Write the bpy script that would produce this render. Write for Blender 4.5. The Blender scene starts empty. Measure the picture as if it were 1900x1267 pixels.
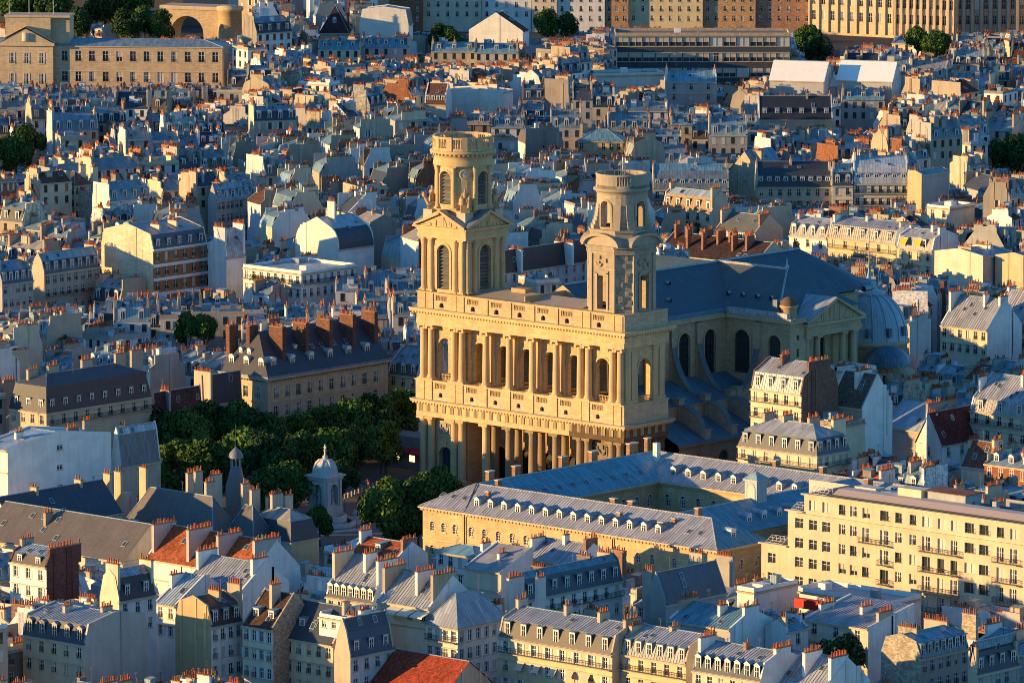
import bpy, math, random
import numpy as np
from mathutils import Vector, Matrix, Euler

random.seed(7)
rnd = random.random
uni = random.uniform
SC = bpy.context.scene
COL = SC.collection
PI = math.pi

# ------------------------------------------------------------------ camera
# world frame: X runs along the church front from north to south, Y along its nave, Z up, metres
LENS_PX = 12184.0
CAM = Vector((933.2, -1020.7, 230.4))
FWD = Vector((-0.65751, 0.739794, -0.142775)).normalized()
RGT = FWD.cross(Vector((0, 0, 1))).normalized()
UPV = RGT.cross(FWD)
cd = bpy.data.cameras.new('camera')
cam = bpy.data.objects.new('camera', cd)
COL.objects.link(cam)
cam.location = CAM
cam.rotation_euler = FWD.to_track_quat('-Z', 'Y').to_euler()
cd.sensor_width = 36.0
cd.lens = LENS_PX / 1900 * 36
cd.clip_start = 10
cd.clip_end = 30000
SC.camera = cam

# ------------------------------------------------------------------ light
SUN_AZ, SUN_EL = math.radians(37), math.radians(8.2)
TO_SUN = Vector((-math.sin(SUN_AZ) * math.cos(SUN_EL), -math.cos(SUN_AZ) * math.cos(SUN_EL), math.sin(SUN_EL)))
world = bpy.data.worlds.new('World')
SC.world = world
world.use_nodes = True
wn = world.node_tree
bg = wn.nodes['Background']
sky = wn.nodes.new('ShaderNodeTexSky')
sky.sky_type = 'NISHITA'
sky.sun_disc = False
sky.sun_elevation = SUN_EL
sky.sun_rotation = math.atan2(TO_SUN.x, TO_SUN.y)
sky.altitude = 50
sky.air_density = 1.0
sky.dust_density = 0.0
sky.ozone_density = 5.0
tnt = wn.nodes.new('ShaderNodeMix'); tnt.data_type = 'RGBA'; tnt.blend_type = 'MULTIPLY'
tnt.inputs['Factor'].default_value = 1.0
tnt.inputs['B'].default_value = (0.84, 1.0, 0.96, 1)     # white balance of the whole sky
wn.links.new(sky.outputs[0], tnt.inputs['A']); wn.links.new(tnt.outputs['Result'], bg.inputs[0])
bg.inputs[1].default_value = 0.15
sd = bpy.data.lights.new('sun', 'SUN')
sd.energy = 4.2
sd.angle = math.radians(0.5)
sd.color = (1.0, 0.62, 0.23)
so = bpy.data.objects.new('sun', sd)
so.rotation_euler = TO_SUN.to_track_quat('Z', 'Y').to_euler()
so.location = (0, 0, 400)
COL.objects.link(so)
SC.view_settings.view_transform = 'Standard'
SC.view_settings.look = 'None'
SC.view_settings.gamma = 1
SC.view_settings.use_curve_mapping = False
SC.view_settings.exposure = 0.92
SC.render.engine = 'CYCLES'
SC.cycles.filter_width = 0.95
SC.cycles.max_bounces = 5
SC.cycles.diffuse_bounces = 3
SC.cycles.glossy_bounces = 2
SC.cycles.transmission_bounces = 2
SC.cycles.caustics_reflective = False
SC.cycles.caustics_refractive = False

# ------------------------------------------------------------------ photo pixel -> place
def proj(p):
    d = Vector(p) - CAM
    w = d.dot(FWD)
    return 950 + LENS_PX * d.dot(RGT) / w, 633.5 - LENS_PX * d.dot(UPV) / w
def ray(px, py):
    return FWD + RGT * ((px - 950) / LENS_PX) - UPV * ((py - 633.5) / LENS_PX)
def at(px, py, z):
    d = ray(px, py)
    return CAM + d * ((z - CAM.z) / d.z)
def at_y(px, py, y):
    d = ray(px, py)
    return CAM + d * ((y - CAM.y) / d.y)
def at_x(px, py, x):
    d = ray(px, py)
    return CAM + d * ((x - CAM.x) / d.x)

# ------------------------------------------------------------------ materials
MATS, MID = [], {}
def material(name, rough=0.85, spec=0.3, noise=(0.15, 0.2), streak=0.0, cells=None, joint=0.0, bump=0.0, metal=0.0, emit=0.0, fine=0.0, patch=0.0):
    m = bpy.data.materials.new(name)
    m.use_nodes = True
    nt = m.node_tree
    N, L = nt.nodes, nt.links
    bs = N['Principled BSDF']
    bs.inputs['Roughness'].default_value = rough
    bs.inputs['Specular IOR Level'].default_value = spec
    bs.inputs['Metallic'].default_value = metal
    at_ = N.new('ShaderNodeAttribute'); at_.attribute_name = 'tint'
    geo = N.new('ShaderNodeNewGeometry')
    uv = N.new('ShaderNodeUVMap')
    oi = N.new('ShaderNodeObjectInfo')
    def math_(op, a, b=None, c=None):
        n = N.new('ShaderNodeMath'); n.operation = op
        for i, x in enumerate((a, b, c)):
            if x is None: continue
            if isinstance(x, (int, float)): n.inputs[i].default_value = x
            else: L.new(x, n.inputs[i])
        return n.outputs[0]
    def vscale(v, s):
        n = N.new('ShaderNodeVectorMath'); n.operation = 'MULTIPLY'
        L.new(v, n.inputs[0]); n.inputs[1].default_value = s
        return n.outputs[0]
    def noise_(v, scale, detail=3):
        n = N.new('ShaderNodeTexNoise'); n.inputs['Scale'].default_value = scale; n.inputs['Detail'].default_value = detail
        L.new(v, n.inputs['Vector'])
        return n.outputs['Fac']
    fac = math_('MULTIPLY_ADD', noise_(geo.outputs['Position'], noise[0], 4), noise[1] * 2, 1 - noise[1])
    if fine:
        f2 = math_('MULTIPLY_ADD', noise_(geo.outputs['Position'], 1.6, 3), fine * 2, 1 - fine)
        fac = math_('MULTIPLY', fac, f2)
    if streak:
        s = noise_(vscale(uv.outputs[0], (1.1, 0.10, 1)), 1.0, 3)
        s = math_('MULTIPLY_ADD', s, streak * 2, 1 - streak)
        fac = math_('MULTIPLY', fac, s)
    ro = math_('MULTIPLY_ADD', oi.outputs['Random'], 0.12, 0.94)
    fac = math_('MULTIPLY', fac, ro)
    if patch:   # repaired areas of render
        st = math_('GREATER_THAN', noise_(vscale(uv.outputs[0], (0.16, 0.22, 1)), 1.0, 1), 0.54)
        fac = math_('MULTIPLY', fac, math_('MULTIPLY_ADD', st, -patch, 1.0))
    height = None
    if cells:
        cu, cv, amp = cells
        sx = N.new('ShaderNodeSeparateXYZ'); L.new(uv.outputs[0], sx.inputs[0])
        row = math_('DIVIDE', sx.outputs[1], cv)
        rf = math_('FLOOR', row)
        col = math_('DIVIDE', sx.outputs[0], cu)
        if joint and name not in ('zinc', 'painted_zinc'):
            col = math_('ADD', col, math_('MULTIPLY', rf, 0.5))
        cf = math_('FLOOR', col)
        cb = N.new('ShaderNodeCombineXYZ'); L.new(cf, cb.inputs[0]); L.new(rf, cb.inputs[1]); L.new(oi.outputs['Random'], cb.inputs[2])
        w = N.new('ShaderNodeTexWhiteNoise'); L.new(cb.outputs[0], w.inputs['Vector'])
        fac = math_('MULTIPLY', fac, math_('MULTIPLY_ADD', w.outputs['Value'], amp * 2, 1 - amp))
        fu = math_('FRACT', col)
        if name in ('zinc', 'painted_zinc'):
            e = math_('LESS_THAN', fu, 0.16)
            fac = math_('MULTIPLY', fac, math_('MULTIPLY_ADD', e, joint, 1.0))
            height = e
        elif joint:
            fv = math_('FRACT', row)
            e = math_('MAXIMUM', math_('LESS_THAN', fv, 0.10), math_('LESS_THAN', fu, 0.05))
            fac = math_('MULTIPLY', fac, math_('MULTIPLY_ADD', e, -joint, 1.0))
            height = math_('SUBTRACT', 1.0, e)
    mul = N.new('ShaderNodeVectorMath'); mul.operation = 'SCALE'
    L.new(at_.outputs['Color'], mul.inputs[0]); L.new(fac, mul.inputs['Scale'])
    L.new(mul.outputs[0], bs.inputs['Base Color'])
    if bump:
        b = N.new('ShaderNodeBump'); b.inputs['Strength'].default_value = bump; b.inputs['Distance'].default_value = 0.06
        L.new(height if height is not None else noise_(geo.outputs['Position'], 3.0), b.inputs['Height'])
        L.new(b.outputs[0], bs.inputs['Normal'])
    if emit:
        L.new(mul.outputs[0], bs.inputs['Emission Color']); bs.inputs['Emission Strength'].default_value = emit
    MID[name] = len(MATS); MATS.append(m)
material('plaster', 0.9, 0.2, (0.30, 0.18), 0.18, fine=0.09, patch=0.06)
material('ashlar', 0.88, 0.2, (0.16, 0.24), 0.20, (1.3, 0.55, 0.11), 0.22, 0.3, fine=0.10)
material('stone', 0.88, 0.2, (0.3, 0.22), 0.20, fine=0.12)
material('brick', 0.9, 0.2, (0.5, 0.25), 0.10, (0.5, 0.22, 0.22), 0.0, fine=0.12)
material('rubble', 0.95, 0.1, (0.9, 0.35), 0.05, (0.45, 0.3, 0.3), 0.25, 0.5, fine=0.2)
material('zinc', 0.42, 0.5, (0.3, 0.2), 0.18, (0.72, 2.6, 0.22), -0.38, 0.9, fine=0.07)
material('painted_zinc', 0.5, 0.4, (0.3, 0.12), 0.10, (0.8, 3.0, 0.07), -0.2, 0.9)
material('slate', 0.55, 0.4, (0.3, 0.25), 0.22, (0.35, 0.22, 0.10), fine=0.10)
material('tile', 0.9, 0.1, (0.25, 0.45), 0.2, (0.33, 0.36, 0.34), 0.25, 0.4, fine=0.15)
material('terracotta', 0.85, 0.2, (3.0, 0.35))
material('glass', 0.08, 0.6, (0.5, 0.2))
material('paint', 0.6, 0.3, (0.6, 0.08), 0.05)
material('iron', 0.6, 0.4, (1.0, 0.1))
material('leaf', 0.75, 0.15, (0.5, 0.3))
material('bark', 0.95, 0.1, (2.0, 0.3))
material('asphalt', 0.9, 0.2, (0.1, 0.2), fine=0.1)
material('paving', 0.85, 0.3, (0.1, 0.18), 0, (0.9, 0.9, 0.12), 0.12)
material('water', 0.08, 0.6, (0.3, 0.2))
material('gravel', 0.9, 0.2, (0.6, 0.3), fine=0.2)
material('lit', 0.8, 0.2, (0.6, 0.1), emit=2.0)

# palette (albedo)
STONE = (0.60, 0.43, 0.23)
STONE2 = (0.48, 0.34, 0.185)
SOOT = (0.17, 0.125, 0.085)
ZINC = (0.21, 0.31, 0.36)
SLATE = (0.045, 0.06, 0.085)
LEAD = (0.20, 0.24, 0.28)
POT = (0.52, 0.135, 0.05)
WHITE = (0.78, 0.76, 0.72)
CREAM = (0.70, 0.60, 0.44)
BEIGE = (0.52, 0.43, 0.32)
GREYW = (0.42, 0.40, 0.38)
BRICK = (0.30, 0.13, 0.075)
TILE = (0.42, 0.11, 0.05)
TILEB = (0.13, 0.065, 0.05)
IRON = (0.02, 0.022, 0.025)
GLASS = (0.035, 0.045, 0.05)

# ------------------------------------------------------------------ mesh builder
class MB:
    def __init__(s):
        s.V = []; s.F = []; s.M = []; s.T = []; s.chunks = []
    def p(s, pts, m, t):
        n = len(s.V)
        s.V.extend(pts)
        s.F.append(range(n, n + len(pts)))
        s.M.append(MID[m]); s.T.append(t)
    def box(s, x0, x1, y0, y1, z0, z1, m, t, skip=''):
        a, b, c, d = (x0, y0), (x1, y0), (x1, y1), (x0, y1)
        def q(u, v): s.p([(*u, z0), (*v, z0), (*v, z1), (*u, z1)], m, t)
        if 'f' not in skip: q(a, b)
        if 'r' not in skip: q(b, c)
        if 'k' not in skip: q(c, d)
        if 'l' not in skip: q(d, a)
        if 't' not in skip: s.p([(*a, z1), (*b, z1), (*c, z1), (*d, z1)], m, t)
        if 'b' not in skip: s.p([(*a, z0), (*d, z0), (*c, z0), (*b, z0)], m, t)
    def obox(s, o, ux, uy, lx, ly, z0, z1, m, t):
        "box on a plan rectangle from o along unit vectors ux, uy"
        P = [(o[0], o[1]), (o[0] + ux[0] * lx, o[1] + ux[1] * lx), (o[0] + ux[0] * lx + uy[0] * ly, o[1] + ux[1] * lx + uy[1] * ly), (o[0] + uy[0] * ly, o[1] + uy[1] * ly)]
        s.prism(P, z0, z1, m, t)
    def prism(s, P, z0, z1, m, t, bottom=False):
        n = len(P)
        for i in range(n):
            a, b = P[i], P[(i + 1) % n]
            s.p([(*a, z0), (*b, z0), (*b, z1), (*a, z1)], m, t)
        s.p([(*a, z1) for a in P], m, t)
        if bottom: s.p([(*a, z0) for a in P[::-1]], m, t)
    def lathe(s, prof, cx, cy, n, m, t, a0=0.0, a1=2 * PI, flute=0.0, cap=True):
        full = abs(a1 - a0 - 2 * PI) < 1e-6
        k = n if full else n + 1
        base = len(s.V)
        for r, z in prof:
            for i in range(k):
                a = a0 + (a1 - a0) * i / n
                rr = r * (1 - flute * (i & 1))
                s.V.append((cx + rr * math.cos(a), cy + rr * math.sin(a), z))
        for j in range(len(prof) - 1):
            for i in range(n):
                i2 = (i + 1) % k if full else i + 1
                s.F.append((base + j * k + i, base + j * k + i2, base + (j + 1) * k + i2, base + (j + 1) * k + i))
                s.M.append(MID[m]); s.T.append(t)
        if cap and full and prof[-1][0] > 0.01:
            s.F.append(range(base + (len(prof) - 1) * k, base + len(prof) * k)); s.M.append(MID[m]); s.T.append(t)
    def rod(s, a, b, r, m, t, n=4):
        a, b = Vector(a), Vector(b)
        d = (b - a).normalized()
        u = d.orthogonal().normalized(); v = d.cross(u)
        A = [a + (u * math.cos(2 * PI * i / n) + v * math.sin(2 * PI * i / n)) * r for i in range(n)]
        B = [q + (b - a) for q in A]
        for i in range(n):
            j = (i + 1) % n
            s.p([tuple(A[i]), tuple(A[j]), tuple(B[j]), tuple(B[i])], m, t)
    def arrays(s):
        out = list(s.chunks)
        if s.F:
            tot = np.fromiter((len(f) for f in s.F), np.int32, len(s.F))
            loops = np.fromiter((i for f in s.F for i in f), np.int32, int(tot.sum()))
            out.append((np.array(s.V, np.float32).reshape(-1, 3), loops, tot, np.array(s.M, np.int32), np.array(s.T, np.float32).reshape(-1, 3)))
        return join_arrays(out)
    def add(s, arr, M=None):
        V, L, t, m, c = arr
        if M is not None:
            A = np.array(M, np.float32)
            V = V @ A[:3, :3].T + A[:3, 3]
        s.chunks.append((V, L, t, m, c))
    def mesh(s, name):
        return make_mesh(name, s.arrays())
    def build(s, name, parent=None, loc=(0, 0, 0), rot=(0, 0, 0), kind=None):
        o = bpy.data.objects.new(name, s.mesh(name))
        return place(o, parent, loc, rot, kind)

def place(o, parent=None, loc=(0, 0, 0), rot=(0, 0, 0), kind=None):
    COL.objects.link(o)
    if parent is not None: o.parent = parent
    o.location = loc
    o.rotation_euler = rot
    if kind: o['kind'] = kind
    return o

def join_arrays(L):
    if len(L) == 1: return L[0]
    off, Ls = 0, []
    for a in L:
        Ls.append(a[1] + off); off += len(a[0])
    return (np.concatenate([a[0] for a in L]), np.concatenate(Ls), np.concatenate([a[2] for a in L]), np.concatenate([a[3] for a in L]), np.concatenate([a[4] for a in L]))

def make_mesh(name, arr):
    V, loops, tot, mats, tint = arr
    me = bpy.data.meshes.new(name)
    n = len(tot)
    start = np.zeros(n, np.int32); np.cumsum(tot[:-1], out=start[1:])
    me.vertices.add(len(V)); me.vertices.foreach_set('co', V.ravel())
    me.loops.add(len(loops)); me.loops.foreach_set('vertex_index', loops.astype(np.int32))
    me.polygons.add(n); me.polygons.foreach_set('loop_start', start)
    ids, inv = np.unique(mats, return_inverse=True)
    for i in ids: me.materials.append(MATS[int(i)])
    me.polygons.foreach_set('material_index', inv.astype(np.int32).ravel())
    # flat uv in metres: u along the horizontal of each face, v up its slope
    P = V[loops]
    nxt = np.arange(1, len(loops) + 1); nxt[start + tot - 1] = start
    nr = np.add.reduceat(np.cross(P, P[nxt]), start, axis=0)
    nr /= np.maximum(np.linalg.norm(nr, axis=1, keepdims=True), 1e-9)
    u = np.stack([-nr[:, 1], nr[:, 0], np.zeros(n)], 1)
    l = np.linalg.norm(u, axis=1)
    flat = l < 1e-3
    u[flat] = (1, 0, 0); l[flat] = 1
    u /= l[:, None]
    v = np.cross(nr, u)
    pi = np.repeat(np.arange(n), tot)
    uvs = np.stack([(P * u[pi]).sum(1), (P * v[pi]).sum(1)], 1).astype(np.float32)
    uvl = me.uv_layers.new(name='UVMap')
    uvl.data.foreach_set('uv', uvs.ravel())
    a = me.attributes.new('tint', 'FLOAT_COLOR', 'FACE')
    a.data.foreach_set('color', np.concatenate([tint, np.ones((n, 1), np.float32)], 1).astype(np.float32).ravel())
    me.update(calc_edges=True)
    return me

class Tpl:
    "a shape used again and again: one shared mesh"
    def __init__(s, name, mb):
        s.name = name; s.arr = mb.arrays(); s.me = None; s.sub = None
    def obj(s, name, parent=None, loc=(0, 0, 0), rot=(0, 0, 0), kind=None):
        if s.me is None: s.me = make_mesh(s.name, s.arr)
        o = place(bpy.data.objects.new(name, s.me), parent, loc, rot, kind)
        if s.sub: s.sub.obj(s.sub.name, o)
        return o

def thing(name, label, cat, loc=(0, 0, 0), rz=0.0, group=None):
    o = bpy.data.objects.new(name, None)
    o.empty_display_size = 1
    place(o, None, loc, (0, 0, rz))
    return tag(o, label, cat, group)
def tag(o, label, cat, group=None):
    o['label'] = label; o['category'] = cat
    if group: o['group'] = group
    return o

def arch_wall(mb, fm, u0, u1, z0, z1, arches, depth, m, t, n=10, cut=None):
    "a wall in (u,z) with round-headed (or square, flag) openings and their reveals; fm(u,z,d) gives the place"
    def quad(a, b, c, d):
        if b - a > 1e-4 and d - c > 1e-4:
            k = max(1, int((b - a) / cut + 0.999)) if cut else 1
            for i in range(k):
                x, y = a + (b - a) * i / k, a + (b - a) * (i + 1) / k
                mb.p([fm(x, c, 0), fm(y, c, 0), fm(y, d, 0), fm(x, d, 0)], m, t)
    prev = u0
    for A in sorted(arches):
        uc, hw, zb, zs = A[:4]
        flat = len(A) > 4 and A[4]
        quad(prev, uc - hw, z0, z1)
        quad(uc - hw, uc + hw, z0, zb)
        if flat:
            arc = [(uc - hw, zs), (uc + hw, zs)]
        else:
            arc = [(uc - hw * math.cos(PI * i / n), zs + hw * math.sin(PI * i / n)) for i in range(n + 1)]
        for (ua, za), (ub, zb2) in zip(arc, arc[1:]):
            mb.p([fm(ua, za, 0), fm(ub, zb2, 0), fm(ub, z1, 0), fm(ua, z1, 0)], m, t)
        out = [(uc - hw, zb)] + arc + [(uc + hw, zb), (uc - hw, zb)]
        for (ua, za), (ub, zb2) in zip(out, out[1:]):
            mb.p([fm(ua, za, 0), fm(ub, zb2, 0), fm(ub, zb2, depth), fm(ua, za, depth)], m, t)
        prev = uc + hw
    quad(prev, u1, z0, z1)

def arch_fill(mb, fm, uc, hw, zb, zs, d, m, t, flat=False, n=10):
    pts = [(uc - hw, zb), (uc + hw, zb)]
    pts += [(uc + hw, zs), (uc - hw, zs)] if flat else [(uc + hw * math.cos(PI * i / n), zs + hw * math.sin(PI * i / n)) for i in range(n + 1)]
    mb.p([fm(u, z, d) for u, z in pts], m, t)

def arch_ring(mb, fm, uc, hw, zb, zs, wd, pr, m, t, n=10):
    "raised moulding round an arch"
    def arc(r): return [(uc - r, zb)] + [(uc - r * math.cos(PI * i / n), zs + r * math.sin(PI * i / n)) for i in range(n + 1)] + [(uc + r, zb)]
    a, b = arc(hw), arc(hw + wd)
    for i in range(len(a) - 1):
        mb.p([fm(*a[i], -pr), fm(*a[i + 1], -pr), fm(*b[i + 1], -pr), fm(*b[i], -pr)], m, t)
        mb.p([fm(*b[i], -pr), fm(*b[i + 1], -pr), fm(*b[i + 1], 0), fm(*b[i], 0)], m, t)

def wall_holes(mb, fm, u0, u1, z0, z1, holes, depth, m, t):
    "wall with square holes [(ua, ub, za, zb)] and their reveals"
    us = sorted({u0, u1, *(h[0] for h in holes), *(h[1] for h in holes)})
    zs = sorted({z0, z1, *(h[2] for h in holes), *(h[3] for h in holes)})
    us = [u for u in us if u0 <= u <= u1]; zs = [z for z in zs if z0 <= z <= z1]
    for a, b in zip(zs, zs[1:]):
        zc = (a + b) / 2
        row = [h for h in holes if h[2] < zc < h[3]]
        x = u0
        for h in sorted(row):
            if h[0] - x > 1e-4: mb.p([fm(x, a, 0), fm(h[0], a, 0), fm(h[0], b, 0), fm(x, b, 0)], m, t)
            x = max(x, h[1])
        if u1 - x > 1e-4: mb.p([fm(x, a, 0), fm(u1, a, 0), fm(u1, b, 0), fm(x, b, 0)], m, t)
    for ua, ub, za, zb in holes:
        c = [(ua, za), (ub, za), (ub, zb), (ua, zb), (ua, za)]
        for p, q in zip(c, c[1:]):
            mb.p([fm(*p, 0), fm(*q, 0), fm(*q, depth), fm(*p, depth)], m, t)

def fm_y(y0, s=1):  # wall facing -Y (s=1) or +Y (s=-1) on the plane y0
    return lambda u, z, d: (u, y0 + s * d, z)
def fm_x(x0, s=1):  # wall facing +X (s=1) or -X (s=-1) on the plane x0
    return lambda u, z, d: (x0 - s * d, u, z)
def fm_c(cx, cy, r):  # round wall; u is arc length, from the -Y side anticlockwise
    return lambda u, z, d: (cx + (r - d) * math.sin(u / r), cy - (r - d) * math.cos(u / r), z)

# ------------------------------------------------------------------ where things may stand
OCC = set()      # taken square metres (2 m cells)
def mark(x0, y0, x1, y1, rot=0.0, grow=0.0):
    "rectangle from (0,0)-(x1-x0,y1-y0) turned about (x0,y0)"
    w, d = x1 - x0, y1 - y0
    c, s = math.cos(rot), math.sin(rot)
    for i in range(int((w + 2 * grow) / 1.4) + 2):
        for j in range(int((d + 2 * grow) / 1.4) + 2):
            u = min(-grow + i * 1.4, w + grow); v = min(-grow + j * 1.4, d + grow)
            OCC.add((int((x0 + u * c - v * s) // 2), int((y0 + u * s + v * c) // 2)))
GW, GH, GS = 320, 216, 6
KEEP = np.zeros((GH, GW), np.float32)   # distance of the thing that must stay in view, per 6x6 photo pixels
def keep(x0, y0, x1, y1, dist):
    i0, i1 = max(0, int(x0 // GS)), min(GW, int(x1 // GS) + 1)
    j0, j1 = max(0, int(y0 // GS)), min(GH, int(y1 // GS) + 1)
    if i1 > i0 and j1 > j0:
        KEEP[j0:j1, i0:i1] = np.maximum(KEEP[j0:j1, i0:i1], dist)
def dist_of(p):
    return (Vector((p[0], p[1], 0)) - Vector((CAM.x, CAM.y, 0))).length
# ------------------------------------------------------------------ the church
church = thing('church', 'great pale stone church with two unequal towers and a double colonnaded front', 'church', (0, 0, 0))
keep(770, 250, 1240, 880, 1340)
keep(1220, 470, 1440, 760, 1330)
keep(1430, 520, 1600, 670, 1330)
keep(1560, 520, 1680, 640, 1360)
mark(-3, -14, 60, 15); mark(12, 14, 62, 126)
COLX_PAIR = (0.9, 3.1, 9.7, 11.9, 45.1, 47.3, 53.9, 56.1)
COLX_ONE = (18.7, 25.3, 31.8, 38.4)
BAYS = (15.3, 22.0, 28.5, 35.1, 41.7)
FB, SB = fm_y(0.9), fm_x(56.9)

mb = MB()
for i in range(4):
    mb.box(-1.6 - .5 * (3 - i), 58.6 + .5 * (3 - i), -2.0 - .6 * (3 - i), 14, .4 * i, .4 * (i + 1), 'ashlar', STONE2)
mb.build('steps', church)

def column(r, h, fl, ionic, m='stone', t=STONE):
    b = MB()
    b.box(-r * 1.35, r * 1.35, -r * 1.35, r * 1.35, 0, .35, m, t)
    b.lathe([(r * 1.3, .35), (r * 1.32, .55), (r * 1.08, .7), (r * 1.15, .85), (r, 1.0)], 0, 0, 16, m, t, cap=False)
    b.lathe([(r, 1.0), (r * .99, h * .35), (r * .86, h - 1.1)], 0, 0, 24, m, t, flute=.07 if fl else 0, cap=False)
    if ionic == 2:   # leafy capital
        b.lathe([(r * .9, h - 1.7), (r * 1.15, h - 1.3), (r * 1.0, h - 1.2), (r * 1.3, h - .7), (r * 1.1, h - .6), (r * 1.45, h - .3)], 0, 0, 16, m, t, flute=.12)
        b.box(-r * 1.3, r * 1.3, -r * 1.3, r * 1.3, h - .3, h, m, t)
    elif ionic:
        b.lathe([(r * .86, h - 1.1), (r * 1.05, h - .75)], 0, 0, 16, m, t)
        for s in (-1, 1):
            for k in range(8):
                a, c = 2 * PI * k / 8, 2 * PI * (k + 1) / 8
                b.p([(s * r * 1.05 + .36 * math.cos(a), -r * 1.1, h - .62 + .36 * math.sin(a)), (s * r * 1.05 + .36 * math.cos(c), -r * 1.1, h - .62 + .36 * math.sin(c)),
                     (s * r * 1.05 + .36 * math.cos(c), r * 1.1, h - .62 + .36 * math.sin(c)), (s * r * 1.05 + .36 * math.cos(a), r * 1.1, h - .62 + .36 * math.sin(a))], m, t)
            b.p([(s * r * 1.05 + .36 * math.cos(2 * PI * k / 8), -r * 1.1, h - .62 + .36 * math.sin(2 * PI * k / 8)) for k in range(8)], m, t)
        b.box(-r * 1.3, r * 1.3, -r * 1.15, r * 1.15, h - .35, h, m, t)
    else:
        b.lathe([(r * .86, h - 1.1), (r * .95, h - 1.0), (r * .88, h - .9), (r * 1.2, h - .5)], 0, 0, 16, m, t)
        b.box(-r * 1.3, r * 1.3, -r * 1.3, r * 1.3, h - .5, h, m, t)
    return Tpl('column', b)
doric = column(0.92, 13.6, True, 0)
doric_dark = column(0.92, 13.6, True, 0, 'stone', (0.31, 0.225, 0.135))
ionic = column(0.78, 11.8, False, 1)
corinth = column(0.62, 11.4, False, 2)
pil = MB(); pil.box(-.8, .8, -.35, .3, 0, 11.0, 'stone', STONE); pil.box(-1, 1, -.5, .3, 11.0, 11.8, 'stone', STONE); pil.box(-1, 1, -.5, .3, 0, .7, 'stone', STONE)
pil = Tpl('pilaster', pil)
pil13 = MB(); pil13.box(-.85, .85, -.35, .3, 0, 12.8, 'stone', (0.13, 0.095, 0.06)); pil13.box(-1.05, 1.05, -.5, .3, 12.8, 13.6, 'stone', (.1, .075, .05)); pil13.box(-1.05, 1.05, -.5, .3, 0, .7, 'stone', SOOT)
pil13 = Tpl('pilaster', pil13)
for x in COLX_PAIR:
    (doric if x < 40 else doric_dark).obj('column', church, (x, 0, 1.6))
    ionic.obj('column', church, (x, 0, 23.1))
for x in COLX_ONE:
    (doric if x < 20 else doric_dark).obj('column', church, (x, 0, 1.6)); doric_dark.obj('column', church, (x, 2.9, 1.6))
    ionic.obj('column', church, (x, 0, 23.1))
    pil.obj('pilaster', church, (x, 1.75, 23.1))
for y in (1.3, 3.2, 10.0, 12.0):
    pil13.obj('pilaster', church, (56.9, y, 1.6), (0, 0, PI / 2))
    pil.obj('pilaster', church, (56.9, y, 23.1), (0, 0, PI / 2))

# lower storey walls
mb = MB()
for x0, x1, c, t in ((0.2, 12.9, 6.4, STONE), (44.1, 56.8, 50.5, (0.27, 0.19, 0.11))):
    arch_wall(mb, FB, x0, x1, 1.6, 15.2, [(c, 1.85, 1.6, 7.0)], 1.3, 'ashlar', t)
    arch_ring(mb, FB, c, 1.85, 1.6, 7.0, .45, .18, 'stone', t)
    mb.box(c - .4, c + .4, .5, .95, 8.8, 10.0, 'stone', t)
    for a in ((c - 2.0, c + 2.0, 11.0, 11.25), (c - 2.0, c + 2.0, 14.1, 14.35), (c - 2.0, c - 1.75, 11.25, 14.1), (c + 1.75, c + 2.0, 11.25, 14.1)):
        mb.box(a[0], a[1], .72, .95, a[2], a[3], 'stone', t)
for x, s in ((12.9, 1), (44.1, -1)):
    mb.p([(x, .9, 1.6), (x, 13, 1.6), (x, 13, 15.2), (x, .9, 15.2)], 'ashlar', STONE2)
arch_wall(mb, fm_x(0.2, -1), .9, 13.2, 1.6, 15.2, [(6.6, 1.8, 1.6, 7)], 1.2, 'ashlar', STONE)
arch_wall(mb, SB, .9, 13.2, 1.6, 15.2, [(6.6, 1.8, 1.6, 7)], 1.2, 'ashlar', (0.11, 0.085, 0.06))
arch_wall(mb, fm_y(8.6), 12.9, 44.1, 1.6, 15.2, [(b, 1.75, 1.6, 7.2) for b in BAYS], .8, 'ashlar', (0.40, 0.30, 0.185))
for b in BAYS:
    arch_ring(mb, fm_y(8.6), b, 1.75, 1.6, 7.2, .45, .2, 'stone', STONE2)
    mb.box(b - 1.6, b + 1.6, 8.35, 8.7, 10.6, 13.4, 'stone', STONE2)
mb.build('lower_wall', church)
def garland(c, t):
    b = MB()
    for k in range(9):
        a = -2.9 + k * .33 + .13
        b.rod((c + 1.05 * math.cos(a), .66, 13.5 + 1.5 * math.sin(a)), (c + 1.05 * math.cos(a + .33), .66, 13.5 + 1.5 * math.sin(a + .33)), .2, 'stone', t, 6)
    for s in (-1.35, 1.35):
        b.box(c + s - .13, c + s + .13, .62, .9, 11.7, 13.6, 'stone', t)
    b.box(c - .3, c + .3, .6, .9, 13.0, 13.9, 'stone', t)
    b.p([(c - 1.75, .88, 11.25), (c + 1.75, .88, 11.25), (c + 1.75, .88, 14.1), (c - 1.75, .88, 14.1)], 'stone', t)
    b.build('relief', church)
garland(6.4, (.36, .33, .29)); garland(50.5, (.25, .2, .15))
for c, t in ((6.4, (.03, .045, .06)), (50.5, (.03, .03, .03))):
    mb = MB()
    arch_fill(mb, FB, c, 1.85, 1.6, 7.0, 1.1, 'paint', t)
    for k in range(4): mb.box(c - 1.6 + k * .85, c - .95 + k * .85, 1.9, 2.01, 2.2, 6.4, 'paint', t)
    mb.build('door', church)
for b in BAYS: mb = MB(); arch_fill(mb, fm_y(8.6), b, 1.75, 1.6, 7.2, .7, 'paint', (.02, .018, .016)); mb.build('door', church)
mb = MB(); arch_fill(mb, SB, 6.6, 1.8, 1.6, 7, 1.0, 'paint', (.02, .02, .02)); mb.build('door', church)

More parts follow.
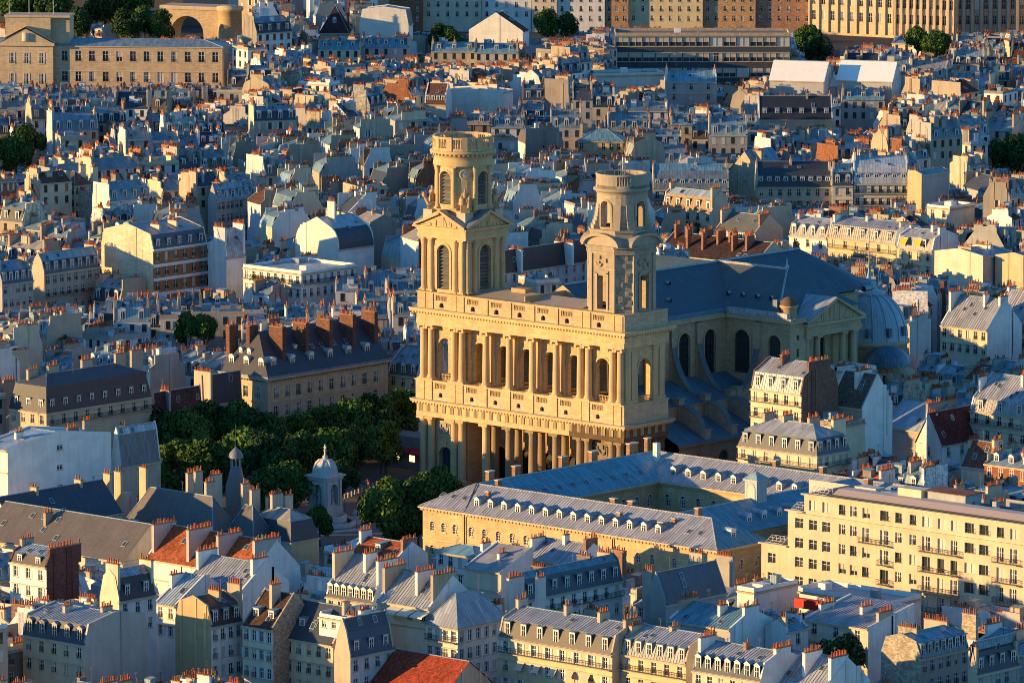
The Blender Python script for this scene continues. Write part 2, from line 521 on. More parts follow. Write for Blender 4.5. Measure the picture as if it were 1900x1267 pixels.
def entablature(name, z, arch_h, fr_h, co_h, over, split=None):
    def layer(x0, x1, t, sk=''):
        b = MB()
        t2 = SOOT if t is not STONE else t
        b.box(x0, x1, -.75, 13.6, z, z + arch_h, 'ashlar', t, sk)
        b.box(x0, x1, -.6, 13.5, z + arch_h, z + arch_h + fr_h, 'ashlar', t, sk)
        b.build(name, church)
    if split:
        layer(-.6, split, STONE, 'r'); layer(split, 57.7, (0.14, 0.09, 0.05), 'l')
    else:
        layer(-.6, 57.7, STONE)
    b = MB()
    zc = z + arch_h + fr_h
    t = STONE
    b.box(-.9, 57.9, -1.0, 13.8, zc, zc + co_h * .35, 'stone', t)
    b.box(-.6 - over, 57.6 + over, -.6 - over, 13.6 + over, zc + co_h * .35, zc + co_h * .75, 'stone', t)
    b.box(-.75 - over, 57.75 + over, -.75 - over, 13.7 + over, zc + co_h * .75, zc + co_h, 'stone', t if not split else (.42, .35, .25))
    for i in range(72):   # dentils
        x = -1.2 + i * .83
        b.box(x, x + .42, -.6 - over * .75, -.98, zc - .02, zc + co_h * .34, 'stone', t)
    for i in range(18):
        y = -.4 + i * .83
        b.box(57.9, 57.6 + over * .75, y, y + .42, zc - .02, zc + co_h * .34, 'stone', t)
    b.build('cornice', church)
entablature('entablature', 15.2, 1.0, 1.7, 1.0, 1.0, 42.6)
entablature('entablature', 34.9, 1.1, 1.3, 1.1, 1.1)
tri = MB()
for k in range(3): tri.box(-.5 + k * .36, -.5 + k * .36 + .26, -.14, .02, 0, 1.55, 'stone', (.40, .32, .21))
tri = Tpl('triglyph', tri)
for i in range(26):
    tri.obj('triglyph', church, (0.5 + i * 2.24, -.6, 16.25))
for i in range(6): tri.obj('triglyph', church, (57.7, .4 + i * 2.3, 16.25), (0, 0, PI / 2))

def baluster_panel(w, h, t):
    b = MB()
    n = max(3, int(w / .42))
    b.box(-w / 2, w / 2, 0, .35, 0, .12, 'stone', t); b.box(-w / 2, w / 2, 0, .35, h - .12, h, 'stone', t)
    for k in range(n):
        x = -w / 2 + (k + .5) * w / n
        b.lathe([(.07, .1), (.16, h * .35), (.07, h * .7), (.1, h - .1)], x, .17, 6, 'stone', t, cap=False)
    return Tpl('balustrade', b)
PANX = (6.4,) + BAYS + (50.5,)
def attic(z0, z1, pz0, pz1, az, ahw, pw, y0, x0, x1, name):
    b = MB()
    holes = []
    fm = fm_y(y0)
    # pedestal band with balustrade openings above and small arches below
    zm = pz0 - .35
    arch_wall(b, fm, x0, x1, z0, zm, [(c, ahw, az, az + .45) for c in PANX], .8, 'ashlar', (.56, .43, .27), n=6)
    wall_holes(b, fm, x0, x1, zm, z1, [(c - pw, c + pw, pz0, pz1) for c in PANX], .5, 'ashlar', (.56, .43, .27))
    for c in PANX:
        b.p([(c - pw, y0 + .48, pz0), (c + pw, y0 + .48, pz0), (c + pw, y0 + .48, pz1), (c - pw, y0 + .48, pz1)], 'stone', (.3, .25, .18))
    b.box(x0, x1, y0, 13.4, z0, z1, 'ashlar', (.54, .42, .27), 'ft')
    b.box(x0 + .02, x1 - .02, y0 + .5, 13.3, z1 - .3, z1 - .05, 'stone', STONE2, 'b')
    for x in COLX_PAIR + COLX_ONE:
        b.box(x - 1.0, x + 1.0, y0 - .22, y0 - .002, z0, z1 - .25, 'ashlar', STONE)
    b.box(x0 - .12, x1 + .12, y0 - .3, y0 + .5, z1 - .22, z1 + .02, 'stone', STONE)
    b.box(x1 - .5, x1 + .12, y0 + .502, 13.5, z1 - .22, z1 + .02, 'stone', STONE)
    b.build(name, church)
    pan = baluster_panel(pw * 2, pz1 - pz0, STONE)
    for c in PANX: pan.obj('balustrade', church, (c, y0 + .08, pz0))
    for c in PANX: g = MB(); arch_fill(g, fm, c, ahw, az, az + .45, .6, 'glass', GLASS, n=6); g.build('lunette', church)
attic(18.9, 23.1, 21.3, 22.65, 19.6, .55, 1.55, -.75, -.75, 57.75, 'pedestal_storey')
attic(38.3, 41.9, 40.1, 41.4, 38.75, .62, 1.6, -.4, -.5, 57.5, 'attic')

# upper storey: open pavilions and gallery
mb = MB()
for x0, x1, c in ((0.2, 12.9, 6.4), (44.1, 56.8, 50.5)):
    arch_wall(mb, FB, x0, x1, 23.1, 34.9, [(c, 1.95, 23.2, 30.2)], 1.2, 'ashlar', STONE)
    arch_ring(mb, FB, c, 1.95, 29.0, 30.2, .4, .16, 'stone', STONE)
    arch_wall(mb, fm_y(13.2, -1), x0, x1, 23.1, 34.9, [(c, 1.7, 23.2, 30.2)], 1.0, 'ashlar', STONE2)
arch_wall(mb, fm_x(0.2, -1), .9, 13.2, 23.1, 34.9, [(6.6, 1.95, 23.2, 30.2)], 1.2, 'ashlar', STONE)
arch_wall(mb, SB, .9, 13.2, 23.1, 34.9, [(6.6, 1.95, 23.2, 30.2)], 1.2, 'ashlar', STONE)
arch_ring(mb, SB, 6.6, 1.95, 29.0, 30.2, .4, .16, 'stone', STONE)
arch_wall(mb, fm_x(12.9), .9, 13.2, 23.1, 34.9, [(7.6, 2.2, 23.2, 29.2)], 1.0, 'ashlar', STONE)
arch_wall(mb, fm_x(44.1, -1), .9, 13.2, 23.1, 34.9, [(7.6, 2.2, 23.2, 29.2)], 1.0, 'ashlar', STONE)
arch_wall(mb, fm_y(2.0), 12.95, 44.05, 23.1, 34.9, [(b, 1.85, 23.2, 30.0) for b in BAYS], 1.1, 'ashlar', STONE)
for b in BAYS: arch_ring(mb, fm_y(2.0), b, 1.85, 29.2, 30.0, .4, .16, 'stone', STONE)
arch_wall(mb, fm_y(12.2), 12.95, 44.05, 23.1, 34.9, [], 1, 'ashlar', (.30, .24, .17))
mb.build('upper_wall', church)

def statue_mb(h, t, m='stone'):
    b = MB()
    b.box(-.55, .55, -.45, .45, 0, h * .12, m, t)
    b.lathe([(.5, h * .12), (.42, h * .3), (.36, h * .48), (.3, h * .56), (.42, h * .76), (.36, h * .82), (.12, h * .85), (.11, h * .875), (.17, h * .91), (.18, h * .95), (.1, h), (0.01, h * 1.01)], 0, 0, 10, m, t, flute=.14)
    b.rod((-.38, 0, h * .79), (-.55, -.25, h * .6), .1, m, t, 6); b.rod((-.55, -.25, h * .6), (-.15, -.45, h * .62), .08, m, t, 6)
    b.rod((.38, 0, h * .79), (.6, -.1, h * .62), .1, m, t, 6); b.rod((.6, -.1, h * .62), (.55, -.5, h * .74), .08, m, t, 6)
    return b
stat = Tpl('statue', statue_mb(4.4, STONE2))
for b in BAYS[1:4]:
    stat.obj('statue', church, (b + .2, 6.2, 23.1))
pan = baluster_panel(3.8, 1.2, STONE)
for c in (6.4, 50.5): pan.obj('balustrade', church, (c, 1.2, 23.1))
pan.obj('balustrade', church, (56.6, 6.6, 23.1), (0, 0, PI / 2))

mb = MB()
mb.p([(13, .3, 41.6), (44, .3, 41.6), (44, 7.5, 42.9), (13, 7.5, 42.9)], 'painted_zinc', (.45, .36, .25))  # lead roof, low orange sunlight put into its colour
mb.p([(13, 7.5, 42.9), (44, 7.5, 42.9), (44, 14, 41.6), (13, 14, 41.6)], 'painted_zinc', (.45, .36, .25))
mb.box(20, 24, 6.5, 9, 42.4, 43.6, 'stone', STONE2); mb.box(29, 29.3, .5, 13.8, 42, 43.2, 'stone', STONE2)
mb.build('terrace_roof', church)

# north tower, the finished one
NX0, NX1, NY0, NY1 = 0.0, 12.4, .5, 12.9
ncx, ncy = 6.2, 6.7
mb = MB()
faces4 = ((fm_y(NY0), NX0, NX1, ncx), (fm_x(NX1), NY0, NY1, ncy), (fm_y(NY1, -1), NX0, NX1, ncx), (fm_x(NX0, -1), NY0, NY1, ncy))
for fm, a, b, c in faces4:
    arch_wall(mb, fm, a, b, 41.9, 53.5, [(c, 1.75, 42.6, 50.4)], 1.2, 'ashlar', STONE)
    arch_ring(mb, fm, c, 1.75, 42.6, 50.4, .5, .2, 'stone', STONE)
mb.build('tower_stage', church)
def louvres(fm, c, hw, zb, zs, d, t=(.16, .15, .14)):
    b = MB()
    arch_fill(b, fm, c, hw, zb, zs, d + .5, 'paint', (.012, .012, .014))
    root = b.build('louvre', church)
    z = zb + .25
    while z < zs + hw - .3:
        w = hw if z < zs else math.sqrt(max(0.05, hw * hw - (z - zs) ** 2))
        b = MB(); k = uni(.8, 1.2); tt = (t[0] * k, t[1] * k, t[2] * k)
        b.p([fm(c - w, z, d - .15), fm(c + w, z, d - .15), fm(c + w, z + .5, d + .35), fm(c - w, z + .5, d + .35)], 'paint', tt)
        b.p([fm(c - w, z, d - .15), fm(c + w, z, d - .15), fm(c + w, z - .09, d - .15), fm(c - w, z - .09, d - .15)], 'paint', tt)
        b.p([fm(c - w, z - .09, d - .15), fm(c + w, z - .09, d - .15), fm(c + w, z + .41, d + .35), fm(c - w, z + .41, d + .35)], 'paint', tt)
        b.build('slat', root)
        z += .74
for fm, a, b, c in faces4[:2]: louvres(fm, c, 1.75, 42.6, 50.4, .6)
for x in (.7, 2.8, 9.6, 11.7):
    corinth.obj('column', church, (x, NY0 - .1, 42.1))
for y in (1.2, 3.3, 10.1, 12.2):
    corinth.obj('column', church, (NX1 + .1, y, 42.1))
def square_bands(x0, x1, y0, y1, bands, name, t):
    b = MB()
    for z0, z1, o in bands: b.box(x0 - o, x1 + o, y0 - o, y1 + o, z0, z1, 'stone', t)
    b.build(name, church)
square_bands(NX0, NX1, NY0, NY1, [(53.5, 54.3, .75), (54.3, 55.3, .6), (55.3, 55.6, 1.0), (55.6, 56.0, 1.5)], 'tower_entablature', STONE)
def pediment(fm, c, hw, z, rise, d, name='pediment', t=STONE, roof=LEAD, rel=True):
    "triangle facing out, its roof running back by d"
    b = MB()
    P = [(c - hw, z), (c + hw, z), (c, z + rise)]
    b.p([fm(u, zz, .35) for u, zz in P], 'stone', t)
    for (ua, za), (ub, zb) in ((P[0], P[2]), (P[2], P[1])):
        b.p([fm(ua, za + .35, -.35), fm(ub, zb + .35, -.35), fm(ub, zb + .35, d), fm(ua, za + .35, d)], 'zinc', roof)
        k = .55
        b.p([fm(ua, za + .35, -.35), fm(ub, zb + .35, -.35), fm(ub, zb - k, -.35), fm(ua, za - k * .2, -.35)], 'stone', t)
        b.p([fm(ua, za - .1, -.35), fm(ub, zb - k, -.35), fm(ub, zb - k, .35), fm(ua, za - .1, .35)], 'stone', t)
    if rel:
        for k in range(22):
            u = c + uni(-hw * .62, hw * .62); top = rise * (1 - abs(u - c) / hw) - .9
            if top > .5:
                h = uni(.3, top)
                q = fm(u, z + .15, .5); q2 = fm(u + uni(.3, .7), z + .15 + h, uni(.1, .27))
                b.box(min(q[0], q2[0]), max(q[0], q2[0]), min(q[1], q2[1]), max(q[1], q2[1]), q[2], q2[2], 'stone', t)
    b.build(name, church)
for fm, a, b, c in faces4: pediment(fm_y(NY0 - 1.2) if fm is faces4[0][0] else fm_x(NX1 + 1.2) if fm is faces4[1][0] else fm_y(NY1 + 1.2, -1) if fm is faces4[2][0] else fm_x(NX0 - 1.2, -1), c, 7.3, 56.0, 3.3, 3.4)
mb = MB()
mb.box(1.2, 11.2, 1.7, 11.7, 56.0, 59.6, 'ashlar', STONE)
for x in (.2, 9.7):
    for y in (.7, 10.2): mb.box(x, x + 2.5, y, y + 2.5, 56, 59.3, 'ashlar', (.56, .48, .36))
mb.build('tower_plinth', church)
grp = MB()
s = statue_mb(5.0, STONE2); grp.add(s.arrays(), Matrix.Translation((0, 0, 0)) @ Matrix.Diagonal((1.6, 1.4, 1, 1)))
grp.box(-1.0, 1.0, -.9, .9, 0, 1.6, 'stone', STONE2); grp.add(statue_mb(3.4, STONE2).arrays(), Matrix.Translation((.8, -.5, .8)) @ Matrix.Rotation(.5, 4, 'X'))
grp.lathe([(.9, 1.6), (.8, 2.6), (.5, 3.2)], -.5, .2, 8, 'stone', STONE2, flute=.2)
grp = Tpl('sculpture', grp)
for k, (x, y) in enumerate(((11.0, 2.0), (1.5, 2.0), (11.0, 11.4), (1.5, 11.4))):
    grp.obj('sculpture', church, (x, y, 59.3), (0, 0, [PI / 4, -PI / 4, 3 * PI / 4, -3 * PI / 4][k]))
def drum(cx, cy, r, z0, z1, hw, zb, zs, th, name, t, ring=True):
    b = MB(); L = 2 * PI * r
    fm = fm_c(cx, cy, r)
    arch_wall(b, fm, -L / 8, L * 7 / 8, z0, z1, [(L * k / 4, hw, zb, zs) for k in range(4)], th, 'ashlar', t, cut=1.2)
    if ring:
        for k in range(4): arch_ring(b, fm, L * k / 4, hw, zb, zs, .35, .15, 'stone', t)
    b.build(name, church)
    return fm, L
fm, L = drum(ncx, ncy, 5.75, 59.6, 69.0, 1.55, 60.7, 66.2, .9, 'tower_drum', STONE)
for k in range(2): louvres(fm, L * k / 4, 1.55, 60.7, 66.2, .45)
dcol = column(0.52, 9.2, False, 2)
for k in range(8):
    a = PI / 8 + k * PI / 4
    dcol.obj('column', church, (ncx + 5.9 * math.cos(a), ncy + 5.9 * math.sin(a), 59.7), (0, 0, a))
for k in (0, 1):
    mb = MB()
    a = L / 8 + k * L / 4 - L / 4 * (k == 1) * 2
    for i in range(16):
        b0, b1 = 2 * PI * i / 16, 2 * PI * (i + 1) / 16
        mb.p([fm(a, 67.2, -.2), fm(a + .85 * math.cos(b0), 67.2 + .85 * math.sin(b0), -.2), fm(a + .85 * math.cos(b1), 67.2 + .85 * math.sin(b1), -.2)], 'paint', (.5, .47, .4))
        mb.p([fm(a + .85 * math.cos(b0), 67.2 + .85 * math.sin(b0), -.3), fm(a + .85 * math.cos(b1), 67.2 + .85 * math.sin(b1), -.3), fm(a + 1.15 * math.cos(b1), 67.2 + 1.15 * math.sin(b1), -.25), fm(a + 1.15 * math.cos(b0), 67.2 + 1.15 * math.sin(b0), -.25)], 'stone', STONE)
    for an, l in ((.6, .65), (2.2, .45)):
        mb.p([fm(a - .06, 67.2, -.26), fm(a + .06, 67.2, -.26), fm(a + .05 + l * math.cos(an), 67.2 + l * math.sin(an), -.26), fm(a - .05 + l * math.cos(an), 67.2 + l * math.sin(an), -.26)], 'iron', IRON)
    mb.build('clock', church)
mb = MB()
mb.lathe([(6.35, 68.9), (6.35, 69.6), (6.25, 69.7), (6.25, 71.0), (6.6, 71.1), (6.6, 71.4), (7.05, 71.5), (7.05, 71.9), (6.3, 72.1), (0.01, 72.2)], ncx, ncy, 40, 'stone', STONE, cap=False)
for i in range(44):
    a = 2 * PI * i / 44
    mb.obox((ncx + 6.55 * math.cos(a), ncy + 6.55 * math.sin(a)), (-math.sin(a), math.cos(a)), (math.cos(a), math.sin(a)), .42, .42, 71.08, 71.48, 'stone', STONE)
mb.build('tower_cornice', church)
def ring_balustrade(cx, cy, r, z, h, n, piers, t):
    b = MB()
    for z0, z1 in ((z, z + h * .2), (z + h * .85, z + h)):
        b.lathe([(r + .2, z0), (r + .2, z1), (r - .25, z1), (r - .25, z0)], cx, cy, 40, 'stone', t, cap=False)
    for i in range(n):
        a = 2 * PI * (i + .5) / n
        b.lathe([(.09, z + h * .2), (.2, z + h * .42), (.09, z + h * .7), (.13, z + h * .85)], cx + r * math.cos(a), cy + r * math.sin(a), 6, 'stone', t, cap=False)
    for i in range(piers):
        a = 2 * PI * (i + .5) / piers
        b.obox((cx + (r - .3) * math.cos(a) + .6 * math.sin(a), cy + (r - .3) * math.sin(a) - .6 * math.cos(a)), (-math.sin(a), math.cos(a)), (math.cos(a), math.sin(a)), 1.2, .62, z, z + h + .05, 'stone', t)
    b.build('balustrade', church)
ring_balustrade(ncx, ncy, 6.25, 72.1, 2.9, 72, 12, STONE)

# south tower, never finished
SX, SY, SH, CH = 50.3, 7.0, 6.1, 2.7
TS = (.44, .36, .26)
mb = MB()
for k in range(4):
    a = k * PI / 2
    def rot(u, w, z, a=a): return (SX + u * math.cos(a) - w * math.sin(a), SY + u * math.sin(a) + w * math.cos(a), z)
    f = lambda u, z, d, rot=rot: rot(u, -SH + d, z)
    arch_wall(mb, f, -SH + CH, SH - CH, 41.9, 54.0, [(0, 1.25, 42.4, 49.4, True)], 1.6, 'ashlar', TS)
    for q in ((-1.75, -1.25, 42.4, 50.1), (1.25, 1.75, 42.4, 50.1), (-1.75, 1.75, 49.9, 50.5)):
        mb.p([f(q[0], q[2], -.25), f(q[1], q[2], -.25), f(q[1], q[3], -.25), f(q[0], q[3], -.25)], 'stone', TS)
        mb.p([f(q[1], q[2], -.25), f(q[1], q[2], 0), f(q[1], q[3], 0), f(q[1], q[3], -.25)], 'stone', TS)
        mb.p([f(q[0], q[3], -.25), f(q[1], q[3], -.25), f(q[1], q[3], 0), f(q[0], q[3], 0)], 'stone', TS)
    for u in (-SH + CH + .3, SH - CH - .3):
        P = [rot(u - .45, -SH - .3, 0)[:2], rot(u + .45, -SH - .3, 0)[:2], rot(u + .45, -SH + .2, 0)[:2], rot(u - .45, -SH + .2, 0)[:2]]
        mb.prism(P, 41.9, 54.0, 'stone', TS)
    mb.p([rot(SH - CH, -SH, 41.9), rot(SH, -SH + CH, 41.9), rot(SH, -SH + CH, 54.0), rot(SH - CH, -SH, 54.0)], 'rubble', (.42, .35, .26))
    for j in range(12):   # uncarved blocks left in the angle and over the openings
        s_, z_ = uni(.15, .75), uni(42.5, 53)
        p0, p1 = Vector(rot(SH - CH, -SH, z_)), Vector(rot(SH, -SH + CH, z_))
        c0 = p0.lerp(p1, s_); ux = (p1 - p0).normalized()
        mb.obox((c0.x + ux.y * .25, c0.y - ux.x * .25), (ux.x, ux.y), (-ux.y, ux.x), uni(.4, .9), .3, z_, z_ + uni(.5, 1.3), 'stone', TS)
    for j in range(9):
        u = uni(-2.0, 1.5); z_ = uni(50.8, 53)
        P = [rot(u, -SH - uni(.2, .5), 0)[:2], rot(u + .6, -SH - .35, 0)[:2], rot(u + .6, -SH + .1, 0)[:2], rot(u, -SH + .1, 0)[:2]]
        mb.prism(P, z_, z_ + uni(.4, .9), 'stone', TS)
mb.build('tower_stage', church)
def oct_plan(o):
    h, c = SH + o, CH + o * .6
    return [(SX - h + c, SY - h), (SX + h - c, SY - h), (SX + h, SY - h + c), (SX + h, SY + h - c), (SX + h - c, SY + h), (SX - h + c, SY + h), (SX - h, SY + h - c), (SX - h, SY - h + c)]
mb = MB()
for z0, z1, o in ((54.0, 54.6, .5), (54.6, 55.3, .35), (55.3, 55.7, .9), (55.7, 58.5, -.25), (58.5, 59.0, .1)):
    mb.prism(oct_plan(o), z0, z1, 'ashlar', (.38, .32, .24), True)
mb.build('tower_entablature', church)
mb = MB()
for k in range(4):
    a = k * PI / 2
    def rot(u, w, z, a=a): return (SX + u * math.cos(a) - w * math.sin(a), SY + u * math.sin(a) + w * math.cos(a), z)
    arc = [(5.1 * math.cos(PI - PI * i / 12), 55.7 + 2.6 * math.sin(PI * i / 12)) for i in range(13)]
    for (ua, za), (ub, zb) in zip(arc, arc[1:]):
        mb.p([rot(ua, -SH - 1.0, za), rot(ub, -SH - 1.0, zb), rot(ub, -SH + 2, zb), rot(ua, -SH + 2, za)], 'stone', (.36, .31, .25))
        mb.p([rot(ua, -SH - 1.0, za), rot(ub, -SH - 1.0, zb), rot(ub * .88, -SH - 1.0, 55.7 + (zb - 55.7) * .8), rot(ua * .88, -SH - 1.0, 55.7 + (za - 55.7) * .8)], 'stone', TS)
        mb.p([rot(ua * .88, -SH - 1.0, 55.7 + (za - 55.7) * .8), rot(ub * .88, -SH - 1.0, 55.7 + (zb - 55.7) * .8), rot(ub * .88, -SH, 55.7 + (zb - 55.7) * .8), rot(ua * .88, -SH, 55.7 + (za - 55.7) * .8)], 'stone', TS)
    mb.p([rot(u, -SH - .3, z) for u, z in arc], 'stone', TS)
mb.build('pediment', church)
fm, L = drum(SX, SY, 5.2, 59.0, 66.6, 1.3, 59.4, 63.6, 1.3, 'tower_drum', TS, True)
mb = MB()
for k in range(4):
    a0 = -PI / 4 + k * PI / 2
    for s in (-.26, .26):
        a = a0 + s
        ux = (math.cos(a), math.sin(a)); uy = (-ux[1], ux[0])
        for i in range(6):
            e = 5.35 + 1.1 * (1 - i / 6) ** 2.2
            mb.obox((SX + 4.6 * ux[0] - .8 * uy[0], SY + 4.6 * ux[1] - .8 * uy[1]), ux, uy, e - 4.6, 1.6, 59.0 + i * .85, 59.0 + (i + 1) * .85, 'stone', TS)
mb.build('buttress', church)
mb = MB()
mb.lathe([(5.3, 66.3), (5.3, 66.6), (5.55, 66.7), (5.9, 66.9), (5.9, 67.3), (5.3, 67.5), (0.01, 67.6)], SX, SY, 36, 'stone', (.38, .32, .24), cap=False)
mb.build('tower_cornice', church)
mb = MB()
for i in range(36):
    a, c = 2 * PI * i / 36, 2 * PI * (i + 1) / 36
    if i % 9 in (3, 4, 5):
        continue
    mb.obox((SX + 5.0 * math.cos(a), SY + 5.0 * math.sin(a)), (math.cos(a), math.sin(a)), (math.cos((a + c) / 2 + PI / 2), math.sin((a + c) / 2 + PI / 2)), .4, 2 * 5.2 * math.sin(PI / 36) + .05, 67.5, 70.2, 'stone', (.40, .34, .26))
mb.lathe([(5.45, 70.0), (5.45, 70.4), (4.95, 70.4), (4.95, 70.0)], SX, SY, 36, 'stone', TS, cap=False)
mb.lathe([(5.4, 67.5), (5.4, 68.1), (5.0, 68.1)], SX, SY, 36, 'stone', TS, cap=False)
for i in range(60):
    a = 2 * PI * i / 60
    mb.lathe([(.09, 68.0), (.2, 68.8), (.09, 69.5), (.12, 70.0)], SX + 5.2 * math.cos(a), SY + 5.2 * math.sin(a), 5, 'stone', TS, cap=False)
mb.build('parapet', church)
mb = MB()
for i in range(9):
    a = uni(0, 6.28); r = uni(0, 4)
    x, y = SX + r * math.cos(a), SY + r * math.sin(a)
    mb.rod((x, y, 67.5), (x, y, 67.5 + uni(3, 5)), .06, 'iron', (.1, .1, .1))
mb.rod((SX - 2, SY, 67.5), (SX + 2, SY - 1, 70.6), .12, 'iron', (.15, .15, .15)); mb.rod((SX + 2, SY - 1, 70.6), (SX + 3, SY + 2, 67.6), .1, 'iron', (.15, .15, .15))
mb.build('antenna', church)
mb = MB()
for x in (2.5, 9): mb.rod((x, 7, 72), (x, 7, 77.5), .05, 'iron', (.1, .1, .1))
mb.build('lightning_rod', church)

# nave, transept and choir
NW_ = (.49, .36, .225)
CX, TY = 28.5, 64.6
sx, TW, TE, XF = 42.2, 50.5, 78.7, 60.3      # nave wall, transept walls, transept front
NYW = (20.2, 28.6, 37.0, 45.5)
mb = MB()
arch_wall(mb, fm_x(sx), 14, TW, 18, 35.3, [(y, 1.85, 23.2, 30.9) for y in NYW], .7, 'ashlar', NW_)
for y in NYW: arch_ring(mb, fm_x(sx), y, 1.85, 23.2, 30.9, .4, .15, 'stone', NW_)
for y in (24.3, 32.9, 41.3): mb.box(sx, sx + .7, y - .8, y + .8, 18, 34.6, 'ashlar', NW_)
mb.build('nave_wall', church)
mb = MB()
arch_wall(mb, fm_x(14.8, -1), 14, TW, 18, 35.3, [], .7, 'ashlar', NW_); mb.build('nave_wall', church)
mb = MB()
arch_wall(mb, fm_y(TW), sx, XF, 14, 35.3, [(46.9, 2.25, 23.2, 30.3), (55.9, 1.75, 23.0, 30.4)], .7, 'ashlar', NW_)
for x, hw, zs in ((46.9, 2.25, 30.3), (55.9, 1.75, 30.4)): arch_ring(mb, fm_y(TW), x, hw, 23.2, zs, .4, .15, 'stone', NW_)
mb.box(50.7, 52.3, TW - .7, TW, 18, 34.6, 'ashlar', NW_)
wall_holes(mb, fm_x(XF), TW, 55.6, 14, 35.3, [(52.6, 53.5, 31.2, 32.3), (52.6, 53.5, 27.6, 29.4), (52.6, 53.5, 23.4, 25.4)], .6, 'ashlar', NW_)
arch_wall(mb, fm_x(50.0), 73.6, TE, 14, 35.3, [], .6, 'ashlar', NW_)
arch_wall(mb, fm_y(TE, -1), sx, 50.0, 14, 35.3, [], .6, 'ashlar', NW_)
arch_wall(mb, fm_x(57.2), 55.6, 73.6, 14, 32.5, [(64.0, 1.9, 21.5, 29.4)], .8, 'ashlar', NW_)
mb.p([(57.2, 55.6, 14), (XF, 55.6, 14), (XF, 55.6, 35.3), (57.2, 55.6, 35.3)], 'ashlar', NW_); mb.p([(50, 73.6, 14), (58.6, 73.6, 14), (58.6, 73.6, 35.3), (50, 73.6, 35.3)], 'ashlar', NW_)
mb.build('transept_wall', church)
mb = MB(); arch_wall(mb, fm_x(sx), TE, 96, 14, 35.3, [(88, 1.7, 23, 30)], .6, 'ashlar', NW_); mb.build('choir_wall', church)
DKW = (.02, .022, .03)
for (fm, c, hw, zb, zs, t) in [(fm_x(sx), y, 1.85, 23.2, 30.9, DKW) for y in NYW] + [(fm_y(TW), 46.9, 2.25, 23.2, 30.3, (.045, .05, .05)), (fm_y(TW), 55.9, 1.75, 23.0, 30.4, (.045, .05, .05)), (fm_x(57.2), 64.0, 1.9, 21.5, 29.4, DKW)]:
    mb = MB(); arch_fill(mb, fm, c, hw, zb, zs, .5, 'glass', t)
    for k in range(1, 4):
        u = c - hw + 2 * hw * k / 4
        mb.rod(fm(u, zb, .45), fm(u, zs + hw * .6, .45), .05, 'iron', (.06, .06, .06))
    for k in range(1, 7): mb.rod(fm(c - hw, zb + (zs - zb) * k / 6, .45), fm(c + hw, zb + (zs - zb) * k / 6, .45), .04, 'iron', (.06, .06, .06))
    mb.build('window', church)
for z in (30.9, 27.3, 23.1): mb = MB(); mb.box(59.7, 59.8, 52.4, 53.7, z, z + 2.5, 'glass', GLASS); mb.build('window', church)
for x0, x1, y0, y1 in ((sx - .6, sx + .9, 14, TW - .91), (sx - .6, XF + .9, TW - .9, TW + .5), (XF - .8, XF + .9, TW + .51, 55), (49.2, 50.9, 74.7, TE + .9), (13.4, 15.2, 14, TW)):
    mb = MB(); mb.box(x0, x1, y0, y1, 35.0, 35.5, 'stone', NW_); mb.box(x0 + .25, x1 - .25, y0 + .2, y1 - .2, 35.5, 36.0, 'stone', (.40, .34, .25)); mb.build('cornice', church)
SL = (.06, .10, .13)
rz_, ez = 44.2, 36.0
hwid, tl, th2 = 13.6, 19.2, 14.1
mb = MB()
ys, yn = TY - th2, TY + th2
mb.p([(CX + hwid, 13.4, ez), (CX + hwid, ys, ez), (CX, TY, rz_), (CX, 13.4, rz_)], 'slate', SL)
mb.p([(CX - hwid, 13.4, ez), (CX - hwid, ys, ez), (CX, TY, rz_), (CX, 13.4, rz_)], 'slate', SL)
mb.p([(CX + hwid, 13.4, ez), (CX, 13.4, rz_), (CX - hwid, 13.4, ez)], 'stone', NW_)
xe = XF - 3.5
for s in (1, -1):
    tx, te = CX + s * tl, CX + s * (xe - CX)
    mb.p([(CX + s * hwid, ys, ez), (te, ys, ez), (tx, TY, rz_), (CX, TY, rz_)], 'slate', (.085, .105, .115) if s > 0 else SL)
    mb.p([(CX + s * hwid, yn, ez), (te, yn, ez), (tx, TY, rz_), (CX, TY, rz_)], 'slate', SL)
    mb.p([(te, ys, ez), (te, yn, ez), (tx, TY, rz_)], 'slate', SL)
    mb.p([(CX + s * hwid, yn, ez), (CX + s * hwid, 98, ez), (CX, 92.5, rz_), (CX, TY, rz_)], 'slate', SL)
arc = [(CX + hwid * math.cos(PI * i / 12), 98 + 12 * math.sin(PI * i / 12)) for i in range(13)]
for a, b in zip(arc, arc[1:]): mb.p([(*a, ez), (*b, ez), (CX, 92.5, rz_)], 'slate', SL)
mb.build('roof', church)
for a, b, r, t in (((CX, 13.4, rz_ + .1), (CX, 92.5, rz_ + .1), .28, (.3, .4, .46)), ((CX, TY, rz_ + .1), (CX + tl, TY, rz_ + .1), .3, (.5, .48, .45)), ((CX + tl, TY, rz_), (xe, ys, ez + .1), .2, (.3, .4, .46))):
    mb = MB(); mb.rod(a, b, r, 'zinc', t, 6); mb.build('ridge_cap', church)
mb = MB(); mb.lathe([(.35, rz_), (.5, rz_ + .6), (.15, rz_ + 1), (.08, rz_ + 2.4), (.01, rz_ + 2.5)], CX + tl, TY, 8, 'zinc', (.45, .45, .45)); mb.build('finial', church)
mb = MB(); mb.box(sx - .3, sx + .7, 13.5, TW - .5, 36.0, 36.8, 'zinc', (.10, .22, .30)); mb.build('gutter', church)
mb = MB(); mb.box(sx + .8, XF - .6, TW - .5, TW + .6, 36.0, 37.1, 'zinc', (.36, .40, .42)); mb.build('gutter', church)
mb = MB()
for i, p in enumerate(arc[:-1]): mb.rod(Vector((*p, ez)), Vector((*arc[i + 1], ez)), .7, 'zinc', (.10, .24, .33), 6)
mb.build('gutter', church)
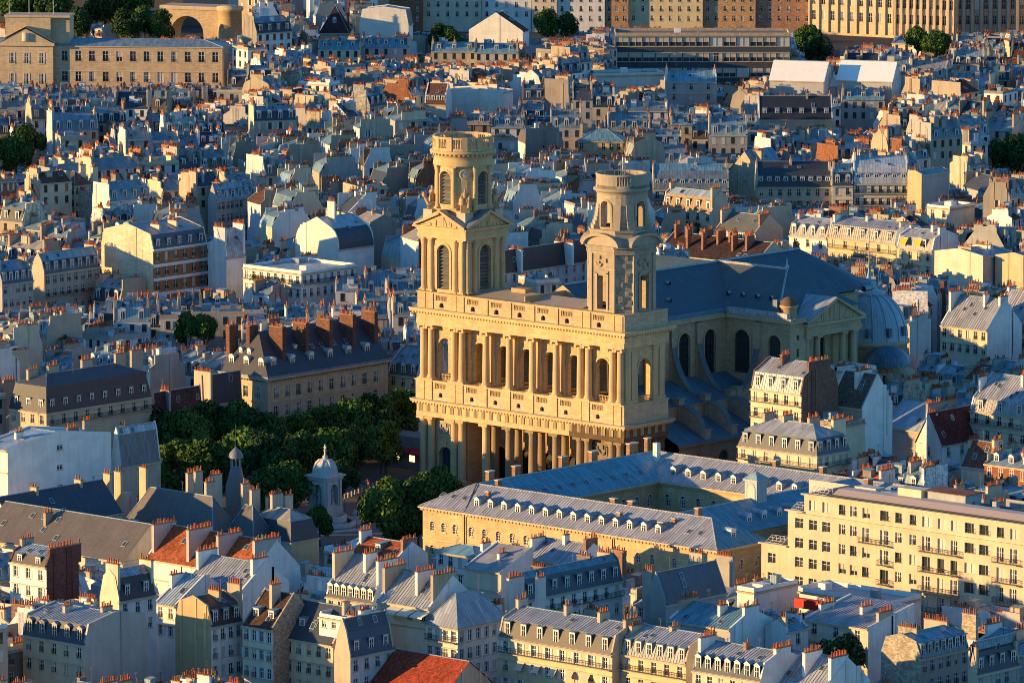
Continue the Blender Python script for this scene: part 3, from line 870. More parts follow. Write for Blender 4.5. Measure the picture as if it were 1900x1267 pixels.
vent = MB(); vent.p([(-.5, 0, .5), (.5, 0, .5), (.1, 1.6, .9), (-.1, 1.6, .9)], 'zinc', (.45, .48, .5)); vent.p([(-.5, 0, .5), (0, -.1, 1.3), (.1, 1.6, .9)], 'zinc', (.45, .48, .5)); vent.p([(.5, 0, .5), (0, -.1, 1.3), (-.1, 1.6, .9)], 'zinc', (.45, .48, .5)); vent.p([(-.5, 0, .2), (.5, 0, .2), (0, -.1, 1.3)], 'paint', (.03, .03, .03))
vent = Tpl('roof_vent', vent)
for x, y in ((33, 25), (33, 34), (33, 43), (37.5, 20), (37.5, 29), (37.5, 38)):
    vent.obj('roof_vent', church, (x, y, rz_ - (x - CX) / hwid * (rz_ - ez) - .1), (0, 0, PI / 2))
for x in (39, 43, 47, 51): vent.obj('roof_vent', church, (x, ys + 4.6, ez + 4.6 / th2 * 8.2 - .1))
# scroll buttresses over the aisle, rounded ones over the chapels
def scroll(o, dirv, span, z0, z1, th, convex=False):
    b = MB()
    uy = (-dirv[1], dirv[0])
    n = 12
    pts = [(span * (math.sin(i / n * PI / 2) if convex else 1 - math.cos(i / n * PI / 2)), z0 + (z1 - z0) * (math.cos(i / n * PI / 2) if convex else 1 - math.sin(i / n * PI / 2))) for i in range(n + 1)]
    def P(s, w, z): return (o[0] + dirv[0] * s + uy[0] * w, o[1] + dirv[1] * s + uy[1] * w, z)
    for (sa, za), (sb, zb) in zip(pts, pts[1:]):
        for w in (-th / 2, th / 2): b.p([P(sa, w, z0 - 5), P(sb, w, z0 - 5), P(sb, w, zb), P(sa, w, za)], 'ashlar', (.38, .31, .21))
        b.p([P(sa, -th / 2 - .15, za), P(sb, -th / 2 - .15, zb), P(sb, th / 2 + .15, zb), P(sa, th / 2 + .15, za)], 'stone', (.13, .17, .18))
        for w in (-th / 2 - .15, th / 2 + .15): b.p([P(sa, w, za), P(sb, w, zb), P(sb, w, zb - .55), P(sa, w, za - .55)], 'stone', (.26, .22, .17))
    e = P(span + .3, 0, 0)
    b.box(e[0] - .9, e[0] + .9, e[1] - .9, e[1] + .9, z0 - 5, z0 + .5, 'stone', (.36, .30, .21)); b.box(e[0] - 1.1, e[0] + 1.1, e[1] - 1.1, e[1] + 1.1, z0 + .5, z0 + .8, 'stone', (.3, .26, .2))
    b.build('buttress', church)
for y in (24.3, 32.9, 41.3): scroll((sx + .2, y), (1, 0), 8.6, 20.4, 35.0, 1.3); scroll((52.2, y), (1, 0), 6.2, 14.6, 19.8, 1.2, True)
scroll((51.5, TW), (0, -1), 7.0, 20.8, 35.0, 1.3)
AI = (.075, .17, .24)
mb = MB(); mb.p([(sx, 14, 23.2), (sx, TW, 23.2), (51.8, TW, 19.6), (51.8, 14, 19.6)], 'zinc', AI); mb.build('aisle_roof', church)
mb = MB(); mb.p([(51.8, 14, 16.6), (51.8, TW, 16.6), (60.4, TW, 13.0), (60.4, 14, 13.0)], 'zinc', AI); mb.build('aisle_roof', church)
mb = MB()
wall_holes(mb, fm_x(51.6), 14, TW, 14, 19.5, [(y - .5, y + .5, 17.2, 18.7) for y in (18, 28.6, 37, 45.5)], .5, 'ashlar', NW_)
mb.box(51.0, 52.1, 14.1, TW - .1, 19.2, 19.55, 'stone', (.25, .22, .18), 't')
mb.build('aisle_wall', church)
mb = MB()
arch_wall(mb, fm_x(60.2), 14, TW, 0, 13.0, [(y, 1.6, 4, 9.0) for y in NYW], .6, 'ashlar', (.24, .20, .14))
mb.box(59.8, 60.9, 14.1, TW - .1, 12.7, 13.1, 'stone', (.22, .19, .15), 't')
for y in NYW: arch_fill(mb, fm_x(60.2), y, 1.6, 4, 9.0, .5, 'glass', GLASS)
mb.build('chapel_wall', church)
mb = MB(); mb.box(12, 57, TW + .01, TE - .01, 0, 13.9, 'ashlar', NW_, 'b'); mb.box(14.9, 41.4, 14, TW, 0, 17.9, 'ashlar', NW_, 'b'); mb.box(14.9, 41.4, TE, 97, 0, 35.6, 'ashlar', NW_, 'b'); mb.build('core_wall', church)
mb = MB()
mb.box(56.5, 61.0, 55.2, 74, 31.6, 32.8, 'ashlar', NW_); mb.box(56.5, 60.8, 55.4, 73.8, 32.8, 33.9, 'ashlar', NW_); mb.box(56.2, 61.6, 54.6, 74.6, 33.9, 34.5, 'stone', NW_)
mb.build('entablature', church)
mb = MB(); mb.box(57, 61.2, 55.2, 74, 12, 20.6, 'ashlar', NW_); mb.build('portico_base', church)
pediment(fm_x(61.3), TY, 9.9, 34.5, 4.6, 9, 'pediment', NW_, (.34, .37, .40))
tc = column(.72, 11.0, False, 0, 'stone', NW_)
for y in (56.4, 60.0, 68.6, 72.2): tc.obj('column', church, (59.9, y, 20.6))
for y in (56.7, 60.3, 68.9, 72.5): pil.obj('pilaster', church, (57.4, y, 20.0), (0, 0, PI / 2))
mb = MB()
mb.lathe([(1.7, 35.6), (1.7, 38.0), (2.0, 38.1), (2.0, 38.5)], 57.6, 53.2, 16, 'stone', NW_); mb.lathe([(1.8, 38.5), (1.7, 39.3), (1.1, 40.0), (.05, 40.4)], 57.6, 53.2, 16, 'stone', (.14, .095, .065))
mb.build('turret', church)
mb = MB(); mb.box(54.6, 55.8, 51.4, 52.4, 36, 39.6, 'zinc', (.10, .18, .23)); mb.build('vent_box', church)
# chapel dome behind the choir
DX, DY = 28.5, 117.0
mb = MB()
mb.lathe([(8.7, 10), (8.7, 20.8), (9.2, 21.0), (9.2, 21.7), (8.8, 21.9)], DX, DY, 32, 'ashlar', NW_, cap=False)
mb.lathe([(10.5, 0), (10.5, 14.5), (8.7, 15.5)], DX, DY, 24, 'ashlar', NW_, cap=False)
mb.build('chapel_drum', church)
mb = MB()
DZ = (.36, .45, .52)
prof = [(8.9, 21.8)] + [(8.7 * math.cos(a), 22.0 + 10.6 * math.sin(a)) for a in [PI / 2 * i / 12 for i in range(10)]]
mb.lathe(prof, DX, DY, 32, 'painted_zinc', DZ, cap=False)
r9, z9 = prof[-1]
mb.lathe([(r9 + .3, z9), (r9 + .3, z9 + .5), (r9 - .5, z9 + .7), (1.6, z9 + 1.4), (.7, z9 + 2.8), (.25, z9 + 4.6), (.12, z9 + 6)], DX, DY, 20, 'painted_zinc', (.42, .46, .5))
mb.build('dome', church)
for k in range(16):
    mb = MB()
    a = 2 * PI * k / 16
    for (ra, za), (rb, zb) in zip(prof[1:], prof[2:]):
        mb.rod((DX + (ra + .05) * math.cos(a), DY + (ra + .05) * math.sin(a), za), (DX + (rb + .05) * math.cos(a), DY + (rb + .05) * math.sin(a), zb), .16, 'painted_zinc', (.36, .44, .5))
    mb.build('dome_rib', church)
mb = MB()
zt = z9 + 6
mb.lathe([(.3, zt - .2), (.45, zt + .3), (.12, zt + .7)], DX, DY, 8, 'paint', (.5, .38, .08))
mb.rod((DX, DY, zt + .5), (DX, DY, zt + 9), .1, 'paint', (.35, .32, .2)); mb.rod((DX - .8, DY, zt + 2.2), (DX + .8, DY, zt + 2.2), .1, 'paint', (.45, .4, .1))
mb.build('finial', church)
mb = MB()
mb.lathe([(5.2 * math.cos(PI / 2 * i / 6), 17.2 + 4.2 * math.sin(PI / 2 * i / 6)) for i in range(7)], 37.2, 113.0, 18, 'zinc', (.12, .2, .27), cap=False)
for a in (-.9, -.35, .2): mb.box(DX + 8.7 * math.cos(a) - .5, DX + 8.7 * math.cos(a) + .5, DY + 8.7 * math.sin(a) - .5, DY + 8.7 * math.sin(a) + .5, 23.0, 25.0, 'zinc', (.1, .17, .24))
mb.build('apse_roof', church)
# ------------------------------------------------------------------ pieces used on many buildings
def jit(c, a=.08):
    k = 1 + uni(-a, a)
    return (min(.85, c[0] * k * (1 + uni(-.02, .02))), min(.85, c[1] * k), min(.85, c[2] * k * (1 + uni(-.03, .03))))

_win = {}
def window_tpl(w, h, style='dark', hole=True, far=False):
    key = (w, h, style, hole, far)
    if key in _win: return _win[key]
    b = MB()
    y = .16 if hole else -.03
    fr = (.72, .72, .70) if style in ('dark', 'cur', 'shut', 'arch') else (.33, .30, .25) if style == 'iron' else (.6, .57, .5)
    if far:
        b.p([(-w / 2, y, 0), (w / 2, y, 0), (w / 2, y, h), (-w / 2, y, h)], 'glass' if style != 'blind' else 'paint', GLASS if style != 'blind' else (.6, .58, .52))
        if style == 'shut':
            for s in (-1, 1): b.box(min(s * w / 2, s * w), max(s * w / 2, s * w), -.06, 0, 0, h, 'paint', (.6, .6, .58), 'kb')
        b.box(-w / 2 - .15, w / 2 + .15, -.10, 0, -.16, 0, 'stone', STONE, 'kb')
        _win[key] = Tpl('window', b); return _win[key]
    gy = y + .05
    if style == 'blind':
        b.p([(-w / 2, gy, 0), (w / 2, gy, 0), (w / 2, gy, h), (-w / 2, gy, h)], 'paint', (.64, .60, .52))
        for k in range(1, 6): b.box(-w / 2, w / 2, gy - .03, gy, h * k / 6 - .03, h * k / 6 + .03, 'paint', (.5, .47, .4), 'kb')
    elif style == 'half':
        b.p([(-w / 2, gy, 0), (w / 2, gy, 0), (w / 2, gy, h * .45), (-w / 2, gy, h * .45)], 'glass', GLASS)
        b.p([(-w / 2, gy - .03, h * .45), (w / 2, gy - .03, h * .45), (w / 2, gy - .03, h), (-w / 2, gy - .03, h)], 'paint', (.55, .47, .36))
    else:
        b.p([(-w / 2, gy, 0), (w / 2, gy, 0), (w / 2, gy, h), (-w / 2, gy, h)], 'glass', GLASS)
        if style in ('cur', 'iron'):
            for s in ((-1, 1) if style == 'cur' else (1,)): b.box(min(s * w * .2, s * w / 2), max(s * w * .2, s * w / 2), gy - .015, gy - .01, .1, h - .1, 'paint', (.5, .48, .44), 'kb')
    t = .09
    b.box(-w / 2, -w / 2 + t, y - .04, y + .04, 0, h, 'paint', fr, 'kb'); b.box(w / 2 - t, w / 2, y - .04, y + .04, 0, h, 'paint', fr, 'kb')
    b.box(-w / 2 + t, w / 2 - t, y - .04, y + .04, h - t, h, 'paint', fr, 'kb'); b.box(-w / 2 + t, w / 2 - t, y - .04, y + .04, 0, t, 'paint', fr, 'kb')
    b.box(-.05, .05, y - .045, y + .04, t, h - t, 'paint', fr, 'kb')
    if style in ('dark', 'cur', 'shut'): b.box(-w / 2 + t, w / 2 - t, y - .043, y + .04, h * .62, h * .62 + .07, 'paint', fr, 'kb')
    b.box(-w / 2 - .15, w / 2 + .15, -.12, .05, -.16, -.002, 'stone', STONE, 'b')
    if style == 'shut':
        for s in (-1, 1):
            b.box(min(s * (w / 2 + .03), s * (w + .02)), max(s * (w / 2 + .03), s * (w + .02)), -.08, -.02, .02, h, 'paint', (.66, .66, .64))
    if style in ('dark', 'cur', 'iron') and h > 1.6:   # low iron guard
        b.box(-w / 2, w / 2, -.08, -.05, .85, .92, 'iron', IRON); b.box(-w / 2, w / 2, -.08, -.05, .12, .18, 'iron', IRON)
        for k in range(6): b.box(-w / 2 + k * w / 5 - .02, -w / 2 + k * w / 5 + .02, -.08, -.05, .18, .85, 'iron', IRON, 'tb')
    _win[key] = Tpl('window', b)
    return _win[key]

_dor = {}
def dormer_tpl(kind, w, h, dep, mat, tint, lite=False):
    key = (kind, w, h, dep, mat, tint, lite)
    if key in _dor: return _dor[key]
    b = MB()
    face = (.74, .72, .68) if kind != 'stone' else (.5, .43, .32)
    b.box(-w / 2, w / 2, 0, dep, 0, h, mat, tint, 'bfk')
    b.p([(-w / 2, 0, 0), (w / 2, 0, 0), (w / 2, 0, h), (-w / 2, 0, h)], 'stone' if kind == 'stone' else 'paint', face)
    gw = w - .46
    body, b = b, MB()
    b.p([(-gw / 2, -.02, .22), (gw / 2, -.02, .22), (gw / 2, -.02, h - .3), (-gw / 2, -.02, h - .3)], 'glass', GLASS)
    b.box(-.05, .05, -.05, -.02, .22, h - .3, 'paint', (.72, .72, .7), 'kb')
    if not lite: b.box(-gw / 2, gw / 2, -.05, -.02, h * .55, h * .55 + .07, 'paint', (.72, .72, .7), 'kb')
    wn_, b = b, body
    if lite: b.add(wn_.arrays())
    o = .14
    if kind in ('ped', 'stone'):
        r = .5
        b.p([(-w / 2 - o, -.15, h), (0, -.15, h + r), (0, dep + .5, h + r), (-w / 2 - o, dep, h)], 'zinc', ZINC)
        b.p([(w / 2 + o, -.15, h), (0, -.15, h + r), (0, dep + .5, h + r), (w / 2 + o, dep, h)], 'zinc', ZINC)
        b.p([(-w / 2 - o, -.12, h), (w / 2 + o, -.12, h), (0, -.12, h + r)], 'stone' if kind == 'stone' else 'paint', face)
    elif kind == 'round':
        n = 5 if lite else 8
        for i in range(n):
            a, c = PI * i / n, PI * (i + 1) / n
            r = w / 2 + .1
            A = (-r * math.cos(a), h + r * .8 * math.sin(a)); B = (-r * math.cos(c), h + r * .8 * math.sin(c))
            b.p([(A[0], -.12, A[1]), (B[0], -.12, B[1]), (B[0], dep + .4, B[1]), (A[0], dep + .4, A[1])], 'zinc', (.36, .40, .43))
            b.p([(A[0], -.08, A[1]), (B[0], -.08, B[1]), (0, -.08, h)], 'paint', face)
    else:
        b.box(-w / 2 - o, w / 2 + o, -.2, dep, h, h + .1, 'zinc', ZINC, 'b')
        b.p([(-w / 2 - o, -.2, h + .102), (w / 2 + o, -.2, h + .102), (w / 2 + o, dep + .9, h + .32), (-w / 2 - o, dep + .9, h + .32)], 'zinc', ZINC)
    _dor[key] = Tpl('dormer', b)
    if not lite: _dor[key].sub = Tpl('window', wn_)
    return _dor[key]

b = MB(); b.box(-.5, .5, -.65, .65, 0, .1, 'zinc', (.25, .28, .3), 'tb'); b.p([(-.5, -.65, .1), (.5, -.65, .1), (.5, .65, .1), (-.5, .65, .1)], 'paint', (.45, .46, .46)); b.p([(-.4, -.55, .11), (.4, -.55, .11), (.4, .55, .11), (-.4, .55, .11)], 'glass', (.05, .07, .09))
SKYL = Tpl('skylight', b)

def pot_arr(n=6):
    b = MB()
    prof = [(.135, 0), (.105, .66), (.14, .68), (.14, .78), (.08, .79)]
    b.lathe(prof, 0, 0, n, 'terracotta', (1, 1, 1), cap=True)
    return b.arrays()
POT6, POT4 = pot_arr(6), pot_arr(4)
b = MB(); b.lathe([(.14, 0), (.11, .78)], 0, 0, 4, 'terracotta', (1, 1, 1)); POTF = b.arrays()
def add_pots(mb, pos, arr):
    if not pos: return
    V, L, t, m, c = arr
    n, k = len(pos), len(V)
    P = np.array([p[:3] for p in pos], np.float32)
    S = np.array([p[3] for p in pos], np.float32)
    VV = V[None] * np.stack([np.ones(n, np.float32), np.ones(n, np.float32), S], 1)[:, None, :] + P[:, None, :]
    LL = (L[None] + (np.arange(n) * k)[:, None]).ravel()
    tint = np.repeat(np.array([p[4] for p in pos], np.float32), len(t), axis=0)
    mb.chunks.append((VV.reshape(-1, 3), LL.astype(np.int32), np.tile(t, n), np.tile(m, n), tint))
def pot_tint():
    r = rnd()
    if r < .62: return (POT[0] * uni(.7, 1.2), POT[1] * uni(.7, 1.4), POT[2] * uni(.7, 1.5))
    if r < .88: return (.30 * uni(.8, 1.2), .10, .05)
    return (.28, .24, .20)

def stack(mb, pots, x, y, lx, ly, z0, z1, m, t, brick_cap=True):
    "a chimney stack with its row of pots"
    mb.box(x - lx / 2, x + lx / 2, y - ly / 2, y + ly / 2, z0, z1, m, t, 'b')
    mb.box(x - lx / 2 - .09, x + lx / 2 + .09, y - ly / 2 - .09, y + ly / 2 + .09, z1, z1 + .16, 'brick' if brick_cap and rnd() < .5 else 'stone', (.34, .2, .13) if brick_cap else (.45, .4, .33))
    L = max(lx, ly)
    n = max(1, int((L - .1) / .37))
    for i in range(n):
        if rnd() < .14: continue
        o = -L / 2 + (i + .5) * L / n
        px, py = (x + o, y) if lx >= ly else (x, y + o)
        pots.append((px, py, z1 + .14, uni(.6, 1.35), pot_tint()))

def railing(mb, a, b, z, out=(0, -1), depth=.65, slab=True, hgt=.95, step=.35):
    "balcony slab and iron rail from a to b on a wall line"
    ax, ay = a; bx, by = b
    L = math.hypot(bx - ax, by - ay); ux, uy = (bx - ax) / L, (by - ay) / L
    def P(s, o): return (ax + ux * s + out[0] * o, ay + uy * s + out[1] * o)
    if slab: mb.prism([P(0, 0.01), P(L, 0.01), P(L, depth), P(0, depth)], z - .22, z - .04, 'stone', (.45, .38, .28), True)
    for z0, z1 in ((z + hgt - .06, z + hgt), (z + .08, z + .13), (z + hgt * .6, z + hgt * .6 + .03)):
        mb.prism([P(0, depth - .08), P(L, depth - .08), P(L, depth - .03), P(0, depth - .03)], z0, z1, 'iron', IRON)
        for s in (0.02, L - .06): mb.prism([P(s, 0.02), P(s + .04, 0.02), P(s + .04, depth - .09), P(s, depth - .09)], z0, z1, 'iron', IRON)
    n = max(2, int(L / step))
    for i in range(n + 1):
        s = min(L - .04, L * i / n)
        mb.prism([P(s, depth - .075), P(s + .035, depth - .075), P(s + .035, depth - .035), P(s, depth - .035)], z - .04, z + hgt - .06, 'iron', IRON)

# ------------------------------------------------------------------ the house builder
def house(w, d, h, rk='man', ax='x', rise=1.6, mh=2.7, up=('zinc', ZINC), lo=('slate', SLATE), wall=('plaster', CREAM), side=None, win=None, swin=None,
          wsize=(1.05, 1.95), fh=3.2, nd=0, sd=0, dk='flat', stacks=3, sk=2, balc=(), style='dark', party=True, lite=False, ribs=False, stackm=None, top=.55, mixed=True, sbalc=(), hole=True, ant=1, tall=0.0, endf=0.0, clutter=0):
    "parts of one house in its own frame: front on y=0 (w wide), right side on x=w (d deep), eaves at h"
    side = side or wall
    parts = []
    W, Rf, Po = MB(), MB(), MB()
    pots = []
    L, S = (w, d) if ax == 'x' else (d, w)
    def mp(a, c, z): return (a, c, z) if ax == 'x' else (w - c, a, z)
    sw_, sh_ = wsize
    hole = hole and not lite
    # windows on the two faces in view
    def place_windows(fm, L_, n, rows, rot, org, mat, t, is_party):
        holes, x0 = [], 0
        if n and rows:
            pitch = L_ / n
            for r in range(rows):
                zb = h - top - sh_ - r * fh
                if zb < 2: break
                for i in range(n):
                    if is_party and mixed and rnd() < .35: continue
                    c = (i + .5) * pitch
                    st = style
                    if mixed:
                        q = rnd()
                        st = style if q < .6 else 'cur' if q < .75 else 'blind' if q < .85 else 'half' if q < .9 else style
                    if hole: holes.append((c - sw_ / 2, c + sw_ / 2, zb, zb + sh_))
                    parts.append(('window', window_tpl(sw_, sh_, st, hole, lite), org(c, zb), (0, 0, rot), None))
        if lite or not holes:
            a, b_ = fm(0, 0, 0), fm(L_, 0, 0)
            W.p([a, b_, (b_[0], b_[1], h), (a[0], a[1], h)], mat, t)
        else:
            wall_holes(W, fm, 0, L_, 0, h, holes, .24, mat, t)
        return holes
    fparty, sparty = ax == 'y' and rk not in ('flat', 'hip', 'hipman'), ax == 'x' and rk not in ('flat', 'hip', 'hipman')
    fw = side if fparty else wall
    rw = side if sparty else wall
    n, r = win or (0, 0)
    place_windows(fm_y(0), w, n, r, 0, lambda c, z: (c, 0, z), fw[0], fw[1], fparty)
    n, r = swin or (0, 0)
    place_windows(fm_x(w), d, n, r, PI / 2, lambda c, z: (w, c, z), rw[0], rw[1], sparty)
    W.p([(w, d, 0), (0, d, 0), (0, d, h), (w, d, h)], wall[0], wall[1])
    W.p([(0, d, 0), (0, 0, 0), (0, 0, h), (0, d, h)], rw[0], rw[1])
    # roof
    hs = lambda c: h
    if rk in ('gab', 'man', 'cur', 'shed'):
        if rk == 'gab': pr = [(-.3, -.12, up), (S / 2, rise, up), (S + .3, -.12, up)]
        elif rk == 'shed': pr = [(-.3, -.05, up), (S, rise, up)]
        elif rk == 'man': pr = [(-.05, 0, lo), (.95, mh, up), (S / 2, mh + rise, up), (S - .95, mh, lo), (S + .05, 0, lo)]
        else:
            pr = [(-.05, 0, lo), (.12, mh * .3, lo), (.5, mh * .58, lo), (1.2, mh * .82, lo), (2.3, mh, up), (S / 2, mh + rise, up), (S - 2.3, mh, lo), (S - 1.2, mh * .82, lo), (S - .5, mh * .58, lo), (S - .12, mh * .3, lo), (S + .05, 0, lo)]
        a0, a1 = (.3, L - .3) if party else (-.25, L + .25)
        for (ba, za, m1), (bb, zb, m2) in zip(pr, pr[1:]):
            Rf.p([mp(a0, ba, h + za), mp(a1, ba, h + za), mp(a1, bb, h + zb), mp(a0, bb, h + zb)], *m1)
            if ribs and (m1[0] == 'zinc'):
                k = max(2, int((a1 - a0) / .62))
                nv = Vector((0, -(zb - za), bb - ba)).normalized() * .07
                for i in range(1, k):
                    a = a0 + (a1 - a0) * i / k
                    q = [(a - .035, 0), (a + .035, 0)]
                    for (u, _), (u2, _2) in ((q[0], q[0]), (q[1], q[1])):
                        Rf.p([mp(u, ba, h + za), mp(u, bb, h + zb), mp(u, bb + nv.y, h + zb + nv.z), mp(u, ba + nv.y, h + za + nv.z)], *m1)
                    Rf.p([mp(a - .035, ba + nv.y, h + za + nv.z), mp(a + .035, ba + nv.y, h + za + nv.z), mp(a + .035, bb + nv.y, h + zb + nv.z), mp(a - .035, bb + nv.y, h + zb + nv.z)], m1[0], jit(m1[1], .1))
        if rk != 'shed':
            rz = max(p[1] for p in pr)
            Rf.box(*( (a0, a1, S / 2 - .16, S / 2 + .16) if ax == 'x' else (w - S / 2 - .16, w - S / 2 + .16, a0, a1)), h + rz - .05, h + rz + .1, 'zinc', jit(ZINC), 'b')
        zr = lambda c: h + np.interp(c, [p[0] for p in pr], [p[1] for p in pr])
        if rk == 'shed': W.p([mp(0, S, h), mp(L, S, h), mp(L, S, h + rise), mp(0, S, h + rise)], *side)
        # end walls
        e = .32 if party else -.02
        for k, a in enumerate((0.0, L)):
            P = [(0, h)] + [(min(max(c, 0), S), h + z + e + (.1 if i in (0, len(pr) - 1) else 0)) for i, (c, z, _) in enumerate(pr)] + [(S, h)]
            if rk == 'shed': P = [(0, h), (0, h + .3), (S, h + rise + e), (S, h)]
            elif endf and rnd() < endf:   # party wall with a level top
                R_ = max(p[1] for p in pr); c0, c1 = S * uni(0, .22), S * uni(.72, 1.0); zt_ = h + R_ * uni(.85, 1.05) + .35
                zc0, zc1 = (float(np.interp(c, [p[0] for p in pr], [p[1] for p in pr])) + h + .3 for c in (c0, c1))
                P = [(0, h), (0, h + .35), (c0, zc0), (c0 + .05, max(zt_, zc0)), (c1 - .05, max(zt_, zc1)), (c1, zc1), (S, h + .35), (S, h)]
            W.p([mp(a, c, z) for c, z in P], *side)
            if (k == 1) == (ax == 'x') and h > 8 and S > 6:   # flues built up the end wall
                for _ in range(random.choice((0, 1, 2, 3))):
                    c = uni(.1, .85) * S; ft = float(np.interp(c, [p[0] for p in pr], [p[1] for p in pr])) + h + .2; fw_ = uni(.35, 1.1)
                    ao = a + (.13 if k == 1 else -.13); q1, q2 = mp(min(a, ao), c, 0), mp(max(a, ao), c + fw_, 0)
                    W.box(min(q1[0], q2[0]), max(q1[0], q2[0]), min(q1[1], q2[1]), max(q1[1], q2[1]), h - uni(6, 12), ft, side[0], jit(side[1], .22), 'b')
            if party:
                ai = .34 if k == 0 else L - .34
                W.p([mp(ai, c, z) for c, z in P], *side)
                for (ca, za), (cb, zb) in zip(P[1:-1], P[2:]):
                    if cb - ca < 1e-3 and zb - za < 1e-3: continue
                    W.p([mp(a, ca, za), mp(a, cb, zb), mp(ai, cb, zb), mp(ai, ca, za)], 'zinc' if rnd() < .3 else side[0], jit(ZINC) if rnd() < .3 else side[1])
    elif rk in ('hip', 'hipman'):
        def frustum(i0, z0, i1, z1, m):
            q0 = [(i0, i0), (w - i0, i0), (w - i0, d - i0), (i0, d - i0)]; q1 = [(i1, i1), (w - i1, i1), (w - i1, d - i1), (i1, d - i1)]
            for i in range(4):
                j = (i + 1) % 4
                Rf.p([(*q0[i], h + z0), (*q0[j], h + z0), (*q1[j], h + z1), (*q1[i], h + z1)], *m)
        z0, i0 = 0, -.35
        if rk == 'hipman': frustum(-.05, 0, .95, mh, lo); z0, i0 = mh, .95
        R = h + z0 + rise
        q = [(i0, i0), (w - i0, i0), (w - i0, d - i0), (i0, d - i0)]
        s = min(w, d) / 2
        if w >= d: r0, r1 = (s, d / 2), (w - s, d / 2)
        else: r0, r1 = (w / 2, s), (w / 2, d - s)
        if w >= d:
            F = [(q[0], q[1], r1, r0), (q[1], q[2], r1), (q[2], q[3], r0, r1), (q[3], q[0], r0)]
        else:
            F = [(q[0], q[1], r0), (q[1], q[2], r1, r0), (q[2], q[3], r1), (q[3], q[0], r0, r1)]
        for f in F:
            Rf.p([(*c, h + z0 if i < 2 else R) for i, c in enumerate(f)], *up)
        if not lite:
            Rf.rod((*r0, R), (*r1, R), .14, 'zinc', jit(ZINC)) if (Vector(r0) - Vector(r1)).length > .5 else None
            for c, rr in ((q[0], r0), (q[1], r1 if w >= d else r0), (q[2], r1)): Rf.rod((*c, h + z0 + .03), (*rr, R + .03), .11, 'zinc', jit(ZINC))
        zr = lambda c: h + z0 + rise * min(1, max(0, (c - i0) / max(.1, s)))
    else:
        Rf.p([(0, 0, h - .02), (w, 0, h - .02), (w, d, h - .02), (0, d, h - .02)], *up)
        for b_ in ((0, w, 0, .3), (w - .3, w, .302, d), (0, .3, .302, d), (.302, w - .302, d - .3, d)):
            W.box(*b_, h - .05, h + uni(.6, .9), side[0], side[1], 'b')
        if not lite:
            for k in range(2):
                x, y = uni(1, max(1.2, w - 3)), uni(1.5, max(1.7, d - 3)); s_ = uni(1.2, 2.4)
                Rf.box(x, x + s_, y, y + s_, h, h + uni(.7, 2.2), 'plaster' if k else 'zinc', jit(WHITE if k else ZINC), 'b')
        zr = lambda c: h
    if not lite or rnd() < .6:   # eaves cornice
        if not fparty: W.box(-.02, w + .02, -.38, -.002, h - .38, h - .05, 'stone', jit((.5, .43, .32)), 'k')
        if not sparty: W.box(w + .002, w + .38, -.38, d, h - .38, h - .05, 'stone', jit((.5, .43, .32)), 'l')
        if not lite and not fparty and h > 10:
            W.box(-.01, w + .01, -.2, -.002, h - top - fh - .12, h - top - fh + .1, 'stone', jit((.5, .43, .32)), 'k')
    # dormers
    def dormers(n, along, rot, org):
        for i in range(n):
            c = (i + .5) * along / n
            if rk in ('man', 'hipman', 'cur'): y0, z0, dep, dh = .2, h + .25, 1.3, min(2.5, mh - .4)
            else: y0, z0, dep, dh = 1.5, zr(1.5) - .15, 2.2, 1.5
            parts.append(('dormer', dormer_tpl(dk, 1.25, round(dh, 2), dep, lo[0] if rk != 'gab' else 'zinc', lo[1] if rk != 'gab' else ZINC, lite), org(c, y0, z0), (0, 0, rot), None))
    if nd: dormers(nd, w, 0, lambda c, y, z: (c, y, z))
    if sd: dormers(sd, d, PI / 2, lambda c, y, z: (w - y, c, z))
    # skylights lie on the slope in view
    if rk in ('man', 'gab', 'cur') and sk:
        if rk == 'gab': b0, b1 = 0.25, .75
        else: b0, b1 = .35, .75
        sl = math.atan2(rise, S / 2) if rk == 'gab' else math.atan2(rise, S / 2 - .95)
        for i in range(sk):
            c = S / 2 * uni(b0, b1) if rk == 'gab' else .95 + (S / 2 - .95) * uni(.2, .6)
            a = uni(1.2, max(1.4, L - 1.2))
            loc = mp(a, c, float(zr(c)) + .03)
            parts.append(('skylight', SKYL, loc, (sl, 0, 0) if ax == 'x' else (sl, 0, PI / 2), None))
    # chimneys
    smt = stackm
    rmax = float(max(zr(S / 2), zr(1.0)))
    if isinstance(stacks, int):
        lst = []
        for i in range(stacks):
            a = (.45, L - .45, uni(L * .3, L * .7))[i % 3] if party or rk in ('flat',) else uni(L * .15, L * .85)
            c = S * uni(.25, .75) if i % 3 < 2 else S * uni(.4, .6)
            ln = min(uni(1.6, 4.6) if i % 3 < 2 else uni(.9, 2.2), S * .62)
            lst.append((a, c, ln, uni(.45, 1.3) + tall))
        stacks = lst
    for a, c, ln, up_ in stacks:
        b_ = MB(); pots = []; Po = MB()
        mt = smt or (side if rnd() < .6 else ('brick', jit((.27, .16, .115), .2)) if rnd() < .28 else ('plaster', jit(BEIGE, .2)))
        th = .62 if not lite else .55
        x, y, _ = mp(a, c, 0)
        zt = max(float(zr(min(c + ln / 2, S / 2) if c < S / 2 else c)), rmax - .9) + up_
        x = min(max(x, .36), w - .36); 
        stack(b_, pots, x, y, *((th, ln) if ax == 'x' else (ln, th)), min(h - .1, zt - 1.0), zt, *mt)
        if pots: add_pots(Po, pots, POT4 if lite else POT6)
        parts.append(('chimney', b_, (0, 0, 0), (0, 0, 0), None, Po if pots else None))
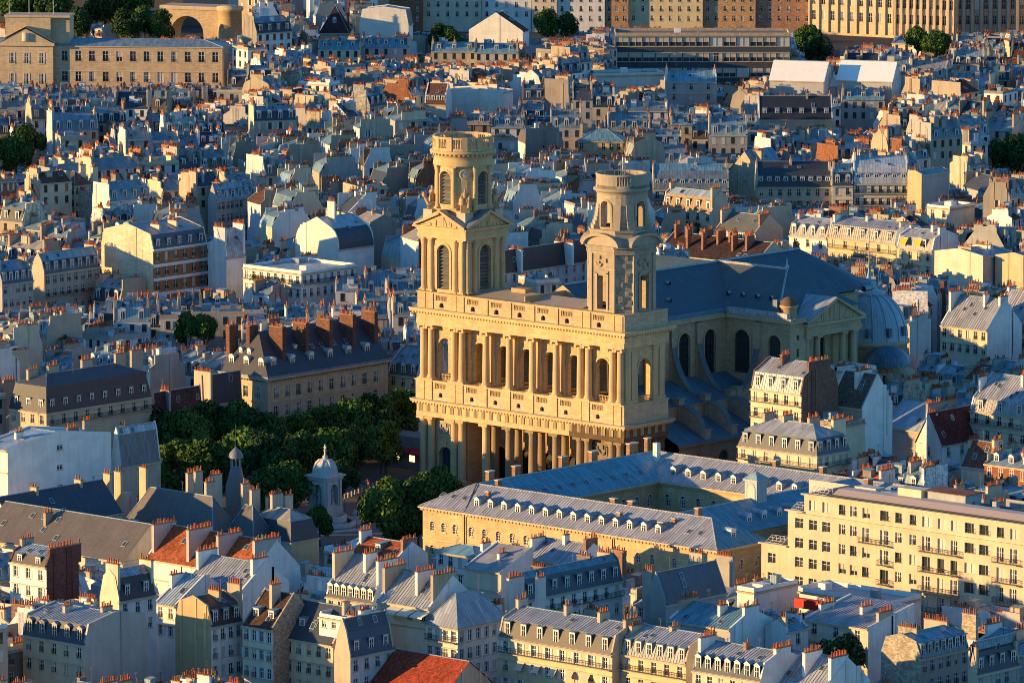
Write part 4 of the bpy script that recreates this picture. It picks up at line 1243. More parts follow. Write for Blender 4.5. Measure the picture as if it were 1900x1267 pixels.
    for i in range(clutter):   # huts, vents and hatches on the roof
        b_ = MB(); a, c = uni(.8, max(.9, L - 2.6)), S * uni(.15, .7); x, y, _ = mp(a, c, 0)
        zz = float(zr(c)); s1, s2, hh_ = uni(.7, 2.4), uni(.7, 2.0), uni(.6, 1.9)
        x = min(x, w - s1 - .4); y = min(y, d - s2 - .4)
        b_.box(x, x + s1, y, y + s2, zz - 1.2, zz + hh_, *random.choice((wall, side, up, ('zinc', jit(ZINC, .2)))), 'b')
        b_.p([(x - .1, y - .1, zz + hh_ + .02), (x + s1 + .1, y - .1, zz + hh_ + .02), (x + s1 + .1, y + s2 + .1, zz + hh_ + .3), (x - .1, y + s2 + .1, zz + hh_ + .3)], 'zinc', jit(ZINC, .15))
        parts.append(('roof_hut', b_, (0, 0, 0), (0, 0, 0), None))
    if not lite:
        for z in balc:
            b_ = MB(); railing(b_, (.15, 0), (w - .15, 0), h - top - sh_ - z * fh - .05 if z < 50 else h + .05)
            parts.append(('balcony', b_, (0, 0, 0), (0, 0, 0), None))
        for z in sbalc:
            b_ = MB(); railing(b_, (w, .15), (w, d - .15), h - top - sh_ - z * fh - .05, (1, 0))
            parts.append(('balcony', b_, (0, 0, 0), (0, 0, 0), None))
        for i in range(ant):
            b_ = MB(); a, c = uni(.5, L - .5), S * uni(.3, .7)
            x, y, _ = mp(a, c, 0); zz = float(zr(c)) - .2; t = zz + uni(2.0, 4.0)
            b_.rod((x, y, zz), (x, y, t), .035, 'iron', (.12, .12, .12))
            for k in range(3): b_.rod((x - .5 + k * .1, y, t - k * .22), (x + .5 - k * .1, y, t - k * .22), .025, 'iron', (.14, .14, .14), 3)
            parts.append(('aerial', b_, (0, 0, 0), (0, 0, 0), None))
    return [('wall', W, (0, 0, 0), (0, 0, 0), None), ('roof', Rf, (0, 0, 0), (0, 0, 0), None)] + parts

def raise_parts(root, parts):
    for name, g, loc, rot, kind, *sub in parts:
        if isinstance(g, MB): o = g.build(name, root, loc, rot, kind)
        else: o = g.obj(name, root, loc, rot, kind)
        if sub and sub[0]: sub[0].build('chimney_pots', o, kind='stuff')
def merge_parts(mass, M, parts):
    for name, g, loc, rot, kind, *sub in parts:
        if sub and sub[0]: mass.add(sub[0].arrays(), M)
        A = g.arrays() if isinstance(g, MB) else g.arr
        if loc == (0, 0, 0) and rot == (0, 0, 0): mass.add(A, M)
        else: mass.add(A, M @ Matrix.LocRotScale(Vector(loc), Euler(rot), None))

LAND = []   # (photo x, photo y, phrase) of things one can find, for saying where the others stand
def H(px, py, z, pxl, pxr, label, name='apartment_building', cat='apartment building', rot=0.0, vis=26, group=None, w=None, d=None, land=None, clear=0, **kw):
    "a house given by the photo place of its nearest eaves corner and of the two eaves ends"
    r = math.radians(rot)
    c = at(px, py, z)
    ux, uy = Vector((math.cos(r), math.sin(r), 0)), Vector((-math.sin(r), math.cos(r), 0))
    def length(v, target, sgn):
        lo_, hi_ = .5, 140.0
        for _ in range(40):
            m = (lo_ + hi_) / 2
            if (proj(c + v * m)[0] - target) * sgn < 0: lo_ = m
            else: hi_ = m
        return (lo_ + hi_) / 2
    if w is None: w = length(-ux, pxl, -1)
    if d is None: d = length(uy, pxr, 1)
    o = c - ux * w
    root = thing(name, label, cat, (o.x, o.y, 0), r, group)
    raise_parts(root, house(w, d, z, **kw))
    mark(o.x, o.y, o.x + w, o.y + d, r)
    if clear:
        q_ = o - uy * clear - ux * clear * .6; mark(q_.x, q_.y, q_.x + w + clear * .6, q_.y + clear, r)
    tp = kw.get('rise', 1.6) + (kw.get('mh', 2.7) if kw.get('rk', 'man') in ('man', 'hipman', 'cur') else 0)
    xl = proj(o)[0]; xr = proj(c + uy * d)[0]
    k_ = LENS_PX / dist_of(c); keep(xl, py - (tp + 1.5) * k_, xr, py + vis, dist_of(c))
    LAND.append(((xl + xr) / 2, py, land or label))
    return root, w, d
# ------------------------------------------------------------------ ground
g = MB(); g.p([(-6000, -6000, 0), (6000, -6000, 0), (6000, 6000, 0), (-6000, 6000, 0)], 'asphalt', (.06, .06, .062))
g.build('ground', kind='structure')
g = MB(); g.p([(-42, -86, .004), (60, -86, .004), (60, -4, .004), (-42, -4, .004)], 'paving', (.15, .145, .14))
g.build('square_pavement', kind='structure')
g = MB(); g.box(-40, -2, -80, -8, .004, .13, 'paving', (.17, .165, .155), 'b')
g.build('pavement', kind='structure')
g = MB(); g.p([(-46, -11, .008), (70, -11, .008), (70, -6, .008), (-46, -6, .008)], 'asphalt', (.05, .05, .052))
g.build('street', kind='structure')
mark(-42, -86, 62, 0); mark(-82, -48, -40, 2); mark(-46, 2, -2, 62)
LAND += [(850, 260, 'the finished north tower'), (1150, 330, 'the unfinished south tower'), (1610, 570, 'the grey chapel dome'), (1390, 540, 'the church roof')]

# ------------------------------------------------------------------ trees
def crown_tpl(seed, col, n=4600, R=4.6, Hh=7.6, leaf=.38):
    r_ = random.Random(seed)
    lobes = []
    for i in range(16):
        a = r_.uniform(0, 6.283); e = r_.uniform(-.75, 1)
        k = math.sqrt(max(0, 1 - e * e)) * .68
        lobes.append((k * R * math.cos(a), k * R * math.sin(a), Hh / 2 + e * Hh * .34, r_.uniform(.30, .46) * R, r_.uniform(.75, 1.25)))
    b = MB()
    for i in range(n):
        x, y, z, r, tn = r_.choice(lobes)
        u = Vector((r_.gauss(0, 1), r_.gauss(0, 1), r_.gauss(0.15, 1))).normalized()
        p = Vector((x, y, z)) + u * r * r_.uniform(.72, 1.08)
        nrm = (u + Vector((r_.gauss(0, .6), r_.gauss(0, .6), r_.gauss(0, .6)))).normalized()
        t = nrm.orthogonal().normalized(); t.rotate(Matrix.Rotation(r_.uniform(0, 6.28), 3, nrm)); w = nrm.cross(t)
        s = leaf * r_.uniform(.6, 1.2)
        k = tn * r_.uniform(.7, 1.35)
        c = (col[0] * k, col[1] * k, col[2] * k)
        b.p([tuple(p - t * s), tuple(p - w * s * .6 + nrm * s * .15), tuple(p + t * s), tuple(p + w * s * .6)], 'leaf', c)
    return Tpl('crown', b)
GRN = (.06, .12, .026)
CROWNS = [crown_tpl(k, c) for k, c in enumerate((GRN, (.042, .09, .026), (.08, .135, .028), (.05, .095, .022)))]
LIGHT = crown_tpl(9, (.085, .12, .03), 3000)
def trunk_tpl():
    b = MB()
    b.lathe([(.34, 0), (.26, 1.5), (.22, 4.2), (.12, 6)], 0, 0, 8, 'bark', (.09, .075, .06))
    for k in range(6):
        a = k * 1.05
        b.rod((0, 0, 3.4 + .25 * k), (2.4 * math.cos(a), 2.4 * math.sin(a), 6.0 + .4 * k), .09, 'bark', (.09, .075, .06), 5)
    return Tpl('trunk', b)
TRUNK = trunk_tpl()
tree_n = 0
def tree(px, py, zc, r, label, group='trees of the square', hh=None, tpl=None, pos=None):
    "crown centre at the photo place px, py, zc metres up"
    global tree_n
    c = at(px, py, zc) if pos is None else Vector(pos)
    tree_n += 1
    hh = hh or r * 1.9
    root = thing('tree', label, 'tree', (c.x, c.y, 0), 0, group)
    z0 = max(.3, c.z - hh / 2)
    o = TRUNK.obj('trunk', root); o.scale = (r / 4.6, r / 4.6, (z0 + hh * .4) / 6)
    o = (tpl or CROWNS[tree_n % 4]).obj('crown', root, (0, 0, z0), (0, 0, tree_n * 1.7)); o.scale = (r / 4.6, r / 4.6, hh / 7.6)
    mark(c.x - r * .6, c.y - r * .6, c.x + r * .6, c.y + r * .6)
    k_ = LENS_PX / dist_of(c); keep(px - r * .8 * k_, py - hh * .45 * k_, px + r * .8 * k_, py + hh * .3 * k_, dist_of(c))
for px, py, zc, r, l in (
    (292, 808, 10.5, 5.8, 'dark plane tree beside the dark zinc end of the white gabled block'),
    (345, 815, 11, 6.2, 'broad plane tree, second from the white gabled block'),
    (395, 800, 11, 6, 'plane tree in front of the pink house'),
    (438, 796, 11.5, 5.8, 'tall bright plane tree at the corner of the stone mansion'),
    (482, 812, 11.5, 5.8, 'tall plane tree just before the corner of the stone mansion'),
    (330, 868, 9, 5.5, 'shaded plane tree behind the octagonal bell turret, nearest the slate roofs'),
    (388, 868, 9.5, 5.8, 'plane tree right behind the slim bell turret'),
    (450, 850, 10, 6, 'shaded plane tree between the bell turret and the stone mansion'),
    (500, 855, 10, 5.6, 'dark plane tree halfway from the bell turret to the fountain'),
    (552, 812, 9, 5.2, 'plane tree under the middle windows of the stone mansion'),
    (600, 800, 9, 5.2, 'plane tree in the back row behind the domed fountain'),
    (648, 788, 9, 5.2, 'plane tree beneath the far end of the stone mansion'),
    (695, 776, 9, 5.2, 'plane tree in front of the yellow house with dormers'),
    (742, 768, 9.5, 5.2, 'plane tree touching the church front'),
    (560, 846, 9, 5, 'shaded plane tree rising behind the fountain dome'),
    (612, 842, 9, 5, 'shaded plane tree beside the fountain cross'),
    (660, 834, 9, 5, 'shaded plane tree between fountain and church'),
    (716, 824, 9, 4.8, 'shaded plane tree above the red shop awning'),
    (498, 912, 8, 5, 'low dark tree beside the fountain, on the bell turret side'),
    (540, 905, 8, 5, 'low dark tree close against the fountain'),
    (632, 890, 8, 4.2, 'small dark tree just behind the fountain'),
    (722, 950, 9.5, 6.4, 'large sunlit green tree in front of the long lavender roof'),
    (775, 938, 9.5, 6, 'sunlit round tree against the corner of the seminary'),
    (820, 912, 9, 4.8, 'sunlit tree under the church door, beside the seminary roof'),
    (748, 975, 7, 5, 'lower bright tree at the foot of the large sunlit pair'),
    (593, 968, 5, 3.2, 'small tree beside the base of the fountain'),
): tree(px, py, zc, r, l)
for px, py, zc, r, l in ((1300, 838, 9, 4.6, 'leafy tree below the church buttresses'), (1345, 832, 9, 4.8, 'leafy tree beside the cream corner house'), (1372, 822, 9, 4, 'small tree tucked against the cream corner house'), (1228, 834, 9, 3.4, 'tree peeping over the seminary ridge')):
    tree(px, py, zc, r, l, 'trees along the church flank')
for px, py, zc, r, l, tp in (
    (375, 1208, 9, 3.6, 'bright leafy tree in the courtyard of the cream corner house', LIGHT),
    (1030, 1262, 12, 4.4, 'round tree in front of the long yellow house with awnings', CROWNS[2]),
    (1558, 1222, 13, 4.2, 'dark ivy covered tree by the rubble wall', CROWNS[1]),
    (1672, 1092, 9, 4.4, 'dark tree below the balconies of the modern block', CROWNS[0]),
    (830, 998, 7, 3.4, 'low tree at the foot of the seminary wall', CROWNS[2]),
    (868, 1000, 7, 3, 'small tree along the seminary wall', CROWNS[0]),
    (1595, 1062, 9, 2.4, 'small shrub like tree on the white terrace', CROWNS[3]),
    (820, 76, 11, 5.6, 'big green tree before the quayside houses', CROWNS[1]),
    (846, 88, 9, 5, 'tree next to the big green tree by the quayside houses', CROWNS[0]),
    (1015, 45, 12, 5, 'tree row in front of the pale quayside fronts', CROWNS[2]),
    (1048, 48, 11, 4.5, 'small tree by the pale quayside fronts', CROWNS[1]),
    (22, 290, 14, 5.5, 'dark tree at the edge of the roofs', CROWNS[0]),
    (52, 266, 14, 5.5, 'tall dark tree above the slate roofs', CROWNS[1]),
    (1868, 288, 15, 5.5, 'dense green tree among the far roofs', CROWNS[1]),
    (1894, 284, 15, 5, 'green tree at the frame edge among the far roofs', CROWNS[0]),
    (1568, 205, 14, 7, 'olive green tree behind the dark slate range', LIGHT),
    (1320, 118, 14, 6, 'dark tree in front of the dark modern block', CROWNS[0]),
    (1355, 132, 12, 5, 'low tree beside the dark modern block', CROWNS[1]),
    (1500, 76, 12, 5, 'dark green tree below the stairs of the law courts', CROWNS[0]),
    (1520, 92, 11, 5, 'lower green tree below the stairs of the law courts', CROWNS[1]),
    (1738, 86, 11, 5, 'green tree below the windows of the law courts', CROWNS[0]),
    (1702, 76, 11, 4.6, 'flat topped green tree by the law courts', CROWNS[2]),
    (235, 50, 8, 6, 'large dark tree by the river quay', CROWNS[1]),
    (268, 46, 8, 6, 'large tree on the quay before the bridge', CROWNS[0]),
    (300, 48, 8, 5.5, 'tree nearest the bridge on the quay', CROWNS[2]),
    (142, 44, 8, 5.5, 'dark tree behind the palace attic', CROWNS[1]),
    (100, 18, 9, 7, 'dark tree just beyond the middle flagpole', CROWNS[1]),
    (40, 14, 9, 8, 'dark tree beyond the flagpoles', CROWNS[0]),
    (195, 8, 9, 8, 'dark tree across the river', CROWNS[3]),
    (250, 6, 9, 7, 'dark tree across the river, nearer the bridge', CROWNS[0]),
    (345, 610, 16, 3.6, 'green tree in a roof courtyard', CROWNS[2]), (378, 612, 16, 3.4, 'second green tree in the roof courtyard', CROWNS[0]),
    (1835, 640, 12, 4, 'green tree in a courtyard beyond the dome', CROWNS[1]),
): tree(px, py, zc, r, l, None, tpl=tp)

# ------------------------------------------------------------------ the long seminary round its courtyard
sem = thing('seminary_building', 'long yellow stone building with lavender zinc roofs round a courtyard', 'seminary', (81.4, -88.5, 0))
SO = Vector((81.4, -88.5, 0))
def S3(x, y, z): return (x - SO.x, y - SO.y, z)
YST, YSHADE = (.60, .46, .25), (.48, .37, .21)  # one stone; second tone darkened for faces turned from the sun
EV, RG = 15.9, 20.2
wx0, wx1, wy0, wy1 = 81.4, 156.0, -88.5, -73.7
def fmy(y0): return lambda u, z, d: S3(u, y0 + d, z)
def fmx(x0): return lambda u, z, d: S3(x0 - d, u, z)
mb = MB()
aw = []
wxs = [83.9 + i * 2.95 for i in range(3)] + [94.0 + i * 3.55 for i in range(14)] + [145.6, 149.5, 153]
def rowz(z): return [(x, .52, z, z + 1.35) for x in wxs]
arch_wall(mb, fmy(wy0), wx0, wx1, 9.6, EV, rowz(11.3), .35, 'ashlar', YST, n=6)
arch_wall(mb, fmy(wy0), wx0, wx1, 5.2, 9.6, rowz(6.6), .35, 'ashlar', YST, n=6)
arch_wall(mb, fmy(wy0), wx0, wx1, 0, 5.2, rowz(1.6), .35, 'ashlar', YST, n=6)
sys_ = (-86.2, -81.2, -76.3)
arch_wall(mb, fmx(wx1), wy0, wy1, 9.6, EV, [(y, .52, 11.3, 12.65) for y in sys_], .35, 'ashlar', YSHADE, n=6)
arch_wall(mb, fmx(wx1), wy0, wy1, 0, 9.6, [(y, .52, 6.6, 7.95) for y in sys_], .35, 'ashlar', YSHADE, n=6)
mb.p([S3(wx0, wy0, 0), S3(wx0, -20, 0), S3(wx0, -20, EV), S3(wx0, wy0, EV)], 'ashlar', YSHADE)
mb.p([S3(wx1, wy1, 0), S3(147.4, wy1, 0), S3(147.4, wy1, EV), S3(wx1, wy1, EV)], 'ashlar', YSHADE)
mb.p([S3(147.4, wy1, 0), S3(147.4, -20, 0), S3(147.4, -20, EV), S3(147.4, wy1, EV)], 'ashlar', YSHADE)
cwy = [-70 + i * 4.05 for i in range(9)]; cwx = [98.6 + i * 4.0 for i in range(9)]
arch_wall(mb, fmx(96.2), -73.7, -35, 0, EV, [(y, .6, 11.0, 12.8) for y in cwy], .35, 'ashlar', YSHADE, n=6)
arch_wall(mb, fmy(-35), 96.2, 132.6, 0, EV, [(x, .6, 11.0, 12.8) for x in cwx], .35, 'ashlar', YST, n=6)
mb.p([S3(96.2, -73.7, 0), S3(132.6, -73.7, 0), S3(132.6, -73.7, EV), S3(96.2, -73.7, EV)], 'ashlar', YSHADE)
mb.p([S3(132.6, -73.7, 0), S3(132.6, -35, 0), S3(132.6, -35, EV), S3(132.6, -73.7, EV)], 'ashlar', YSHADE)
mb.p([S3(wx0, -20, 0), S3(165, -20, 0), S3(165, -20, EV), S3(wx0, -20, EV)], 'ashlar', YSHADE)
mb.p([S3(147.4, -35, 0), S3(165, -35, 0), S3(165, -35, EV), S3(147.4, -35, EV)], 'ashlar', YST)
mb.build('wall', sem)
mb = MB()   # cornice with brackets, string course, downpipes
for (x0, x1, y0, y1) in ((wx0 - .7, wx1 + .7, wy0 - .7, wy0 - .003), (wx1 + .003, wx1 + .7, wy0 - .003, wy1), (96.203, 96.9, -73, -35.7), (96.203, 132, -35.7, -35.003)):
    a, b = S3(x0, y0, 0), S3(x1, y1, 0)
    mb.box(a[0], b[0], a[1], b[1], EV - .3, EV - .02, 'stone', (.6, .5, .34)); mb.box(a[0] + .3 * (y1 - y0 < 1), b[0] - .3 * (x1 - x0 < 1), a[1] + .3 * (y1 - y0 < 1), b[1], EV - .75, EV - .302, 'stone', YSHADE)
for i in range(84):
    a = S3(wx0 + .3 + i * .89, wy0 - .55, 0); mb.box(a[0], a[0] + .35, a[1], a[1] + .26, EV - .72, EV - .304, 'stone', YSHADE)
a = S3(wx0 - .05, wy0 - .12, 0); mb.box(a[0], a[0] + 74.7, a[1], a[1] + .118, 9.5, 9.8, 'stone', (.6, .5, .34))
mb.build('cornice', sem)
mb = MB()
for x in (92.6, 130.5): mb = MB(); mb.rod(S3(x, wy0 - .3, 0), S3(x, wy0 - .3, EV - .3), .13, 'iron', (.05, .05, .05), 6); mb.build('downpipe', sem)
mb = MB(); mb.rod(S3(92.6, wy0 - .2, EV + .1), S3(89.2, -81.3, RG + .2), .12, 'iron', (.06, .06, .06), 4); mb.build('downpipe', sem)
awin = MB()
arch_fill(awin, fm_y(0), 0, .5, 0, 1.33, .25, 'glass', GLASS, n=6)
for s in (-.5, 0, .42): awin.box(s, s + .08, .16, .24, 0, 1.5, 'paint', (.75, .75, .72), 'kb')
for z in (0, .5, 1.0, 1.36): awin.box(-.5, .5, .15, .235, z, z + .07, 'paint', (.75, .75, .72), 'kb')
awin.box(-.75, .75, -.15, .05, -.2, -.002, 'stone', (.6, .5, .34))
arch_ring(awin, fm_y(0), 0, .52, 1.0, 1.35, .22, .08, 'stone', (.62, .52, .36), n=6)
awin = Tpl('window', awin)
for x in wxs:
    for z in (11.3, 6.6, 1.6): awin.obj('window', sem, S3(x, wy0, z))
for y in sys_:
    for z in (11.3, 6.6): awin.obj('window', sem, S3(wx1, y, z), (0, 0, PI / 2))
for y in cwy:
    o = awin.obj('window', sem, S3(96.2, y, 11.0), (0, 0, PI / 2)); o.scale = (1.15, 1, 1.3)
for x in cwx:
    o = awin.obj('window', sem, S3(x, -35, 11.0)); o.scale = (1.15, 1, 1.3)
LIT_ZINC = (.37, .385, .42)  # zinc with the sunlit lavender put into its colour
SHADE_ZINC = (.15, .35, .43)  # same zinc, shade blue put into its colour for slopes off the sun
o_ = .55
mb = MB()
def roof(pts, t): mb.p([S3(*p) for p in pts], 'zinc', t)
rw = -81.1
roof([(wx0 - o_, wy0 - o_, EV), (wx1 + o_, wy0 - o_, EV), (148.6, rw, RG), (88.8, rw, RG)], LIT_ZINC)
roof([(wx1 + o_, wy0 - o_, EV), (wx1 + o_, wy1 + o_, EV), (148.6, rw, RG)], SHADE_ZINC)
roof([(wx1 + o_, wy1 + o_, EV), (147.9, wy1 + o_, EV), (139.9, rw, RG), (148.6, rw, RG)], LIT_ZINC)
roof([(132.2, -73.3, EV), (96.6, -73.3, EV), (88.8, rw, RG), (139.9, rw, RG)], SHADE_ZINC)
roof([(96.7, -73.3, EV), (96.7, -35.4, EV), (88.8, -27.5, RG), (88.8, rw, RG)], SHADE_ZINC)
roof([(wx0 - o_, wy0 - o_, EV), (wx0 - o_, -19.5, EV), (88.8, -27.5, RG), (88.8, rw, RG)], SHADE_ZINC)
roof([(96.7, -35.4, EV), (132.2, -35.4, EV), (139.9, -27.5, RG), (88.8, -27.5, RG)], LIT_ZINC)
roof([(wx0 - o_, -19.5, EV), (165, -19.5, EV), (165, -27.5, RG), (88.8, -27.5, RG)], SHADE_ZINC)
roof([(147.9, -35.4, EV), (165, -35.4, EV), (165, -27.5, RG), (139.9, -27.5, RG)], LIT_ZINC)
roof([(147.9, -73.1, EV), (147.9, -35.4, EV), (139.9, -27.5, RG), (139.9, rw, RG)], SHADE_ZINC)
roof([(132.2, -73.3, EV), (132.2, -35.4, EV), (139.9, -27.5, RG), (139.9, rw, RG)], SHADE_ZINC)
mb.build('roof', sem)
# raised seams on the roof slopes in view
mb = MB()
def seams(a, b, c, d, t, pitch=.72):
    "from the eaves a-b up to the ridge d-c"
    a, b, c, d = (Vector(S3(*p)) for p in (a, b, c, d))
    n = int((b - a).length / pitch); up = (b - a).cross(d - a).normalized()
    if up.z < 0: up = -up
    e = (b - a).normalized()
    L0, L1 = (d - a).dot(e), (c - a).dot(e); L = (b - a).length
    for i in range(1, n):
        s = i * pitch
        top = 1.0 if L0 <= s <= L1 else s / L0 if s < L0 else (L - s) / (L - L1)
        slope = (d - a) - e * L0
        p, q = a + e * s, a + e * s + slope * top
        k, v = e * .03, up * .06
        mb.p([tuple(p - k + v), tuple(p + k + v), tuple(q + k + v), tuple(q - k + v)], 'zinc', t)
        mb.p([tuple(p - k), tuple(p - k + v), tuple(q - k + v), tuple(q - k)], 'zinc', t); mb.p([tuple(p + k), tuple(p + k + v), tuple(q + k + v), tuple(q + k)], 'zinc', t)
seams((wx0 - o_, wy0 - o_, EV), (wx1 + o_, wy0 - o_, EV), (148.6, rw, RG), (88.8, rw, RG), (.45, .44, .46))
seams((wx1 + o_, wy0 - o_, EV), (wx1 + o_, wy1 + o_, EV), (148.6, rw, RG), (148.6, rw, RG), SHADE_ZINC)
seams((96.7, -73.3, EV), (96.7, -35.4, EV), (88.8, -27.5, RG), (88.8, rw, RG), SHADE_ZINC)
seams((96.7, -35.4, EV), (132.2, -35.4, EV), (139.9, -27.5, RG), (88.8, -27.5, RG), (.45, .44, .46))
seams((147.9, -73.1, EV), (147.9, -35.4, EV), (139.9, -27.5, RG), (139.9, rw, RG), SHADE_ZINC)
mb.build('roof_seams', sem, kind='stuff')
mb = MB()
for a, b in (((88.8, rw, RG), (148.6, rw, RG)), ((88.8, rw, RG), (88.8, -27.5, RG)), ((88.8, -27.5, RG), (165, -27.5, RG)), ((139.9, rw, RG), (139.9, -27.5, RG)), ((wx1 + o_, wy0 - o_, EV + .05), (148.6, rw, RG)), ((wx0 - o_, wy0 - o_, EV + .05), (88.8, rw, RG)), ((96.7, -35.4, EV), (88.8, -27.5, RG))):
    mb.rod(S3(*a), S3(*b), .16, 'zinc', (.42, .42, .43), 6)
mb.build('ridge_cap', sem)
sdor = dormer_tpl('ped', 1.3, 1.55, 2.6, 'zinc', LIT_ZINC)
def slope_z(d): return EV + (d + o_) * (RG - EV) / 8.0
for i in range(14): sdor.obj('dormer', sem, S3(94.0 + i * 3.55, wy0 + 1.7, slope_z(1.6) - .15))
for i in range(9): sdor.obj('dormer', sem, S3(98.6 + i * 3.9, -35 + 1.7, slope_z(1.6) - .15))
rdor = dormer_tpl('round', 1.4, 1.2, 2.4, 'zinc', SHADE_ZINC)
for y in (-66, -61.5, -57, -52.5): rdor.obj('dormer', sem, S3(147.4 - 2.0, y, slope_z(2.0) - .15), (0, 0, PI / 2))
rdor.obj('dormer', sem, S3(wx1 - 2.0, -81.1, slope_z(2.0) - .15), (0, 0, PI / 2))
sl_ = math.atan2(RG - EV, 8)
for x in (83.8, 86.7, 89.6, 146.6, 149.4): SKYL.obj('skylight', sem, S3(x, wy0 + 3.2, slope_z(3.2) + .05), (sl_, 0, 0))
for y in [-70 + i * 4.05 for i in range(9)]: SKYL.obj('skylight', sem, S3(96.2 - 2.6, y, slope_z(2.6) + .05), (sl_, 0, PI / 2))
BR = ('brick', (.34, .18, .10))
for (x, y, lx, ly, zt) in ((84.2, -72, .9, 1.6, 21.0), (84.0, -64, .9, 1.6, 21.0), (84, -50, .9, 1.6, 21.2), (85, -42, .9, 1.8, 21.4), (85, -30, .9, 2.6, 21.6), (84, -24, .9, 1.2, 21.8), (91.8, -78, .8, 1.2, 20.8), (94.5, -84, .8, .8, 19.6), (128.6, -84.5, .8, .8, 19.4), (141.5, -83.6, .8, .8, 19.6), (140.0, -85.6, 1.2, .8, 19.0), (143.4, -78.8, .9, 1.2, 21.2), (122, -78.6, 1.2, .9, 20.6), (126.5, -78.6, 1.2, .9, 20.6), (146.4, -30.8, .9, 1.6, 21.2), (118, -24.6, .9, 1.4, 21.0), (130, -24.6, .9, 1.4, 21.0)):
    b = MB(); pp = []
    b.box(x - lx / 2 - SO.x, x + lx / 2 - SO.x, y - ly / 2 - SO.y, y + ly / 2 - SO.y, 16.2, zt, *BR, 'b')
    b.box(x - lx / 2 - .12 - SO.x, x + lx / 2 + .12 - SO.x, y - ly / 2 - .12 - SO.y, y + ly / 2 + .12 - SO.y, zt, zt + .18, 'stone', (.6, .55, .46))
    b.build('chimney', sem)
mb = MB()
c = S3(88.8 + 2.0, -30.4, 0); mb.box(c[0], c[0] + 1.1, c[1], c[1] + 1.1, 18, 22.4, 'plaster', WHITE); mb.build('chimney', sem)
mb = MB()   # clock lantern on the south wing
c = S3(139.9, -57.5, 0); cx_, cy_ = c[0], c[1]
mb.box(cx_ - 1.5, cx_ + 1.5, cy_ - 1.5, cy_ + 1.5, 18, 23.6, 'painted_zinc', (.38, .44, .47)); mb.box(cx_ - 1.8, cx_ + 1.8, cy_ - 1.8, cy_ + 1.8, 23.6, 23.9, 'painted_zinc', (.45, .5, .52))
for s in (-1, 1):
    mb.p([(cx_ - 1.9, cy_ + s * 1.9, 23.9), (cx_ + 1.9, cy_ + s * 1.9, 23.9), (cx_, cy_, 25.4)], 'zinc', (.3, .42, .46)); mb.p([(cx_ + s * 1.9, cy_ - 1.9, 23.9), (cx_ + s * 1.9, cy_ + 1.9, 23.9), (cx_, cy_, 25.4)], 'zinc', (.3, .42, .46))
arch_fill(mb, fm_y(cy_ - 1.54), cx_, .9, 19.6, 22.0, 0, 'paint', (.62, .58, .48)); arch_ring(mb, fm_y(cy_ - 1.55), cx_, .9, 19.6, 22.0, .2, .06, 'paint', (.45, .5, .52))
mb.rod((cx_, cy_, 25.3), (cx_, cy_, 27.6), .06, 'iron', IRON)
mb.build('clock_lantern', sem)
mark(81.4, -88.5, 156, -73.7); mark(81.4, -88.5, 96.4, -20); mark(81.4, -35, 165, -20); mark(132.6, -88, 147.4, -20); mark(96, -74, 133, -35)
keep(795, 900, 1320, 990, 1245); keep(900, 840, 1500, 950, 1250); keep(1000, 960, 1320, 1030, 1245); keep(1200, 1000, 1410, 1060, 1240)
LAND.append((1060, 950, 'the long seminary'))

# ------------------------------------------------------------------ the modern apartment block
FY = -84.0
mod = thing('modern_apartment_block', 'wide pale yellow modern apartment block with rows of balconies', 'apartment block', (165.0, FY, 0))
mz = lambda zx, zy: at_y(1380 + zx / 3.654, 820 + zy / 3.654, FY)
YW = (.66, .54, .37)
ztop, zmid, zlow = mz(410, 355).z, mz(280, 460).z, mz(120, 685).z
xT, xM, xL, xE = mz(410, 355).x, mz(300, 460).x, mz(120, 685).x, 250.0
rowzs = [mz(668, 495).z, mz(668, 628).z, mz(668, 762).z, mz(668, 893).z]
dz = (rowzs[0] - rowzs[3]) / 3
rowzs += [rowzs[3] - dz, rowzs[3] - 2 * dz]
colpx = [(190, 1.9), (283, 1.9), (375, 1.95), (468, 1.95), (558, 1.95), (668, 1.75), (745, 1.8), (828, 1.8), (957, 2.4), (1050, 1.75), (1147, 1.75), (1240, 2.3), (1338, 1.8), (1427, 1.8), (1533, 2.6), (1632, 2.6), (1740, 1.9), (1830, 1.9)]
colx = [(mz(p, 730 + (p - 668) * .24).x, w) for p, w in colpx]
last = colx[-1][0]
colx += [(last + 3.4 + i * 3.3, 1.9) for i in range(6)]
mo = lambda x, y, z: (x - 165.0, y - FY, z)
fmm = lambda u, z, d: mo(u, FY + d, z)
holes, wins = [], []
for ri, z in enumerate(rowzs):
    for ci, (x, w) in enumerate(colx):
        if ri == 0 and x < xT + 1 or ri in (0, 1) and x < xM + .8 or ri == 0 and ci < 3: continue
        if ri in (1, 2) and x < xM + .8: continue
        hh = 1.95
        door = False
        for a, b_, rs in ((7, 8, (1,)), (8, 8, (2, 3)), (11, 13, (1, 2, 3, 4)), (16, 17, (1, 2, 3, 4)), (20, 21, (1, 2, 3, 4))):
            if a <= ci <= b_ and ri in rs: door = True
        zb = z - (.75 if door else 0)
        holes.append((x - w / 2, x + w / 2, zb, z + hh)); wins.append((ri, ci, x, w, zb, z + hh - zb, door))
mb = MB()
def part_holes(x0, x1, z0, z1): return [h for h in holes if x0 < h[0] and h[1] < x1 and z0 < h[2] and h[3] < z1]
wall_holes(mb, fmm, xL, xM, 0, zlow, part_holes(xL, xM, 0, zlow), .35, 'plaster', YW)
wall_holes(mb, fmm, xM, xT, 0, zmid, part_holes(xM, xT, 0, zmid), .35, 'plaster', YW)
wall_holes(mb, fmm, xT, xE, 0, ztop, part_holes(xT, xE, 0, ztop), .35, 'plaster', YW)
SDW = (.55, .53, .48)
